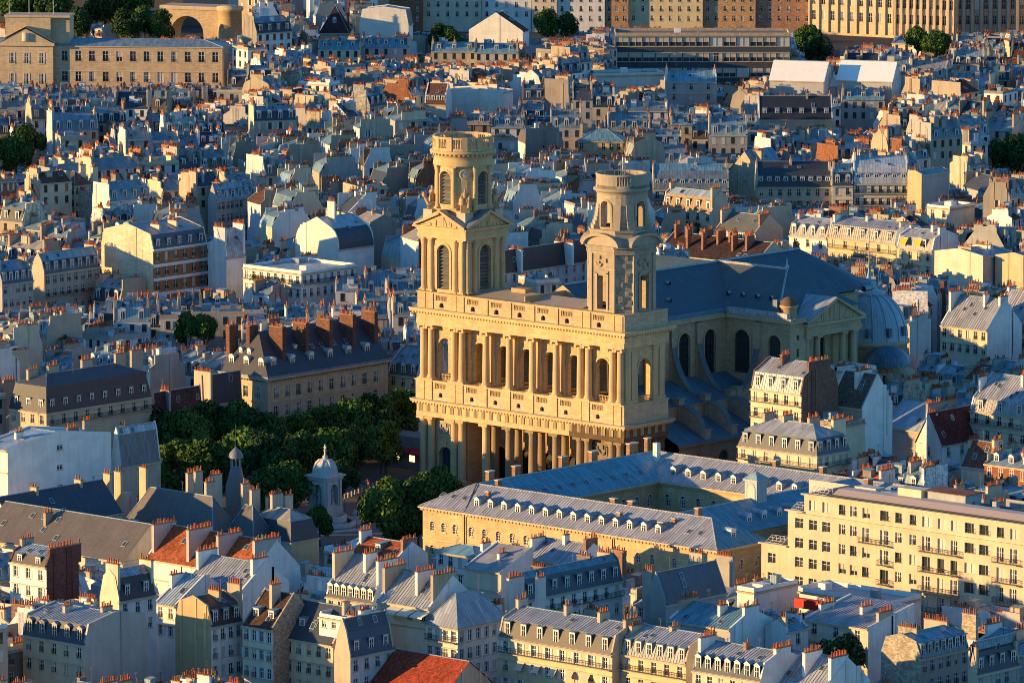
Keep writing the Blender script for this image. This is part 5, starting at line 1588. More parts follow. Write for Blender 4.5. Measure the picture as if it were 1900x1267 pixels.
for x, z0, z1 in ((xL, 0, zlow), (xM, zlow, zmid), (xT, zmid, ztop)): mb.p([mo(x, FY, z0), mo(x, FY + 14, z0), mo(x, FY + 14, z1), mo(x, FY, z1)], 'plaster', SDW)
mb.p([mo(xE, FY, 0), mo(xE, FY + 14, 0), mo(xE, FY + 14, ztop), mo(xE, FY, ztop)], 'plaster', SDW)
mb.p([mo(xL, FY + 14, 0), mo(xE, FY + 14, 0), mo(xE, FY + 14, ztop), mo(xL, FY + 14, ztop)], 'plaster', SDW)
mb.build('wall', mod)
mb = MB()
for x0, x1, z in ((xL, xM, zlow), (xM, xT, zmid), (xT, xE, ztop)):
    a = mo(x0, FY, 0); b_ = mo(x1, FY, 0)
    mb.box(a[0] - .4, b_[0], -.55, .4, z, z + .28, 'plaster', YW)
    mb.box(a[0], b_[0], .4, 14, z - .05, z + .12, 'gravel', (.16, .15, .15))
a = mo(xM, FY, 0)[0]
mb.box(a + 2.2, mo(xE, FY, 0)[0], -.5, -.003, rowzs[0] - .95, rowzs[0] - .7, 'plaster', YW)
mb.build('cornice', mod)
for ri, ci, x, w, zb, hh, door in wins:
    st = 'dark' if x < mz(620, 700).x else random.choice(('iron', 'iron', 'cur', 'blind', 'half')) if not door else random.choice(('iron', 'cur', 'cur', 'blind'))
    if ri == 0 and ci in (3, 4): st = 'blind'
    window_tpl(w, round(hh, 2), st, True).obj('window', mod, mo(x, FY + .14, zb))
for a, b_, rs in ((7, 8, (1,)), (8, 8, (2, 3)), (11, 13, (1, 2, 3, 4)), (16, 17, (1, 2, 3, 4)), (20, 21, (1, 2, 3, 4))):
    for r in rs:
        m_ = MB(); railing(m_, mo(colx[a][0] - 1.3, FY, 0)[:2], mo(colx[b_][0] + 1.3, FY, 0)[:2], rowzs[r] - .75, depth=1.1, step=.3)
        m_.build('balcony', mod)
mb = MB()   # set-back penthouse strip, solar frames and plant on the roof
a = mo(xT, FY, 0)[0]; e = mo(xE, FY, 0)[0]
mb.p([(a + 5.5, 1.2, ztop + .3), (e, 1.2, ztop + .3), (e, 3.4, ztop + 1.3), (a + 5.5, 3.4, ztop + 1.3)], 'paint', (.45, .36, .32))
mb.box(a + 5.5, e, 3.4, 6, ztop + .1, ztop + 1.28, 'plaster', (.55, .5, .44)); mb.box(a + 1, e, 1.0, 1.15, ztop + .3, ztop + .5, 'iron', IRON)
mb.box(a + 18, a + 23.5, 5.2, 8, ztop, ztop + 2.7, 'plaster', (.68, .58, .4)); mb.box(a + 24, a + 33, 6.2, 11, ztop, ztop + 2.6, 'plaster', (.4, .42, .42)); mb.box(a + 23.6, a + 33.4, 5.8, 11.4, ztop + 2.6, ztop + 2.75, 'tile', (.28, .13, .09))
mb.box(a + 7, a + 12, 6.2, 9, ztop, ztop + 1.6, 'plaster', (.6, .56, .5)); mb.box(a + 12.2, a + 17, 7, 9, ztop, ztop + 1.2, 'zinc', ZINC)
mb.build('penthouse', mod)
for (x0, n, z) in ((xT + .8, 5, ztop), (xM + .4, 3, zmid), (xL + .6, 5, zlow)):
    mb = MB()
    for i in range(n):
        x = mo(x0 + i * 1.0, FY, 0)[0]
        mb.rod((x, .5, z + .3), (x, 2.4, z + 1.4), .05, 'paint', (.6, .6, .58)); mb.rod((x, 2.4, z + 1.4), (x, 2.6, z + .1), .05, 'paint', (.6, .6, .58))
    for k in range(4):
        q = k / 3; mb.rod((mo(x0, FY, 0)[0], .5 + 1.9 * q, z + .3 + 1.1 * q), (mo(x0 + (n - 1), FY, 0)[0], .5 + 1.9 * q, z + .3 + 1.1 * q), .04, 'paint', (.55, .55, .53))
    mb.build('roof_frame', mod)
for i in range(26):
    mb = MB(); x, y = a + uni(6, e - a - 4), uni(7, 13); s = uni(.4, 1.2)
    mb.box(x, x + s, y, y + s, ztop, ztop + uni(.5, 1.6), random.choice(('zinc', 'plaster', 'paint')), jit(random.choice((ZINC, WHITE, GREYW)), .2)); mb.build('roof_unit', mod)
mark(164, FY, 250, FY + 14); keep(1415, 915, 1900, 1080, 1190); keep(1560, 1000, 1900, 1130, 1165)
LAND.append((1700, 1010, 'the modern balcony block'))

# ------------------------------------------------------------------ fountain of the square
FX, FYY = 20.0, -51.0
fo = thing('fountain', 'pale stone domed fountain tower with niches on the square', 'fountain', (FX, FYY, 0), math.radians(3)); fo.scale = (.93, .93, .95)
FS = (.58, .56, .52)
mb = MB()
mb.lathe([(10, 0), (10, .5), (9.4, .5), (9.4, .3)], 0, 0, 8, 'stone', FS, cap=False); mb.lathe([(7.2, .2), (7.2, 1.4), (6.7, 1.4), (6.7, 1.1)], 0, 0, 8, 'stone', FS, cap=False)
mb.lathe([(4.8, .2), (4.8, 2.6), (4.4, 2.6), (4.4, 2.3)], 0, 0, 8, 'stone', FS, cap=False); mb.build('basin', fo)
mb = MB()
for r, z in ((9.4, .4), (6.7, 1.2), (4.4, 2.4)): mb.p([(r * math.cos(k * PI / 4), r * math.sin(k * PI / 4), z) for k in range(8)], 'water', (.03, .07, .08))
mb.build('water', fo)
mb = MB()
hb = 2.5
mb.box(-hb - .3, hb + .3, -hb - .3, hb + .3, 2.3, 4.4, 'ashlar', FS)
for k in range(4):
    M = Matrix.Rotation(k * PI / 2, 3, 'Z')
    f = lambda u, z, d, M=M: tuple(M @ Vector((u, -hb + d, z)))
    arch_wall(mb, f, -hb, hb, 4.4, 10.4, [(0, 1.15, 4.9, 8.3)], 1.3, 'ashlar', FS)
    arch_fill(mb, f, 0, 1.15, 4.9, 8.3, 1.25, 'stone', (.5, .48, .44)); arch_ring(mb, f, 0, 1.15, 4.9, 8.3, .28, .14, 'stone', FS)
    for s in (-1, 1):
        P = [tuple((M @ Vector((s * 2.1 + a, -hb - b_, 0)))[:2]) for a, b_ in ((-.35, .28), (.35, .28), (.35, 0), (-.35, 0))]
        mb.prism(P, 4.4, 10.4, 'stone', FS)
mb.box(-hb - .35, hb + .35, -hb - .35, hb + .35, 10.4, 11.0, 'stone', FS); mb.box(-hb - .75, hb + .75, -hb - .75, hb + .75, 11.0, 11.4, 'stone', FS)
mb.build('tower', fo)
mb = MB()
mb.lathe([(2.9, 11.4), (2.85, 12.0), (2.6, 13.0), (2.1, 13.9), (1.3, 14.6), (.5, 14.95)], 0, 0, 16, 'stone', (.5, .5, .47))
for k in range(8):
    a = k * PI / 4 + PI / 8
    pr = [(2.9, 11.5), (2.65, 13.0), (2.15, 13.9), (1.3, 14.65)]
    for (r0, z0), (r1, z1) in zip(pr, pr[1:]): mb.rod((r0 * math.cos(a), r0 * math.sin(a), z0), (r1 * math.cos(a), r1 * math.sin(a), z1), .16, 'stone', FS, 5)
for k in range(4): mb.lathe([(.55, 12.6), (.5, 13.1), (.1, 13.3)], 2.45 * math.cos(k * PI / 2), 2.45 * math.sin(k * PI / 2), 8, 'stone', FS)
mb.build('dome', fo)
mb = MB(); mb.lathe([(.5, 14.9), (.6, 15.3), (.25, 15.6), (.22, 16.4), (.4, 16.6), (.12, 16.9), (.1, 17.6)], 0, 0, 8, 'stone', FS); mb.box(-.35, .35, -.1, .1, 17.1, 17.35, 'stone', FS); mb.box(-.11, .11, -.11, .11, 17.3, 17.9, 'stone', FS)
mb.build('cross', fo)
bis = Tpl('statue', statue_mb(3.4, (.45, .43, .39)))
for k in range(4):
    v = Matrix.Rotation(k * PI / 2, 3, 'Z') @ Vector((0, -hb + .55, 4.9)); bis.obj('statue', fo, v, (0, 0, k * PI / 2))
urn = MB(); urn.box(-.8, .8, -.8, .8, 0, 1.8, 'stone', FS); urn.lathe([(.3, 1.8), (.9, 2.4), (.6, 2.9), (.75, 3.1)], 0, 0, 10, 'stone', FS); urn = Tpl('urn', urn)
for k in range(4): urn.obj('urn', fo, (6.9 * math.cos(PI / 4 + k * PI / 2), 6.9 * math.sin(PI / 4 + k * PI / 2), .3))
keep(565, 835, 632, 985, 1300)
LAND.append((597, 900, 'the domed fountain'))

# things standing on the square
ORD = 'first second third fourth fifth sixth seventh eighth ninth tenth eleventh'.split()
bol = MB(); bol.lathe([(.2, 0), (.18, .7), (.24, .8), (.2, 1.0), (.05, 1.1)], 0, 0, 8, 'stone', (.5, .47, .42)); bol = Tpl('bollard', bol)
for i in range(11):
    p = at(640 + i * 6.4, 925 - i * 2.4, 0)
    o = bol.obj('bollard', None, (p.x, p.y, 0)); tag(o, ORD[i] + ' short stone bollard counted from the fountain in the row across the paving', 'bollard', 'bollards edging the square')
def lamp(px, py, label):
    p = at(px, py, 0); r = thing('street_lamp', label, 'street lamp', (p.x, p.y, 0), 0, 'street lamps on the square')
    m_ = MB(); m_.lathe([(.25, 0), (.2, .8), (.08, 1.0), (.07, 5.2)], 0, 0, 8, 'iron', (.03, .035, .03)); m_.build('post', r)
    m_ = MB(); m_.lathe([(.12, 5.2), (.28, 5.9), (.32, 5.95), (.1, 6.3), (.03, 6.5)], 0, 0, 6, 'glass', (.3, .3, .28)); m_.build('lantern', r)
lamp(680, 945, 'slim street lamp between the fountain and the large sunlit tree'); lamp(706, 905, 'slim street lamp nearest the church door'); lamp(640, 960, 'slim street lamp close beside the fountain')
def sign(px, py, label):
    p = at(px, py, 0); r = thing('sign_post', label, 'sign', (p.x, p.y, 0), 0, 'red signs on the square')
    m_ = MB(); m_.rod((0, 0, 0), (0, 0, 2.6), .06, 'iron', (.1, .1, .1), 6); m_.build('post', r)
    m_ = MB(); m_.box(-.35, .35, -.05, .05, 2.0, 3.0, 'paint', (.5, .03, .08)); m_.build('board', r)
sign(706, 895, 'red sign on a post, closer to the church'); sign(683, 915, 'red sign on a post, closer to the fountain')
# a shop under the trees
p = at(752, 868, 0)
sh = thing('shop_front', 'dark shop front with red awnings and two lit windows under the trees', 'shop', (p.x, p.y, 0), PI / 2 * 0)
m_ = MB(); m_.box(-7, 7, 0, 6, 0, 7, 'plaster', (.2, .18, .17)); m_.build('wall', sh)
for x in (-2.0, 2.0):
    m_ = MB(); m_.box(x - .75, x + .75, -.06, -.003, 1.6, 3.0, 'lit', (.9, .62, .2)); m_.build('window', sh)
for x in (-4, 0, 4):
    m_ = MB(); m_.p([(x - 1.8, -.02, 4.6), (x + 1.8, -.02, 4.6), (x + 1.8, -1.6, 3.6), (x - 1.8, -1.6, 3.6)], 'paint', (.35, .02, .03)); m_.p([(x - 1.8, -1.6, 3.6), (x + 1.8, -1.6, 3.6), (x + 1.8, -1.6, 3.3), (x - 1.8, -1.6, 3.3)], 'paint', (.35, .02, .03)); m_.build('awning', sh)

# ------------------------------------------------------------------ the stone mansion with slate roof and brick stacks
c = at(497, 702, 18.0)
man = thing('stone_mansion', 'long pale stone mansion with steep dark slate roof and tall brick chimneys', 'mansion', (c.x, c.y, 0))
bw = 16.0
bl = 38.5
BS = (.54, .42, .28)
mb = MB()
frontx = [-14.2 + i * 3.7 for i in range(4)]
sidey = [2.6 + i * 3.55 for i in range(10)]
hz = (13.3, 9.2, 5.2, 1.2)
wall_holes(mb, fm_y(0), -bw, 0, 0, 18, [(x - .7, x + .7, z, z + 2.5) for x in frontx for z in hz], .3, 'ashlar', BS)
wall_holes(mb, fm_x(0), 0, bl, 0, 18, [(y - .7, y + .7, z, z + 2.5) for y in sidey for z in hz], .3, 'ashlar', BS)
mb.p([(-bw, 0, 0), (-bw, bl, 0), (-bw, bl, 18), (-bw, 0, 18)], 'ashlar', BS); mb.p([(-bw, bl, 0), (0, bl, 0), (0, bl, 18), (-bw, bl, 18)], 'ashlar', BS)
for k in range(13):   # quoins
    mb.box(-1.3 if k % 2 else -.9, .06, -.06, .9 if k % 2 else 1.3, 4 + k * 1.05, 4 + k * 1.05 + .92, 'stone', BS)
    mb.box(-.02, .06, bl - 1.2 if k % 2 else bl - .8, bl + .04, 4 + k * 1.05, 4 + k * 1.05 + .92, 'stone', BS)
mb.build('wall', man)
mb = MB()
mb.box(-bw - .7, .7, -.7, -.003, 17.5, 18.0, 'stone', (.52, .43, .3)); mb.box(.003, .7, -.003, bl + .7, 17.5, 18.0, 'stone', (.52, .43, .3))
mb.box(-bw - .75, .85, -.85, -.6, 18.0, 18.35, 'zinc', (.2, .3, .36)); mb.box(.5, .85, -.6, bl + .7, 18.0, 18.35, 'zinc', (.17, .27, .34))
for i in range(44): mb.box(.03, .55, .2 + i * .87, .55 + i * .87, 17.05, 17.48, 'stone', (.4, .33, .23))
for i in range(18): mb.box(-bw + .2 + i * .87, -bw + .55 + i * .87, -.55, -.03, 17.05, 17.48, 'stone', (.4, .33, .23))
mb.box(-bw, .12, -.12, -.003, 12.3, 12.6, 'stone', BS); mb.box(.003, .12, -.003, bl, 12.3, 12.6, 'stone', BS)
mb.build('cornice', man)
bwin = window_tpl(1.4, 2.5, 'cur', True); bwin2 = window_tpl(1.4, 2.5, 'dark', True)
for i, x in enumerate(frontx):
    for z in hz[:3]: (bwin if i % 2 else bwin2).obj('window', man, (x, 0.05, z))
for i, y in enumerate(sidey):
    for z in hz[:3]: (bwin if (i * 7 + int(z)) % 3 else bwin2).obj('window', man, (-.05, y, z), (0, 0, PI / 2))
mb = MB()
RS = (.05, .06, .08)
zr_, wr = 27.0, bw / 2
q = [(-bw - .4, -.4), (.4, -.4), (.4, bl + .4), (-bw - .4, bl + .4)]
r0, r1 = (-wr, 5.5), (-wr, bl)
mb.p([(*q[0], 18.2), (*q[1], 18.2), (*r0, zr_)], 'slate', (.075, .07, .075)); mb.p([(*q[1], 18.2), (*q[2], 18.2), (*r1, zr_), (*r0, zr_)], 'slate', RS)
mb.p([(*q[3], 18.2), (*q[0], 18.2), (*r0, zr_), (*r1, zr_)], 'slate', RS); mb.p([(*q[2], 18.2), (*q[3], 18.2), (*r1, zr_)], 'brick', (.2, .11, .08))
mb.build('roof', man)
mdor = dormer_tpl('round', 1.5, 1.6, 2.6, 'zinc', (.34, .37, .4))
for i in range(6): mdor.obj('dormer', man, (-1.6, 3.6 + i * 6.0, 19.9), (0, 0, PI / 2))
for x in (-12, -7.5, -3): mdor.obj('dormer', man, (x, 1.0, 19.9))
sm = dormer_tpl('round', 1.0, .9, 1.6, 'zinc', (.34, .37, .4))
for y in (9, 13): sm.obj('dormer', man, (-4.0, y, 22.4), (0, 0, PI / 2))
for x in (-10.5, -8): sm.obj('dormer', man, (x, 2.4, 22.3))
for y in (18, 21, 25, 29): SKYL.obj('skylight', man, (-3.8, y, 22.75), (.85, 0, PI / 2))
for k, (x, y) in enumerate(((-13.5, 2.8), (-9.5, 5.0), (-4.2, 7.5), (-4.6, 15.4), (-4.6, 23), (-4.6, 30.5), (-4.6, 37.6))):
    m_ = MB(); pp = []
    stack(m_, pp, x, y, 4.0 if k > 1 else 1.1, 1.1 if k > 1 else 2.8, 19.5, 28.2 + .25 * (k > 4), 'brick', (.17, .085, .06))
    m_.box(x - (2.1 if k > 1 else .65), x + (2.1 if k > 1 else .65), y - (.65 if k > 1 else 1.5), y + (.65 if k > 1 else 1.5), 26.6, 26.9, 'brick', (.2, .1, .07))
    m_.build('chimney', man)
    m_ = MB(); add_pots(m_, pp, POT6); m_.build('chimney_pots', man, kind='stuff')
mark(c.x - bw, c.y, c.x, c.y + bl); keep(400, 590, 705, 760, dist_of(c))
LAND.append((560, 680, 'the stone mansion'))
# ------------------------------------------------------------------ houses one can point to
random.seed(11)
PL = 'plaster'
LAVZ = ('zinc', (.36, .38, .415)); BLZ = ('zinc', (.165, .33, .41)); LTZ = ('zinc', (.36, .46, .53))  # zinc coloured as sunlit, zinc coloured as shaded, pale zinc
DSL = ('slate', (.05, .06, .08)); BSL = ('slate', (.12, .10, .09)); BTL = ('tile', (.13, .06, .045)); RTL = ('tile', (.40, .095, .035))
W_, C_, B_, G_ = (PL, WHITE), (PL, CREAM), (PL, BEIGE), (PL, GREYW)
YEL = (PL, (.68, .55, .33)); RUB = ('rubble', (.36, .30, .23)); BRK = ('brick', BRICK)
# --- nearest rows, along the bottom of the view
H(1136, 1215, 20, 925, None, 'long yellow apartment house with slate mansard, seven dormers, long balcony and cloth awnings', d=11, vis=60, wall=YEL, side=B_, lo=('slate', (.11, .095, .08)), up=LAVZ, nd=7, win=(8, 4), balc=(0,), stacks=[(.5, 5.5, 2.6, 1.2), (11, 5.5, 1.6, 1.4), (19, 5.5, 2.6, 1.2), (29.3, 5.5, 4, .8)], style='shut', ribs=True, land='the long yellow house', mh=3.0)
H(1273, 1232, 20, 1153, None, 'yellow apartment house with grey zinc mansard and dark dormers, continuing the long yellow house', d=11, vis=50, wall=YEL, side=B_, lo=('zinc', (.27, .28, .28)), up=LAVZ, nd=6, win=(5, 3), balc=(0,), stacks=3, ribs=True)
H(1412, 1264, 20, 1285, None, 'apartment house with white fronted dormers in a slate mansard at the bottom of the view', d=11, vis=30, wall=C_, side=W_, lo=DSL, up=LAVZ, nd=7, dk='ped', win=(6, 2), stacks=3, ribs=True)
H(1530, 1282, 19, 1418, None, 'lavender zinc roofed house between white party walls at the bottom edge', d=12, vis=10, rk='gab', rise=4.6, up=LAVZ, side=W_, wall=W_, stacks=[(.4, 4, 5, .6), (7, 4, 4.5, .8), (13, 4, 4.5, .6)], ribs=True, win=(0, 0))
H(849, 1166, 20, 790, 940, 'white corner house with hipped zinc roof, shutters and balcony', vis=80, rk='hip', rise=5.2, up=('zinc', (.30, .325, .36)), wall=(PL, (.66, .62, .56)), win=(4, 5), swin=(6, 5), balc=(0,), style='shut', stacks=[(8, 22, 2.2, .8), (3, 20, 4, .6)], ribs=True, fh=3.1, land='the white corner house')
H(797, 1129, 22.5, 700, None, 'zinc roofed house with awnings over a planted roof terrace', d=12, vis=16, rk='gab', rise=4.8, up=LAVZ, side=W_, wall=C_, stacks=[(.4, 4, 5.5, .7), (7.6, 4, 4.5, .8), (13.4, 4, 6, .8)], win=(4, 1), sk=3, ribs=True, land='the terrace house')
H(786, 1160, 19, 692, None, 'cream street front below the planted terrace, with tall windows and a balcony', d=3.4, vis=80, rk='flat', up=('gravel', (.2, .19, .17)), wall=(PL, (.6, .54, .44)), win=(5, 4), balc=(1,), stacks=0, ant=0)
H(692, 1120, 20, 605, None, 'zinc roofed house with seven small pointed dormers beside the terrace house', d=13, vis=25, rk='man', mh=2.4, rise=4.4, up=LAVZ, lo=DSL, nd=7, dk='ped', side=W_, wall=C_, stacks=[(.4, 4, 5, .7), (6, 5, 3, 1), (12, 4, 5, .5)], win=(5, 2), ribs=True)
H(650, 1220, 18, 620, 731, 'dark blue slate house with three white dormers', vis=40, rk='man', ax='y', mh=4.2, rise=2.2, up=DSL, lo=('slate', (.05, .075, .115)), sd=3, dk='flat', side=B_, wall=(PL, (.6, .58, .54)), swin=(4, 2), stacks=[(4, 3, 2.4, .8)], land='the dark blue slate house')
H(822, 1290, 13, 634, None, 'red tiled hall roof at the bottom edge', name='tiled_hall', cat='hall', d=13, vis=0, rk='gab', rise=5.0, up=('tile', (.34, .065, .035)), party=False, wall=B_, stacks=0, win=(0, 0), sk=0, ant=0, land='the red tiled hall')
H(974, 1114, 20, 940, 1155, 'long blue zinc roofed house with a row of dormers and white lower wall', vis=30, rk='man', ax='y', mh=3.6, rise=1.0, up=BLZ, lo=('slate', (.05, .08, .11)), sd=8, side=('rubble', (.2, .19, .18)), wall=W_, swin=(9, 2), stacks=[(8, 5, 3, .8), (20, 3.5, 3.2, 1.2), (26, 4, 3, 1), (30, 5, 3, .8)], sbalc=(0,), ribs=True, land='the long blue roof')
H(880, 1033, 14, 809, 924, 'small white house with a low grey roof in front of the seminary', vis=38, rk='hip', rise=1.3, up=BLZ, wall=W_, win=(4, 2), swin=(3, 1), stacks=[(9, 4, 2.4, .8)], ribs=True)
H(930, 1062, 14, 862, None, 'lower zinc roof with a cream chimney block beside the small white house', d=9, vis=14, rk='shed', rise=3.4, up=('zinc', (.32, .32, .33)), wall=C_, side=W_, stacks=[(5, 5, 2.4, .6)], win=(0, 0))
H(1066, 1049, 14, 973, None, 'yellowish house with lavender roof, directly in front of the seminary wall', d=11, vis=16, rk='gab', rise=3.2, up=LAVZ, wall=YEL, side=W_, win=(4, 1), stacks=3, ribs=True)
H(1236, 1122, 17, 1196, 1348, 'streaked slate roof behind a grey gable with chimney shoulders', vis=20, rk='gab', ax='y', rise=5.5, up=('slate', (.09, .115, .14)), side=(PL, (.40, .37, .33)), wall=G_, swin=(0, 0), sd=0, stacks=[(.5, 5, 2.2, 1.0), (14, 6, 3, 2.4), (22, 5, 4, .8)], sk=2, land='the grey shouldered gable')
a_, _, _ = H(1399, 1099, 15, 1368, 1481, 'white flat roofed wing with a red canopy round its court', vis=16, rk='flat', up=('gravel', (.42, .42, .42)), wall=W_, stacks=0, ant=0, land='the white flat roofs')
a2, w2, _ = H(1652, 1122, 15, 1481, None, 'long white flat roofed wing in front of the modern block', d=9, vis=8, rk='flat', up=('gravel', (.42, .42, .42)), wall=W_, stacks=0, ant=0)
m_ = MB(); m_.box(.2, w2, -1.4, -.05, 12.2, 13.9, 'paint', (.62, .03, .02)); m_.build('canopy', a2)
H(1611, 1166, 17.5, 1491, None, 'cream walled house with low lavender zinc roof and long chimneys', d=13, vis=26, rk='shed', rise=2.4, up=('zinc', (.33, .35, .38)), wall=(PL, (.70, .58, .45)), side=W_, win=(3, 1), stacks=[(.4, 6, 4, .8), (8.5, 7, 3, 1), (16, 5, 4, 1.1)], ribs=True)
H(1355, 1168, 18, 1240, None, 'blue zinc roof with a row of pots along its grey wall', d=12, vis=18, rk='gab', rise=2.6, up=BLZ, wall=G_, side=W_, stacks=[(.4, 5, 5, .6), (9, 4, 2, 1), (16, 6, 4, .7)], ribs=True)
H(1462, 1172, 17, 1420, 1500, 'white flanked blue zinc house beside the cream walled one', vis=26, rk='gab', ax='y', rise=1.6, up=BLZ, wall=W_, side=W_, swin=(1, 1), stacks=2, ribs=True)
H(1708, 1222, 20, 1635, 1797, 'blue roofed house with a rubble stone gable and dark attic windows', vis=40, rk='man', ax='y', mh=2.6, rise=1.0, up=BLZ, lo=('zinc', (.16, .19, .22)), sd=7, side=('rubble', (.45, .38, .28)), wall=G_, swin=(6, 2), stacks=[(3, 5, 4, 1), (12, 6, 5, 1.1), (20, 5, 3, .9)], land='the rubble gable house')
H(1812, 1252, 19, 1797, 1892, 'slate house with three dormers at the lower corner of the view', vis=20, rk='man', ax='y', mh=4, rise=1.4, up=BLZ, lo=DSL, sd=4, side=B_, wall=G_, swin=(5, 2), stacks=2)
H(1905, 1215, 19, 1800, None, 'blue zinc roof with broad chimneys below the modern block', d=15, vis=10, rk='gab', rise=2.2, up=BLZ, wall=G_, side=W_, stacks=[(.4, 6, 4, 1), (7, 5, 3, 1.2), (13, 6, 4, 1.2)], ribs=True)
# --- lower left
H(86, 1053, 19, 18, 146, 'small white house with shutters against a dark brick party wall', vis=44, rk='man', mh=1.8, rise=1.2, up=LTZ, lo=BSL, nd=2, wall=W_, side=('brick', (.13, .06, .05)), win=(3, 3), style='shut', stacks=[(9.2, 5, 8, .6), (.4, 4, 3, .8)], ribs=True, land='the brick party wall')
H(221, 1116, 20, 185, 290, 'cream gabled house with a black attic and two white shutters', vis=30, rk='man', ax='y', mh=4.0, rise=1.2, up=LTZ, lo=('slate', (.03, .035, .045)), sd=2, side=(PL, (.72, .62, .45)), wall=W_, swin=(3, 2), stacks=2, ribs=True, land='the black attic house')
H(326, 1124, 17, 288, None, 'white courtyard front under a striped zinc roof', d=15, vis=34, rk='gab', rise=4.4, up=LTZ, wall=W_, side=W_, win=(2, 2), style='shut', stacks=[(.4, 5, 3, .7)], ribs=True)
H(450, 1096, 19, 345, None, 'sloping zinc roof behind a white chimney wall, above the dark brown attic', d=12, vis=12, rk='gab', rise=4.2, up=LAVZ, wall=B_, side=W_, win=(0, 0), stacks=[(.4, 5, 5, 1.0), (13.5, 5, 4, 1)], ribs=True)
H(158, 1197, 18.5, 42, 276, 'broad house with five stone dormers and a large bare grey end wall', vis=36, rk='man', mh=3.3, rise=1.3, up=('zinc', (.33, .37, .40)), lo=DSL, nd=5, dk='stone', wall=(PL, (.58, .5, .36)), side=(PL, (.47, .43, .38)), win=(5, 2), stacks=[(6, 5, 1.8, .8), (12.5, 8, 2.4, .7)], ribs=True, land='the bare grey end wall')
H(392, 1163, 19, 325, 450, 'house with an orange lit bare wall and dark brown attic dormers', vis=60, rk='man', ax='y', mh=3.4, rise=1.4, up=('slate', (.07, .05, .045)), lo=('slate', (.05, .04, .04)), sd=3, side=(PL, (.55, .40, .22)), wall=W_, swin=(4, 3), stacks=[(4, 3, 2.6, .8), (10, 4, 3, 1)], land='the orange bare wall')
H(506, 1168, 19, 450, 588, 'cream courtyard front with brown roof beside a tall rubble stone wall', vis=58, rk='gab', rise=5.5, up=('tile', (.09, .055, .045)), nd=2, wall=(PL, (.68, .62, .48)), side=RUB, win=(4, 3), stacks=[(4, 4, 2.2, 2.0)], style='shut', sk=1, land='the tall rubble wall')
H(618, 1197, 17, 527, None, 'cream house with two dormers in a steep dark slate roof at the lower edge', d=9, vis=64, rk='gab', rise=6, up=DSL, nd=2, wall=(PL, (.70, .60, .40)), side=B_, win=(5, 3), stacks=[(.4, 3, 2, .5), (11, 4, 1.5, 1)], style='dark')
H(646, 1152, 21.5, 592, None, 'white rooftop block with small square windows', d=8, vis=26, rk='flat', up=('gravel', (.5, .48, .44)), wall=W_, win=(3, 2), wsize=(1.0, 1.2), stacks=[(6, 5, 2.4, 1.2)])
H(470, 1068, 15, 271, None, 'long orange red tiled roof crossed by three broad chimney walls', name='tiled_house', cat='house', d=12.5, vis=6, rk='gab', rise=5.6, up=('tile', (.34, .10, .045)), wall=W_, side=W_, win=(0, 0), sk=5, stacks=[(.8, 4, 6, .6), (10.5, 3.6, 6.4, .8), (18, 3.8, 6.4, .6), (28, 4, 7, .7)], stackm=(PL, (.5, .45, .41)), ant=1, land='the orange tiled roof')
H(735, 1040, 12, 648, None, 'small red tiled roof with one dormer near the fountain', name='tiled_house', cat='house', d=9, vis=4, rk='gab', rise=2.8, up=('tile', (.32, .09, .045)), wall=W_, side=W_, nd=1, stacks=[(.5, 4, 3, 1.2), (13, 4, 4, .8)], land='the small red tiled roof')
# --- the town hall group of dark roofs, left
H(228, 1042, 14, -40, None, 'long dark slate roof with a pale ridge strip, cut by the frame edge', name='town_hall_wing', cat='town hall', d=15, vis=4, rk='gab', rise=6.2, up=('slate', (.13, .115, .105)), party=False, wall=C_, win=(0, 0), stacks=[(14, 5, 2, .5)], sk=7, land='the long slate roof')
H(32, 985, 14, -40, 225, 'dark blue slate wing carrying five slim cream chimneys', name='town_hall_wing', cat='town hall', vis=10, rk='gab', ax='y', rise=6.0, up=('slate', (.05, .065, .085)), party=False, wall=C_, swin=(8, 1), stacks=[(10, 5.5, 1.8, .8), (22, 5.5, 1.8, .8), (30, 5.5, 1.8, 1), (33, 5.5, 1.8, 1), (40, 5.5, 1.8, 1)], stackm=(PL, (.62, .48, .3)), sk=4, land='the dark blue slate wing')
H(395, 992, 10.5, 235, 440, 'broad hipped slate roof with tall pale chimneys beside the square', name='town_hall_wing', cat='town hall', vis=4, rk='hip', rise=6.8, up=('slate', (.14, .125, .12)), wall=YEL, stacks=[(4, 14, 2.2, 1.5), (11, 9, 2, 3.2), (18, 5, 2.4, 2.4), (21, 12, 2, 1.5), (9, 16, 3, 1.5)], stackm=(PL, (.55, .47, .35)), land='the hipped slate roof')
H(470, 1000, 10, 420, 505, 'narrow hipped slate roof with stone ridges next to the broad one', name='town_hall_wing', cat='town hall', vis=2, rk='hip', rise=6.0, up=('slate', (.12, .11, .11)), wall=YEL, stacks=[(2, 6, 2.4, 2.4), (5, 9, 3, 1.5)], stackm=(PL, (.5, .44, .34)))
H(540, 1006, 9.5, 455, 592, 'dark slate pavilion roof with glazed skylights near the fountain', name='town_hall_wing', cat='town hall', vis=8, rk='hipman', mh=3.8, rise=1.8, up=('zinc', (.40, .36, .3)), lo=('slate', (.05, .065, .085)), wall=YEL, stacks=[(2, 5, 2, 1.6), (4, 8, 2.2, 1.8)], land='the slate pavilion')
t_ = at(438, 905, 14); tr = thing('bell_turret', 'slim slate bell turret with open lantern rising before the plane trees', 'turret', (t_.x, t_.y, 0))
m_ = MB(); m_.lathe([(2.1, 9), (2.1, 14.6), (1.5, 16.4), (1.1, 18.2)], 0, 0, 8, 'slate', (.16, .16, .17)); m_.build('base', tr)
m_ = MB()
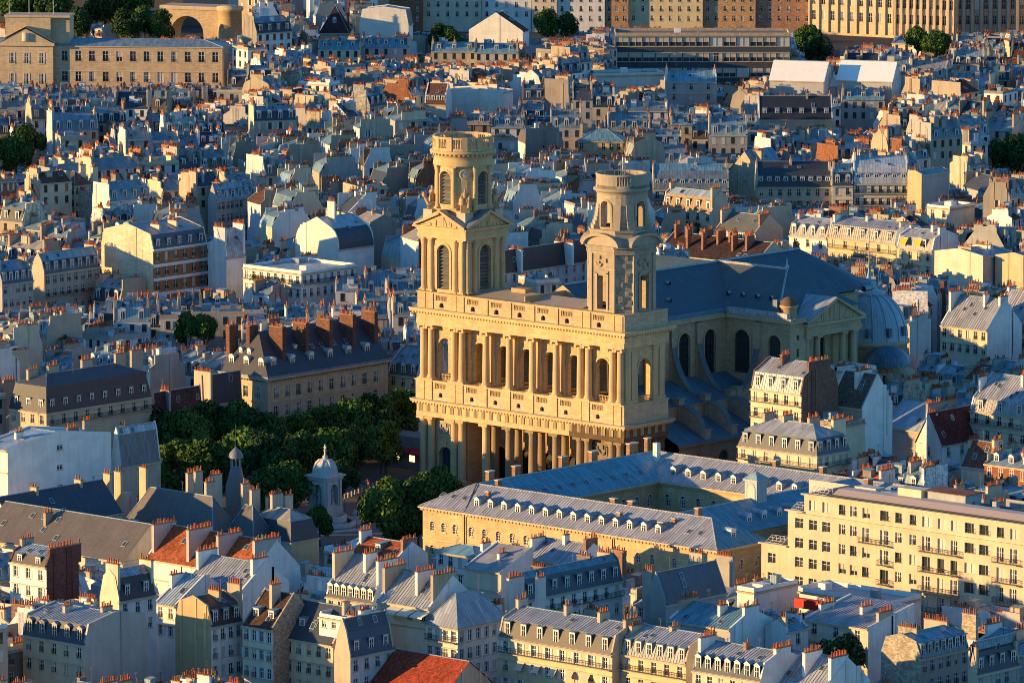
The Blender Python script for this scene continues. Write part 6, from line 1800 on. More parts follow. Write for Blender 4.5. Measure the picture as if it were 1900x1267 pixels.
for k in range(8): m_.rod((0.95 * math.cos(k * PI / 4), 0.95 * math.sin(k * PI / 4), 18.1), (0.95 * math.cos(k * PI / 4), 0.95 * math.sin(k * PI / 4), 20.2), .12, 'paint', (.3, .3, .3))
m_.build('lantern_posts', tr)
m_ = MB(); m_.lathe([(1.5, 20.1), (1.5, 20.3), (1.2, 21.2), (.5, 21.9), (.1, 22.3)], 0, 0, 8, 'slate', (.2, .2, .22)); m_.rod((0, 0, 22.2), (0, 0, 27.0), .05, 'iron', IRON); m_.build('cap', tr)
keep(420, 850, 458, 905, dist_of(t_))
H(14, 836, 24, -45, 206, 'tall white block with three small windows in its blank side wall', vis=76, rk='gab', ax='x', rise=2.0, up=LTZ, wall=W_, side=(PL, (.80, .79, .76)), swin=(1, 3), wsize=(1.6, 1.0), fh=4.0, mixed=False, stacks=[(4, 8, 2, 1), (7, 20, 3, .8), (3, 28, 2, 1)], land='the white gabled block')
H(225, 867, 17, 206, 298, 'dark zinc mansard end of the white block', vis=14, rk='man', ax='y', mh=6.4, rise=1.4, up=LTZ, lo=('zinc', (.10, .13, .16)), side=W_, wall=B_, stacks=[(3, 3, 1.6, 1)])
H(86, 767, 19, 17, 281, 'long house under a tall curved black mansard with white window frames', vis=24, rk='hipman', mh=5.4, rise=1.8, up=('slate', (.07, .08, .095)), lo=('slate', (.045, .05, .062)), nd=3, sd=8, wall=(PL, (.55, .46, .33)), win=(4, 1), swin=(9, 1), sbalc=(0,), stacks=[(5, 8, 3, 1.4), (3, 4, 3, 1.2), (5, 18, 3, 1.6), (5, 28, 3, 1.8), (5, 33, 3.4, 2)], stackm=(PL, (.46, .4, .32)), land='the curved black mansard')
H(287, 774, 13, 281, 375, 'low brown tiled house with five small dormers before the trees', vis=14, rk='gab', ax='y', rise=5.2, up=('tile', (.10, .055, .05)), sd=5, dk='round', side=G_, wall=W_, swin=(5, 1), stacks=[(4, 3, 2.6, 1)])
H(376, 753, 13, 372, 449, 'pink walled house with a steep dark roof above the trees', vis=16, rk='gab', ax='y', rise=6.4, up=DSL, side=B_, wall=(PL, (.52, .36, .32)), swin=(5, 1), sd=1, stacks=[(.6, 5, 5, 2)], land='the pink house')
H(775, 700, 14, 720, None, 'yellow house with three dormers touching the church front', d=10, vis=40, rk='man', mh=2.6, rise=3.4, up=('zinc', (.22, .27, .31)), lo=BSL, nd=3, dk='ped', wall=YEL, side=W_, win=(3, 2), stacks=2)
# --- left middle
H(284, 466, 23.5, 188, 384, 'brick and white banded building with a tall bare cream side wall', vis=64, rk='man', ax='y', mh=3.8, rise=2.0, up=('zinc', (.4, .33, .32)), lo=('slate', (.06, .075, .11)), sd=5, side=('ashlar', (.72, .60, .42)), wall=('brick', (.36, .15, .075)), swin=(6, 3), stacks=[(5, 4, 3, .8), (12, 5, 3, .8)], wsize=(1.2, 2.1), fh=3.6, land='the banded brick building')
H(420, 480, 21, 386, 456, 'pale grey house with curved roof and blank ribbed wall beside the banded brick one', vis=44, rk='cur', ax='y', mh=4.6, rise=2.2, up=LTZ, lo=('zinc', (.3, .3, .31)), side=(PL, (.62, .62, .63)), wall=(PL, (.6, .6, .6)), stacks=2)
H(559, 509, 20, 451, 660, 'modern white house with a planted terrace and flat zinc roof', vis=40, rk='flat', up=('zinc', (.36, .4, .43)), wall=W_, win=(8, 2), swin=(8, 2), balc=(0,), sbalc=(0,), stacks=1, land='the planted terrace house')
H(82, 509, 19, 58, 186, 'row of blue black dormers over a shaded street front with a long balcony', vis=46, rk='man', ax='y', mh=3.0, rise=1.8, up=BLZ, lo=('slate', (.07, .10, .14)), sd=7, wall=(PL, (.45, .40, .34)), side=B_, swin=(8, 3), sbalc=(1,), stacks=[(4, 5, 3, .7), (12, 5, 3, .8), (20, 5, 4, 1)], land='the blue dormer row')
H(4, 528, 19, -40, 62, 'dormered house at the edge, continuing the blue dormer row', vis=40, rk='man', ax='y', mh=3.0, rise=1.8, up=BLZ, lo=('slate', (.07, .10, .14)), sd=5, wall=G_, swin=(5, 3), stacks=3)
H(138, 345, 21, 104, 169, 'cream corner house with three rows of windows and a brown hipped roof', vis=50, rk='hip', rise=3.4, up=('tile', (.2, .10, .07)), wall=(PL, (.72, .62, .44)), win=(5, 3), swin=(3, 3), stacks=[(4, 6, 2, 1.4), (7, 8, 2, 1)], land='the cream corner house')
H(628, 464, 20, 548, None, 'white house with a rounded end wall and square chimney tower', d=13, vis=30, rk='cur', ax='y', mh=5.0, rise=2.4, up=LTZ, lo=DSL, side=(PL, (.72, .68, .6)), wall=W_, stacks=[(4, 6, 2.4, 4)], land='the rounded white wall')
H(402, 373, 20, 386, 477, 'grey stone street front running back along a shaded street', vis=54, rk='man', ax='y', mh=2.6, rise=1.6, up=BLZ, lo=BLZ, sd=6, wall=('ashlar', (.46, .44, .42)), side=G_, swin=(9, 4), stacks=[(3, 3, 3, 1), (20, 4, 3, 1)])
H(930, 508, 17, 925, 1090, 'white shuttered house with a dark roof between the two towers', vis=40, rk='gab', ax='y', rise=5.5, up=('slate', (.05, .045, .05)), sd=8, wall=(PL, (.62, .64, .68)), side=W_, swin=(10, 3), style='shut', fh=3.0, stacks=[(6, 4, 4, .8), (24, 4, 6, .8)], land='the white shuttered house')
# --- behind and beside the church, right
H(1322, 394, 20, 1230, 1352, 'cream house with orange mansard, five dormers and a planted balcony', vis=26, rk='man', mh=3.6, rise=1.4, up=LTZ, lo=('slate', (.30, .18, .09)), nd=5, wall=(PL, (.72, .64, .46)), side=B_, win=(5, 2), balc=(1,), stacks=2, land='the orange mansard')
H(1543, 347, 20, 1404, None, 'house with a black rounded mansard and a band of tall windows', rot=42, d=12, vis=18, rk='cur', mh=4.6, rise=1.6, up=('slate', (.04, .045, .055)), lo=('slate', (.045, .055, .07)), nd=9, wall=B_, side=B_, win=(8, 2), stacks=3, land='the black rounded mansard')
H(1583, 345, 20.5, 1544, None, 'narrow slate house with two dormers between two rounded mansards', rot=42, d=12, vis=26, rk='man', mh=3.6, rise=1.6, up=BLZ, lo=DSL, nd=2, dk='ped', wall=C_, side=W_, win=(2, 2), balc=(1,), stacks=1)
H(1685, 341, 21, 1584, None, 'house with a pale silvery rounded zinc mansard and balconies', rot=42, d=12, vis=30, rk='cur', mh=5.0, rise=1.8, up=LTZ, lo=('zinc', (.46, .49, .52)), nd=6, wall=C_, side=W_, win=(7, 2), balc=(0, 1), stacks=3, land='the silvery rounded mansard')
H(1412, 327, 16, 1350, 1462, 'plain stone gable under a blue zinc roof', vis=22, rk='gab', ax='y', rise=6.6, up=BLZ, party=False, side=('ashlar', (.52, .42, .30)), wall=B_, win=(1, 1), stacks=1, name='town_house', cat='house')
H(1352, 352, 20, 1212, None, 'long blue house with a rounded zinc mansard and row of dormers', rot=42, d=12, vis=10, rk='cur', mh=4.8, rise=1.4, up=BLZ, lo=('zinc', (.16, .21, .25)), nd=9, wall=G_, side=B_, win=(9, 2), balc=(0,), stacks=3)
H(1662, 453, 20, 1537, None, 'long house with grey lit mansard, five dormers and balcony beyond the church roof', d=11, vis=20, rk='man', mh=3.2, rise=1.6, up=LAVZ, lo=('zinc', (.30, .28, .26)), nd=5, wall=YEL, side=W_, win=(6, 2), balc=(0,), stacks=4, ribs=True, land='the long grey lit mansard')
H(1730, 467, 20, 1664, None, 'house with two yellow awnings in its grey roof', d=11, vis=16, rk='man', mh=3.0, rise=1.6, up=LAVZ, lo=('zinc', (.3, .29, .27)), nd=2, wall=YEL, side=W_, win=(4, 2), stacks=3, land='the yellow awning house')
H(1534, 444, 19, 1464, None, 'white parapet house with arched dormers next to the long grey mansard', d=11, vis=14, rk='man', mh=2.8, rise=1.6, up=LAVZ, lo=('zinc', (.25, .26, .27)), nd=4, dk='round', wall=W_, side=B_, win=(3, 1), stacks=2)
H(1402, 433, 19, 1328, None, 'greenish slate roofed house behind the unfinished tower', d=11, vis=10, rk='gab', rise=4.0, up=('slate', (.14, .15, .14)), wall=C_, side=B_, win=(4, 1), stacks=3)
H(1402, 490, 20, 1217, None, 'long dark brown tiled roof crowded with brick chimneys behind the nave', d=14, vis=8, rk='gab', rise=4.6, up=('tile', (.062, .042, .04)), wall=W_, side=B_, win=(9, 1), wsize=(1.1, .9), stacks=[(2, 6, 2, 2), (5, 7, 3, 1.6), (8, 3, 1.4, 2.4), (11, 7, 3, 1.4), (13, 3, 1.4, 2), (16, 6, 3, 1.6), (19, 7, 3, 1.4), (22, 4, 2, 2), (24, 7, 3, 1.4), (26, 5, 3, 1.6)], stackm=('brick', (.3, .14, .09)), sk=4, land='the brown roof with brick chimneys')
H(1824, 477, 22, 1734, None, 'big bare white wall lit by the sun, rows beyond the dome', d=12, vis=30, rk='gab', ax='y', rise=1.2, up=BLZ, side=(PL, (.76, .68, .52)), wall=G_, stacks=[(8, 6, 5, .5), (2, 7, 4, .5)], land='the big bare white wall')
H(1915, 482, 22, 1847, None, 'bare orange lit wall at the edge beyond the dome', d=12, vis=44, rk='gab', ax='y', rise=1.0, up=BLZ, side=(PL, (.64, .48, .30)), wall=G_, stacks=[(5, 5, 4, .6)])
H(1710, 325, 24, 1684, None, 'tall narrow orange lit chimney wall beside the silvery mansard', d=12, vis=36, rk='gab', ax='y', rise=.8, up=BLZ, side=(PL, (.66, .48, .28)), wall=G_, stacks=[(2, 6, 3, .8)])
H(1762, 388, 19, 1720, 1808, 'flat topped small white building beyond the long grey mansard', vis=22, rk='flat', up=('gravel', (.5, .48, .45)), wall=(PL, (.74, .68, .56)), side=W_, win=(2, 1), stacks=0)
H(1487, 732, 28, 1393, None, 'cream corner house with pale lit zinc roof, four dormers and two balconies', d=12, vis=44, rk='man', mh=3.4, rise=2.4, up=('zinc', (.48, .46, .45)), lo=('zinc', (.5, .47, .45)), nd=4, wall=(PL, (.74, .65, .46)), side=('brick', (.2, .11, .08)), win=(5, 3), balc=(0, 1), stacks=[(5, 5, 2.6, 1), (13.5, 6, 7, .5)], ribs=True, land='the cream balcony house')
H(1516, 846, 20, 1369, 1577, 'cream corner house with dark mansard, closed blinds and long iron balcony', vis=24, rk='hipman', mh=3.3, rise=2.0, up=('zinc', (.36, .38, .40)), lo=('slate', (.09, .095, .11)), nd=6, sd=4, wall=(PL, (.74, .62, .42)), win=(7, 2), swin=(5, 2), style='blind', balc=(0,), sbalc=(0,), stacks=[(3, 6, 3, 1), (8, 6, 3, 1), (14, 7, 3.4, 1), (18, 10, 4, .8)], land='the dark mansard corner house')
H(1589, 692, 26, 1530, 1626, 'plain white rooftop block with two windows in front of the portico', vis=22, rk='flat', up=('zinc', (.4, .42, .44)), wall=W_, win=(2, 1), stacks=[(3, 3, 6, .7)], land='the plain white block')
H(1600, 758, 24, 1538, None, 'rough brown steep roof topped by a row of orange pots', d=10, vis=8, rk='gab', rise=6.5, up=('rubble', (.13, .10, .08)), wall=B_, side=W_, stacks=[(5, 5, 5, .5)])
H(1560, 792, 22, 1480, 1605, 'rubble and plaster rear walls stacked below the brown roof', vis=30, rk='flat', up=BLZ, wall=(PL, (.66, .58, .42)), side=RUB, stacks=3)
H(1721, 802, 16, 1714, 1801, 'large blank grey chimney wall with ribs', vis=10, rk='gab', ax='x', rise=5, up=LTZ, side=(PL, (.36, .33, .29)), wall=G_, w=12, stacks=[(11, 6, 10, .7)], tall=3.0, land='the blank grey chimney wall')
H(1748, 827, 14, 1700, 1822, 'white gabled house with a dark red roof', vis=14, rk='gab', ax='y', rise=6.6, up=('tile', (.14, .04, .035)), party=False, side=W_, wall=W_, swin=(3, 1), win=(1, 1), stacks=[(2, 4, 2, .5)], name='town_house', cat='house', land='the dark red roof')
H(1838, 871, 16, 1783, 1872, 'house with a brown tiled slope and grey rendered side', vis=10, rk='gab', rise=5, up=('tile', (.17, .085, .06)), wall=C_, side=G_, stacks=2, name='town_house', cat='house')
H(1908, 775, 20, 1800, None, 'lavender zinc roof with many glazed skylights and a balcony at the edge', d=14, vis=26, rk='man', mh=2.6, rise=4.6, up=LAVZ, lo=('zinc', (.36, .35, .35)), nd=3, wall=C_, side=W_, win=(5, 2), balc=(0,), stacks=3, sk=5, ribs=True, land='the studio window roof')
H(1688, 601, 22, 1676, 1728, 'tall blank grey wall just behind the dome', vis=50, rk='gab', ax='x', rise=1, up=BLZ, side=(PL, (.5, .49, .48)), wall=B_, stacks=[(1, 4, 5, .4)])
H(1832, 613, 19, 1745, None, 'cream fronted house under broad lavender roof slopes behind the dome', d=13, vis=30, rk='gab', rise=6.4, up=('zinc', (.36, .37, .39)), wall=(PL, (.66, .58, .42)), side=W_, win=(6, 2), sk=4, stacks=3, ribs=True)
H(1905, 600, 19, 1838, None, 'lavender roofed house with two skylights at the edge beside the broad slopes', d=13, vis=26, rk='gab', rise=6.4, up=('zinc', (.38, .38, .40)), wall=C_, side=W_, win=(4, 2), sk=3, stacks=3, ribs=True)
# --- far rows
H(1155, 263, 19, 1072, None, 'orange lit stone house with a blue hipped roof far behind the towers', rot=35, d=10, vis=14, rk='hip', rise=3, up=BLZ, wall=('ashlar', (.62, .44, .23)), win=(6, 2), stacks=1, land='the orange lit stone house')
H(934, 172, 20, 826, None, 'long bare white walls lit by the sun far behind the finished tower', rot=20, d=8, vis=24, rk='gab', ax='y', rise=.8, up=BLZ, side=(PL, (.78, .73, .62)), wall=W_, stacks=2, land='the bare white walls')
H(827, 195, 18, 788, None, 'small rounded brown tiled roof beside the bare white walls', rot=30, d=9, vis=6, rk='cur', mh=4, rise=2, up=('tile', (.16, .07, .05)), lo=('tile', (.16, .07, .05)), side=W_, nd=4, stacks=0)
H(970, 60, 20, 870, None, 'white party wall with a brown roof below the quayside houses', rot=26, d=8, vis=10, rk='gab', ax='y', rise=6, up=('tile', (.11, .06, .05)), side=(PL, (.76, .72, .62)), wall=W_, stacks=0, land='the white wall by the quay')
H(758, 48, 20, 667, None, 'wide white party wall with sloping shoulder far behind the brick banded house', rot=32, d=8, vis=8, rk='man', ax='y', mh=5, rise=1, up=BLZ, lo=DSL, side=(PL, (.76, .72, .64)), wall=W_, stacks=0)
H(646, 62, 17, 594, None, 'tall pyramid roof of dark red tiles with a red chimney', rot=38, d=11, vis=8, rk='hip', rise=9, up=('tile', (.08, .04, .045)), wall=B_, nd=1, dk='ped', stacks=[(9.6, 5, 1.6, 4)], stackm=('brick', (.42, .08, .04)), name='town_house', cat='house', land='the dark red pyramid roof')
H(1545, 222, 17, 1408, None, 'very dark slate range with small dormers in front of the white tents', rot=42, d=12, vis=4, rk='gab', rise=6.4, up=('slate', (.03, .035, .045)), nd=6, wall=B_, side=W_, stacks=3, land='the dark slate range')
for cx0, cx1, l in ((1528, 1428, 'white ridged tent roof on a grey box, nearer the dark modern block'), (1655, 1553, 'white ridged tent roof on a grey box, farther along')):
    H(cx0, 152, 24, cx1, None, l, name='tent', cat='tent', rot=24, d=11, vis=14, rk='gab', rise=5.6, up=('paint', (.84, .84, .82)), party=False, wall=(PL, (.48, .46, .44)), side=(PL, (.6, .58, .55)), stacks=0, ant=0, sk=0, group='white tents over the roof works', land='the white tents')
H(1555, 160, 22, 1520, None, 'low white canvas link between the two white tents', name='tent', cat='tent', rot=42, d=10, vis=10, rk='gab', rise=2.8, up=('paint', (.82, .82, .8)), party=False, wall=(PL, (.5, .5, .5)), stacks=0, ant=0, sk=0)
H(1232, 138, 20, 1100, None, 'long low white wall lit by the sun below the dark modern block', rot=55, d=9, vis=8, rk='flat', up=BLZ, wall=(PL, (.78, .72, .6)), stacks=1)
H(1330, 152, 20, 1235, None, 'grey walled zinc roofed house before the dark modern block', rot=42, d=10, vis=30, rk='gab', rise=3, up=BLZ, wall=G_, side=W_, win=(3, 2), stacks=2)
H(1466, 66, 25, 1142, None, 'wide dark modern office block with rows of framed windows', name='office_block', cat='office block', rot=42, d=16, vis=62, rk='flat', up=('gravel', (.2, .2, .2)), wall=(PL, (.075, .085, .095)), side=('brick', (.5, .36, .22)), win=(13, 3), wsize=(4.0, 3.0), fh=5.0, style='half', stacks=0, land='the dark modern block', lite=False)
QUAY = ((785, 722, BRK, DSL, 'brick and cream quayside house with steep dark roof'), (893, 786, C_, BLZ, 'broad cream quayside house with many windows'), (986, 894, W_, BLZ, 'white quayside house beside the broad cream one'),
        (1033, 987, C_, DSL, 'narrow cream quayside house next to the white one'), (1122, 1034, W_, BLZ, 'pale quayside house behind the small tree row'), (1166, 1123, ('brick', (.42, .24, .13)), DSL, 'narrow brick quayside house next to the tan one'),
        (1304, 1167, YEL, ('slate', (.2, .15, .11)), 'long tan quayside house between the two brick ones'), (1402, 1305, ('brick', (.48, .30, .16)), DSL, 'quayside house in orange and red brick'), (1506, 1403, ('brick', (.36, .2, .14)), DSL, 'reddish quayside house with white windows, last before the law courts'))
for x1, x0, wl, lo_, l in QUAY:
    up_y = -52 if l.startswith('broad') or 'white quay' in l else -26
    H(x1, up_y, 22 if up_y < -40 else 17, x0, None, l, rot=37, d=12, clear=40, vis=100 if up_y < -40 else 70, rk='man', mh=3.2, rise=1.2, up=BLZ, lo=lo_, nd=max(2, int((x1 - x0) / 17)), dk='ped', wall=wl, side=B_, win=(max(3, int((x1 - x0) / 16)), 5), stacks=2, group='houses along the river quay', fh=3.5, land='the quayside houses')
for px_, py_, pl_, l_, w_ in ((1642, 186, 1562, 'grey house with a zinc roof before the farther white tent', G_), (1560, 200, 1500, 'pale house with slate roof between dark slate range and the farther tent', W_), (962, 98, 880, 'low zinc house before the white wall by the quay', C_), (885, 96, 800, 'beige zinc house before the quayside trees', B_), (760, 88, 672, 'long zinc roofed house before the wide white party wall', G_), (668, 92, 590, 'house with a row of pots before the dark red pyramid roof', C_)):
    H(px_, py_, 19, pl_, None, l_, rot=40, d=9, vis=6, rk='gab', rise=2.6, up=BLZ, wall=w_, side=B_, win=(5, 2), nd=3, stacks=4, clutter=2, lite=True)
# palace on the quay
pr_, pw_, pd_ = H(412, 88, 22, -70, None, 'long stone palace with a zinc roof and regular windows above the roofs', name='palace', cat='palace', rot=36, d=14, clear=16, vis=58, rk='hip', rise=1.8, up=('zinc', (.22, .29, .34)), wall=('ashlar', (.56, .42, .27)), win=(19, 3), wsize=(2.0, 3.4), fh=6.6, top=1.6, stacks=0, mixed=True, ant=0, land='the palace front')
ux = lambda px: pw_ * (px + 70) / 482.0
m_ = MB()
m_.box(ux(-40), ux(100), -1.6, -.01, 0, 22, 'ashlar', (.58, .44, .28)); m_.box(ux(-40) - .5, ux(100) + .5, -2.4, 0, 22, 23, 'stone', (.58, .46, .31))
m_.box(ux(10), ux(94), .5, 10, 22, 31, 'ashlar', (.52, .40, .26)); m_.box(ux(94), ux(128), 2, 10, 22, 31, 'ashlar', (.52, .40, .26)); m_.box(ux(8), ux(128) + .4, .1, 10.4, 31, 31.7, 'stone', (.5, .4, .28))
a_, b_ = ux(0), ux(100); c_ = (a_ + b_) / 2
m_.p([(a_, -2.2, 23), (b_, -2.2, 23), (c_, -2.2, 27.6)], 'stone', (.52, .41, .27)); m_.p([(a_ - .6, -2.6, 23.2), (c_, -2.6, 28.2), (c_, .5, 28.2), (a_ - .6, .5, 23.2)], 'stone', (.5, .42, .3)); m_.p([(b_ + .6, -2.6, 23.2), (c_, -2.6, 28.2), (c_, .5, 28.2), (b_ + .6, .5, 23.2)], 'stone', (.5, .42, .3))
m_.lathe([(1.2, 23.6), (1.2, 26.2)], c_, -2.0, 12, 'stone', (.6, .5, .36)); m_.build('pavilion', pr_)
pwn = window_tpl(2.0, 3.6, 'cur', False)
for px in (24, 51, 79):
    for z in (2.5, 9.5, 16.2): pwn.obj('window', pr_, (ux(px), -1.65, z))
for px in (14, 51, 96):
    m_ = MB(); m_.rod((ux(px), 4, 31), (ux(px), 4, 42), .12, 'paint', (.7, .68, .62)); m_.build('flagpole', pr_)
m_ = MB(); m_.p([(ux(14) - .2, 4, 38), (ux(14) - 2.2, 4, 37.4), (ux(14) - 2.2, 4, 41), (ux(14) - .2, 4, 41.6)], 'paint', (.5, .08, .08)); m_.build('flag', pr_)
# river bridge and quay wall behind the palace
bp = at(420, 62, 3); br = thing('stone_bridge', 'sunlit old stone bridge with round arches over the river', 'bridge', (bp.x, bp.y, 0), math.radians(20))
m_ = MB(); f_ = lambda u, z, d: (u, d, z)
arch_wall(m_, f_, -26, 0, 0, 11, [(-15.5, 6.5, 0, 2.2)], 9, 'ashlar', (.55, .42, .27)); m_.box(-26, 0, -.7, 9.7, 11, 12.3, 'stone', (.55, .44, .3))
m_.build('arch', br)
m_ = MB(); m_.lathe([(4.2, 0), (4.2, 11), (4.8, 11.2), (4.8, 12.6)], 1.5, 0, 14, 'ashlar', (.62, .46, .26)); m_.build('pier', br)
m_ = MB(); f2 = lambda u, z, d: (5 + d * 0, u, z); arch_wall(m_, lambda u, z, d: (8 + u, 1.5 + .9 * u + d, z), 0, 16, 0, 11, [(7, 3.6, 0, 4)], 6, 'ashlar', (.62, .46, .25)); m_.p([(8, 1.5, 11), (24, 15.9, 11), (24, 22, 11), (8, 8, 11)], 'paving', (.3, .27, .22)); m_.build('far_arch', br)
mark(bp.x - 15, bp.y - 20, bp.x + 15, bp.y + 20); keep(335, 2, 445, 62, dist_of(bp)); LAND.append((400, 35, 'the sunlit bridge'))
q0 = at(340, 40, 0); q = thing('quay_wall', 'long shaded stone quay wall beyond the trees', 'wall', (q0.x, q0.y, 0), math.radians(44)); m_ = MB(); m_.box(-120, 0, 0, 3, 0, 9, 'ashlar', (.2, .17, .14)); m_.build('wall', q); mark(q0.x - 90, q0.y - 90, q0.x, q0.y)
keep(0, 0, 420, 35, 2420)
wtr = MB(); wp = at(200, 28, 0); wtr.obox((wp.x - 250, wp.y - 250), (.743, .669), (-.669, .743), 380, 60, .01, .02, 'water', (.02, .03, .035)); wtr.build('river', kind='structure')
bs_ = at(477, 10, 6); bus = thing('bus', 'pale city bus crossing near the bridge', 'bus', (bs_.x, bs_.y, 5.5), math.radians(15))
m_ = MB(); m_.box(-6, 6, -1.25, 1.25, .4, 3.1, 'paint', (.35, .42, .4)); m_.build('body', bus)
m_ = MB(); m_.box(-5.6, 5.6, -1.28, 1.28, 1.5, 2.5, 'glass', GLASS); m_.build('window', bus)
for x in (-4, 3.6):
    for y in (-1.3, 1.05): m_ = MB(); m_.rod((x, y, .5), (x, y + .25, .5), .5, 'iron', IRON, 10); m_.build('wheel', bus)
brd = MB(); brd.obox((bs_.x - 40, bs_.y - 60), (.743, .669), (-.669, .743), 110, 22, .01, 5.5, 'paving', (.12, .115, .11)); brd.build('bridge_road', kind='structure')
# the law courts
for (x1, y1, x0, rt, l, n) in ((1660, -62, 1502, 12, 'sunlit colonnaded stone front of the law courts', 9), (1772, -58, 1661, 20, 'pale yellow courthouse wing with tall windows', 9), (1905, -60, 1772, 42, 'corner wing of the law courts in grey brown stone', 8)):
    r0, w0, d0 = H(x1, y1, 26, x0, None, l, name='courthouse', cat='courthouse', rot=rt, d=14, clear=22, vis=110, rk='hip', rise=3, up=DSL, wall=('ashlar', (.64, .52, .33) if rt < 40 else (.44, .36, .26)), win=(n, 4), wsize=(1.5, 3.4), fh=5.6, stacks=0, ant=0, land='the law courts')
    for i in range(n + 1):
        m_ = MB(); x = i * w0 / n; m_.box(max(.0, x - .5), min(w0, x + .5), -.7, -.01, 1, 25, 'stone', (.64, .52, .34) if rt < 40 else (.46, .38, .28)); m_.build('pilaster', r0)
s0 = at(1505, 62, 0); st_ = thing('grand_stairs', 'flights of stone stairs with balustrades below the law courts', 'stairs', (s0.x, s0.y, 0), math.radians(20))
for k in range(4):
    m_ = MB()
    for i in range(12): m_.box(k * 12 + i * .8, k * 12 + (i + 1) * .8, k * 5, k * 5 + 4, 0, 7 - i * .5, 'stone', (.3, .27, .24), 'b')
    m_.build('steps', st_)
    m_ = MB(); m_.p([(k * 12, k * 5 - .1, 8), (k * 12 + 10, k * 5 - .1, 2), (k * 12 + 10, k * 5 - .1, 3), (k * 12, k * 5 - .1, 9)], 'stone', (.36, .33, .3)); m_.p([(k * 12, k * 5 + .3, 8), (k * 12 + 10, k * 5 + .3, 2), (k * 12 + 10, k * 5 + .3, 3), (k * 12, k * 5 + .3, 9)], 'stone', (.36, .33, .3)); m_.p([(k * 12, k * 5 - .1, 9), (k * 12 + 10, k * 5 - .1, 3), (k * 12 + 10, k * 5 + .3, 3), (k * 12, k * 5 + .3, 9)], 'stone', (.4, .37, .33)); m_.build('balustrade', st_)
mark(s0.x - 5, s0.y - 5, s0.x + 45, s0.y + 30); keep(1505, 30, 1655, 72, dist_of(s0))
# greenery and cloth
def hedge(root, x0, x1, y, z, h, name='planting'):
    b = MB()
    for i in range(int((x1 - x0) * 26)):
        p = Vector((uni(x0, x1), y + uni(-.45, .45), z + rnd() ** 1.3 * h)); n = Vector((uni(-1, 1), uni(-1, 1), uni(-.2, 1))).normalized(); t = n.orthogonal().normalized(); w = n.cross(t); s = uni(.16, .34); k = uni(.6, 1.5)
        b.p([tuple(p - t * s), tuple(p - w * s * .6), tuple(p + t * s), tuple(p + w * s * .6)], 'leaf', (.05 * k, .09 * k, .025 * k))
    b.build(name, root, kind='stuff')
def find(lbl): return next(o for o in COL.objects if o.get('label') == lbl)
r = find('cream street front below the planted terrace, with tall windows and a balcony'); hedge(r, .3, 13.5, .5, 19.2, 1.9)
r = find('zinc roofed house with awnings over a planted roof terrace')
for k in range(3):
    m_ = MB(); x = 3.2 + k * 3.2
    m_.p([(x, -.05, 21.9), (x + 2.9, -.05, 21.9), (x + 2.9, -2.2, 21.2), (x, -2.2, 21.2)], 'paint', (.72, .68, .56)); m_.p([(x, -2.2, 21.2), (x + 2.9, -2.2, 21.2), (x + 2.9, -2.2, 20.95), (x, -2.2, 20.95)], 'paint', (.72, .68, .56)); m_.build('awning', r)
r = find('long yellow apartment house with slate mansard, seven dormers, long balcony and cloth awnings')
for k in range(5):
    m_ = MB(); x = 5.3 + k * 3.75; z = 20 - .55 - 3.2 * 1.0 + .1
    m_.p([(x - .75, -.05, z), (x + .75, -.05, z), (x + .75, -1.2, z - 1.4), (x - .75, -1.2, z - 1.4)], 'paint', (.66, .55, .38)); m_.build('awning', r)
r = find('modern white house with a planted terrace and flat zinc roof'); hedge(r, 3, 14, -.5, 17.2, 1.4)
r = find('cream house with orange mansard, five dormers and a planted balcony'); hedge(r, .3, 13, -.5, 16.0, .9)
r = find('house with two yellow awnings in its grey roof')
for x in (2.6, 7.0):
    m_ = MB(); m_.p([(x - .9, -.05, 22.6), (x + .9, -.05, 22.6), (x + .9, -1.1, 21.2), (x - .9, -1.1, 21.2)], 'paint', (.75, .52, .03)); m_.build('awning', r)
r = find('brick and white banded building with a tall bare cream side wall')
for z in (12.4, 16.0, 19.4, 23.1):
    m_ = MB(); w_ = 13.6; m_.box(0, .25, .05, 25.5, z, z + .75, 'plaster', (.78, .76, .72)); o = m_.build('band', r, (at(284, 466, 23.5).x - r.location.x, 0, 0))
H(640, 1245, 10, 560, None, 'low flat roof garden with leafy shrubs', name='roof_garden', cat='roof garden', d=10, vis=0, rk='flat', up=('gravel', (.12, .12, .09)), wall=B_, stacks=0, ant=0)
r = find('low flat roof garden with leafy shrubs'); hedge(r, 0, 10, 1, 10.2, 1.8); hedge(r, 0, 10, 5, 10.2, 2.2)
for px, py, l in ((90, 1172, 'red awning over a window at the edge, higher one'), (8, 1178, 'red awning cut by the frame edge')):
    p = at(px, py, 15); rr = thing('awning', l, 'awning', (p.x, p.y, 15), 0, 'red awnings at the edge'); m_ = MB(); m_.p([(-1, 0, .8), (1, 0, .8), (1.1, -1.3, -.4), (-1.1, -1.3, -.4)], 'paint', (.6, .04, .02)); m_.build('cloth', rr); m_ = MB(); m_.rod((-1, 0, .8), (1, 0, .8), .06, 'iron', IRON); m_.build('frame', rr)
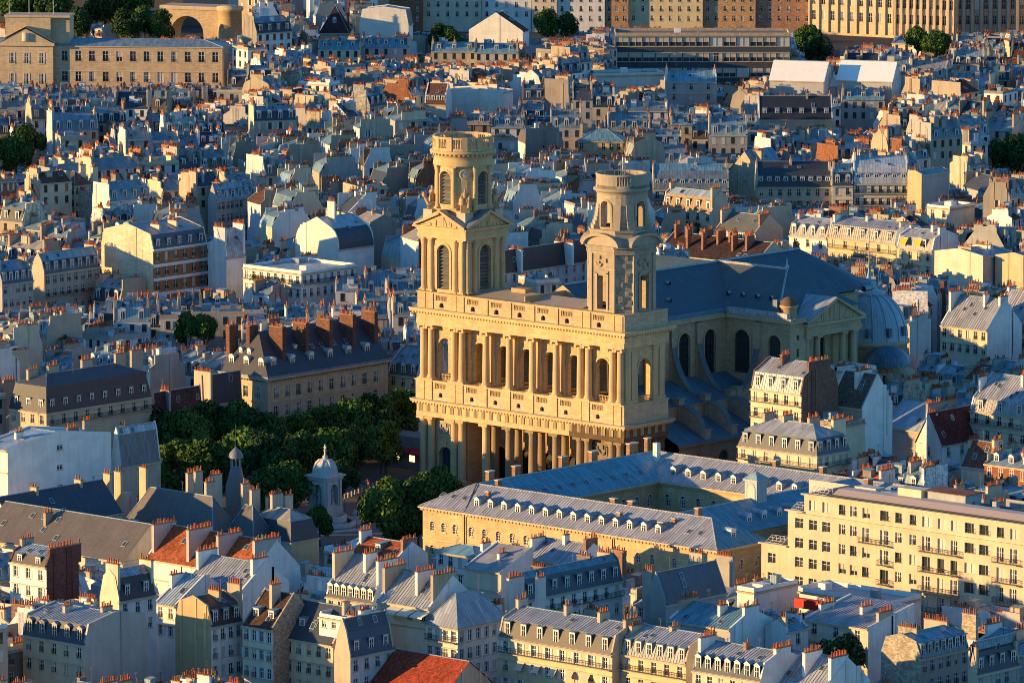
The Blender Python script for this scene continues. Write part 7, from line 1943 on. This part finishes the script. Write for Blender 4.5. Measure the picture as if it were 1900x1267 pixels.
# ------------------------------------------------------------------ the rest of the city, row by row
rng = random.Random(21)
seeds = []
for gx in range(-1150, 520, 105):
    for gy in range(-420, 1250, 105):
        x, y = gx + rng.uniform(-35, 35), gy + rng.uniform(-35, 35)
        p = proj((x, y, 15))
        if Vector((x, y, 0)).length < 1e9 and (Vector((x, y)) - CAM.xy).dot(FWD.xy) > 850 and -500 < p[0] < 2400 and -300 < p[1] < 1700:
            far_ = (Vector((x, y)) - CAM.xy).length > 1480
            r = rng.choice((0, 4, -4, 2, -7, 6)) if not far_ else rng.choice((36, 42, 50, 56, 62, 46, 30, 4, -6, -14, 12, 66))
            seeds.append((x, y, math.radians(r), rng.random() < .55, rng.uniform(-1.5, 1.5)))
SEED = np.array([s[:2] for s in seeds])
WALLS = (((.74, .73, .71), 34), ((.64, .55, .40), 20), ((.48, .40, .30), 22), (GREYW, 20), ((.30, .265, .23), 12), (BRICK, 3))
def pick(tab):
    r = rng.random() * sum(w for _, w in tab)
    for v, w in tab:
        r -= w
        if r < 0: return v
    return tab[-1][0]
def colour_word(c):
    if c[0] > .58 and c[2] > c[0] * .85: return 'white'
    if c[2] < c[0] * .5: return 'brick'
    if c[0] > .55: return 'cream'
    if c[2] > c[0] * .8: return 'grey'
    return 'beige'
def tj(c, a=.1):
    k = 1 + rng.uniform(-a, a); k2 = 1 + rng.uniform(-.04, .04)
    return (min(.82, c[0] * k), min(.82, c[1] * k), min(.82, c[2] * k * k2))
plots = []
def plot(x, y, r, w, d, ax, hb, court, si):
    c, s = math.cos(r), math.sin(r)
    mx, my = x + w / 2 * c - d / 2 * s, y + w / 2 * s + d / 2 * c
    if np.argmin(((SEED - (mx, my)) ** 2).sum(1)) != si: return
    px, py = proj((mx, my, 18))
    if not (-160 < px < 2060 and -45 < py < 1420): return
    if (mx - CAM.x) * FWD.x + (my - CAM.y) * FWD.y < 950: return
    cells = set()
    n = 0; t = 0
    for i in range(int(w / 2) + 1):
        for j in range(int(d / 2) + 1):
            u, v = min(i * 2 + .6, w - .5), min(j * 2 + .6, d - .5)
            k = (int((x + u * c - v * s) // 2), int((y + u * s + v * c) // 2))
            t += 1; n += k in OCC; cells.add(k)
    if n > t * .06: return
    OCC.update(cells)
    plots.append((x, y, r, w, d, ax, hb, court, px, py, dist_of((mx, my))))
for si, (sx_, sy_, sr, alongx, dh) in enumerate(seeds):
    c, s = math.cos(sr), math.sin(sr)
    def org(u, v): return sx_ + u * c - v * s, sy_ + u * s + v * c
    v = -125.0
    row = rng.randrange(4)
    while v < 125:
        kind = row % 4
        dep = (rng.uniform(7, 11.5), rng.uniform(4, 7.5), rng.uniform(7, 11), rng.uniform(4, 6.5))[kind]
        if kind != 3:
            u = -125.0
            while u < 125:
                w = rng.triangular(4.4, 15, 7) if kind != 1 else rng.uniform(3.4, 7)
                if kind == 1 and rng.random() < .32: u += w; continue
                if rng.random() < .05: u += rng.uniform(2, 6)
                hb = rng.gauss(18.2, 2.5) + dh if kind != 1 else rng.choice((rng.uniform(5, 11), rng.uniform(13, 18)))
                if alongx:
                    x, y = org(u, v); plot(x, y, sr, w, dep, 'x', hb, kind == 1, si)
                else:
                    x, y = org(v, u); plot(x, y, sr, dep, w, 'y', hb, kind == 1, si)
                u += w
        v += dep; row += 1
plots.sort(key=lambda p: p[-1])
LIM = dict(apartment_building=300, town_house=300, flat_roofed_building=200)
seen_ = {k: 0 for k in LIM}
mass = MB()
n_mass = 0
labels_used = {}
NUM = ('no', 'one', 'two', 'three', 'four', 'five', 'six', 'seven', 'eight')
def where(px, py, k=0):
    L = sorted(LAND, key=lambda l: ((l[0] - px) ** 2 + (2.2 * (l[1] - py)) ** 2))
    if not L: return 'in the city'
    l = L[min(k, len(L) - 1)]
    dx, dy = px - l[0], py - l[1]
    if abs(dx) > abs(dy) * 1.6: rel = 'beside' if abs(dx) < 90 else 'wide of'
    elif dy < 0: rel = 'just behind' if dy > -22 else 'behind' if dy > -60 else 'far behind'
    else: rel = 'just before' if dy < 22 else 'before' if dy < 60 else 'far before'
    return rel + ' ' + l[2]
for (x, y, r, w, d, ax, hb, court, px, py, dist) in plots:
    random.seed(int(x * 13 + y * 7))
    q = rng.random()
    S = d if ax == 'x' else w
    kw = dict(ax=ax, h=hb)
    front = tj(pick(WALLS)); sidec = tj(pick(WALLS), .14)
    smat = 'brick' if sidec[2] < sidec[0] * .5 else 'rubble' if rng.random() < .06 else 'plaster'
    kw['wall'] = ('ashlar' if front[0] < .56 and rng.random() < .5 else 'plaster', front) if front[2] > front[0] * .5 else ('brick', front)
    kw['side'] = (smat, sidec)
    zn = tj(ZINC, .2); sl = tj(SLATE, .35)
    if rng.random() < .12: zn = tj((.40, .37, .33), .15)
    tl = tj(rng.choice((TILE, TILEB, TILEB, (.2, .08, .05))), .25)
    name = 'apartment_building'; cat = 'apartment building'
    if court and q < .4: kw.update(rk='shed', rise=rng.uniform(1, 2.6), up=('zinc', zn)); rw = 'lean-to zinc roof'
    elif q < .40:
        m_ = ('slate', sl) if rng.random() < .55 else ('zinc', tj(zn, .1)) if rng.random() < .7 else ('slate', tj((.16, .12, .1)))
        kw.update(rk='man', rise=rng.uniform(.9, 2.0), mh=rng.uniform(2.2, 3.4), up=('zinc', zn), lo=m_); rw = ('dark slate' if m_[0] == 'slate' else 'grey zinc') + ' mansard'
    elif q < .62: kw.update(rk='gab', rise=S * rng.uniform(.14, .30), up=('zinc', zn)); rw = 'sloping zinc roof'
    elif q < .69: kw.update(rk='gab', rise=S * rng.uniform(.30, .46), up=('slate', sl)); rw = 'steep slate roof'; name = 'town_house'; cat = 'house'
    elif q < .75: kw.update(rk='gab', rise=S * rng.uniform(.25, .4), up=('tile', tl)); rw = ('red' if tl[0] > .25 else 'brown') + ' tiled roof'; name = 'town_house'; cat = 'house'
    elif q < .87: kw.update(rk='flat', up=('zinc', zn) if rng.random() < .6 else ('gravel', tj((.3, .28, .26)))); rw = 'flat roof'; name = 'flat_roofed_building'
    elif q < .91 and S > 8: kw.update(rk='cur', rise=rng.uniform(.8, 1.4), mh=rng.uniform(3.0, 4.4), up=('zinc', zn), lo=('slate', sl) if rng.random() < .6 else ('zinc', zn)); rw = 'rounded mansard'
    else: kw.update(rk='hip', rise=rng.uniform(1.5, 3), up=('zinc', zn)); rw = 'hipped zinc roof'; name = 'town_house'; cat = 'house'
    ns = rng.choice((2, 3, 4, 4, 5)) if not court else rng.choice((1, 2, 2))
    nd = int(w / 2.9) if kw['rk'] in ('man', 'cur') and ax == 'x' else (rng.choice((0, 0, 2, 3)) if kw['rk'] == 'gab' and ax == 'x' and w > 6.5 else 0)
    sd = int(d / 2.9) if kw['rk'] in ('man', 'cur') and ax == 'y' else 0
    rows = 2 if dist < 1500 else 2
    kw['win'] = (max(1, int(w / 2.7)), rows) if ax == 'x' or kw['rk'] in ('flat', 'hip') else (rng.choice((0, 0, 1, 2)), 2)
    kw['swin'] = (max(1, int(d / 2.7)), rows) if ax == 'y' or kw['rk'] in ('flat', 'hip') else (rng.choice((0, 0, 0, 1)), 2)
    tall = rng.choice((0, 0, 0, 0, .7)) if dist > 1380 else rng.choice((0, 0, .4))
    kw.update(nd=nd, sd=sd, dk=rng.choice(('flat', 'flat', 'ped', 'round')), stacks=ns, sk=rng.choice((0, 1, 2, 3)), style=rng.choice(('dark', 'dark', 'shut')), tall=tall, endf=.85, clutter=rng.choice((1, 1, 2, 3)) if dist > 1350 else rng.choice((0, 1, 1, 2)))
    if rng.random() < .5 and dist < 1600: kw['balc'] = (1,) if ax == 'x' else (); kw['sbalc'] = (1,) if ax == 'y' else ()
    # keep the landmarks in sight
    tp = kw.get('rise', 0) + (kw.get('mh', 0) if kw['rk'] in ('man', 'cur') else 0) + 1.6 + tall
    c, s = math.cos(r), math.sin(r)
    cs = [(x, y), (x + w * c, y + w * s), (x + w * c - d * s, y + w * s + d * c), (x - d * s, y + d * c)]
    h = hb - (2.6 if dist < 1260 else 0)
    if 15 < x < 168 and -175 < y < -88: h = min(h, rng.uniform(7.5, 10.5))
    ok = False
    while h > 5.5:
        xs = [proj((*q_, h))[0] for q_ in cs]
        yt = min(proj((*q_, h + tp))[1] for q_ in cs); yb = max(proj((*q_, 0))[1] for q_ in cs)
        i0, i1 = max(0, int(min(xs) // GS)), min(GW, int(max(xs) // GS) + 1)
        j0, j1 = max(0, int(yt // GS)), min(GH, int(yb // GS) + 1)
        K_ = KEEP[j0:j1, i0:i1]
        if K_.size == 0 or (K_ > dist + 6).sum() <= 2 + .02 * K_.size:
            ok = True; break
        h -= 1.5
    if not ok: continue
    if h < hb and h < 12: kw['stacks'] = 1; kw['tall'] = 0
    kw['h'] = h
    inside = -20 < px < 1920 and -25 < py < 1300
    solo = inside and seen_[name] < LIM[name]
    lite = dist > 1430 or not inside
    kw['lite'] = lite
    kw['hole'] = dist < 1300
    kw['ribs'] = False
    if lite: kw['sk'] = rng.choice((1, 2, 3)); kw['clutter'] += rng.choice((0, 1, 2))
    parts = house(w, d, **kw)
    if solo:
        seen_[name] += 1
        ns_ = sum(p[0] == 'chimney' for p in parts); nd_ = sum(p[0] == 'dormer' for p in parts)
        a = colour_word(front)
        size = ('low ' if h < 12 else 'tall ' if h > 20.5 else '') + ('narrow ' if min(w, d) < 8 and max(w, d) < 11 else 'broad ' if max(w, d) > 13.5 else '')
        base = f"{size}{a} house, {rw}, {NUM[min(8, ns_)]} stack{'s' if ns_ != 1 else ''}"
        lab = None
        for extra in ('', f"{colour_word(sidec)} end wall", f"{NUM[min(8, nd_)]} dormers"):
            for k in range(9):
                t_ = base + (', ' + extra if extra else '') + ', ' + where(px, py, k)
                if len(t_.replace('-', ' ').split()) <= 16  and t_ not in labels_used: lab = t_; break
            if lab: break
        grp_ = 'city houses round the church'
        if lab is None: lab = f"{size}{a} house, {rw}, {where(px, py, 0)}"
        labels_used[lab] = 1
        root = thing(name, lab, cat, (x, y, 0), r, grp_)
        raise_parts(root, parts)
    else:
        merge_parts(mass, Matrix.Translation((x, y, 0)) @ Matrix.Rotation(r, 4, 'Z'), parts)
        n_mass += 1
if mass.chunks or mass.F:
    o = mass.build('far_rooftops', kind='stuff')
    tag(o, 'dense mass of zinc roofs, party walls and chimney pots of the far city', 'rooftops')
print('plots', len(plots), seen_, 'mass', n_mass)
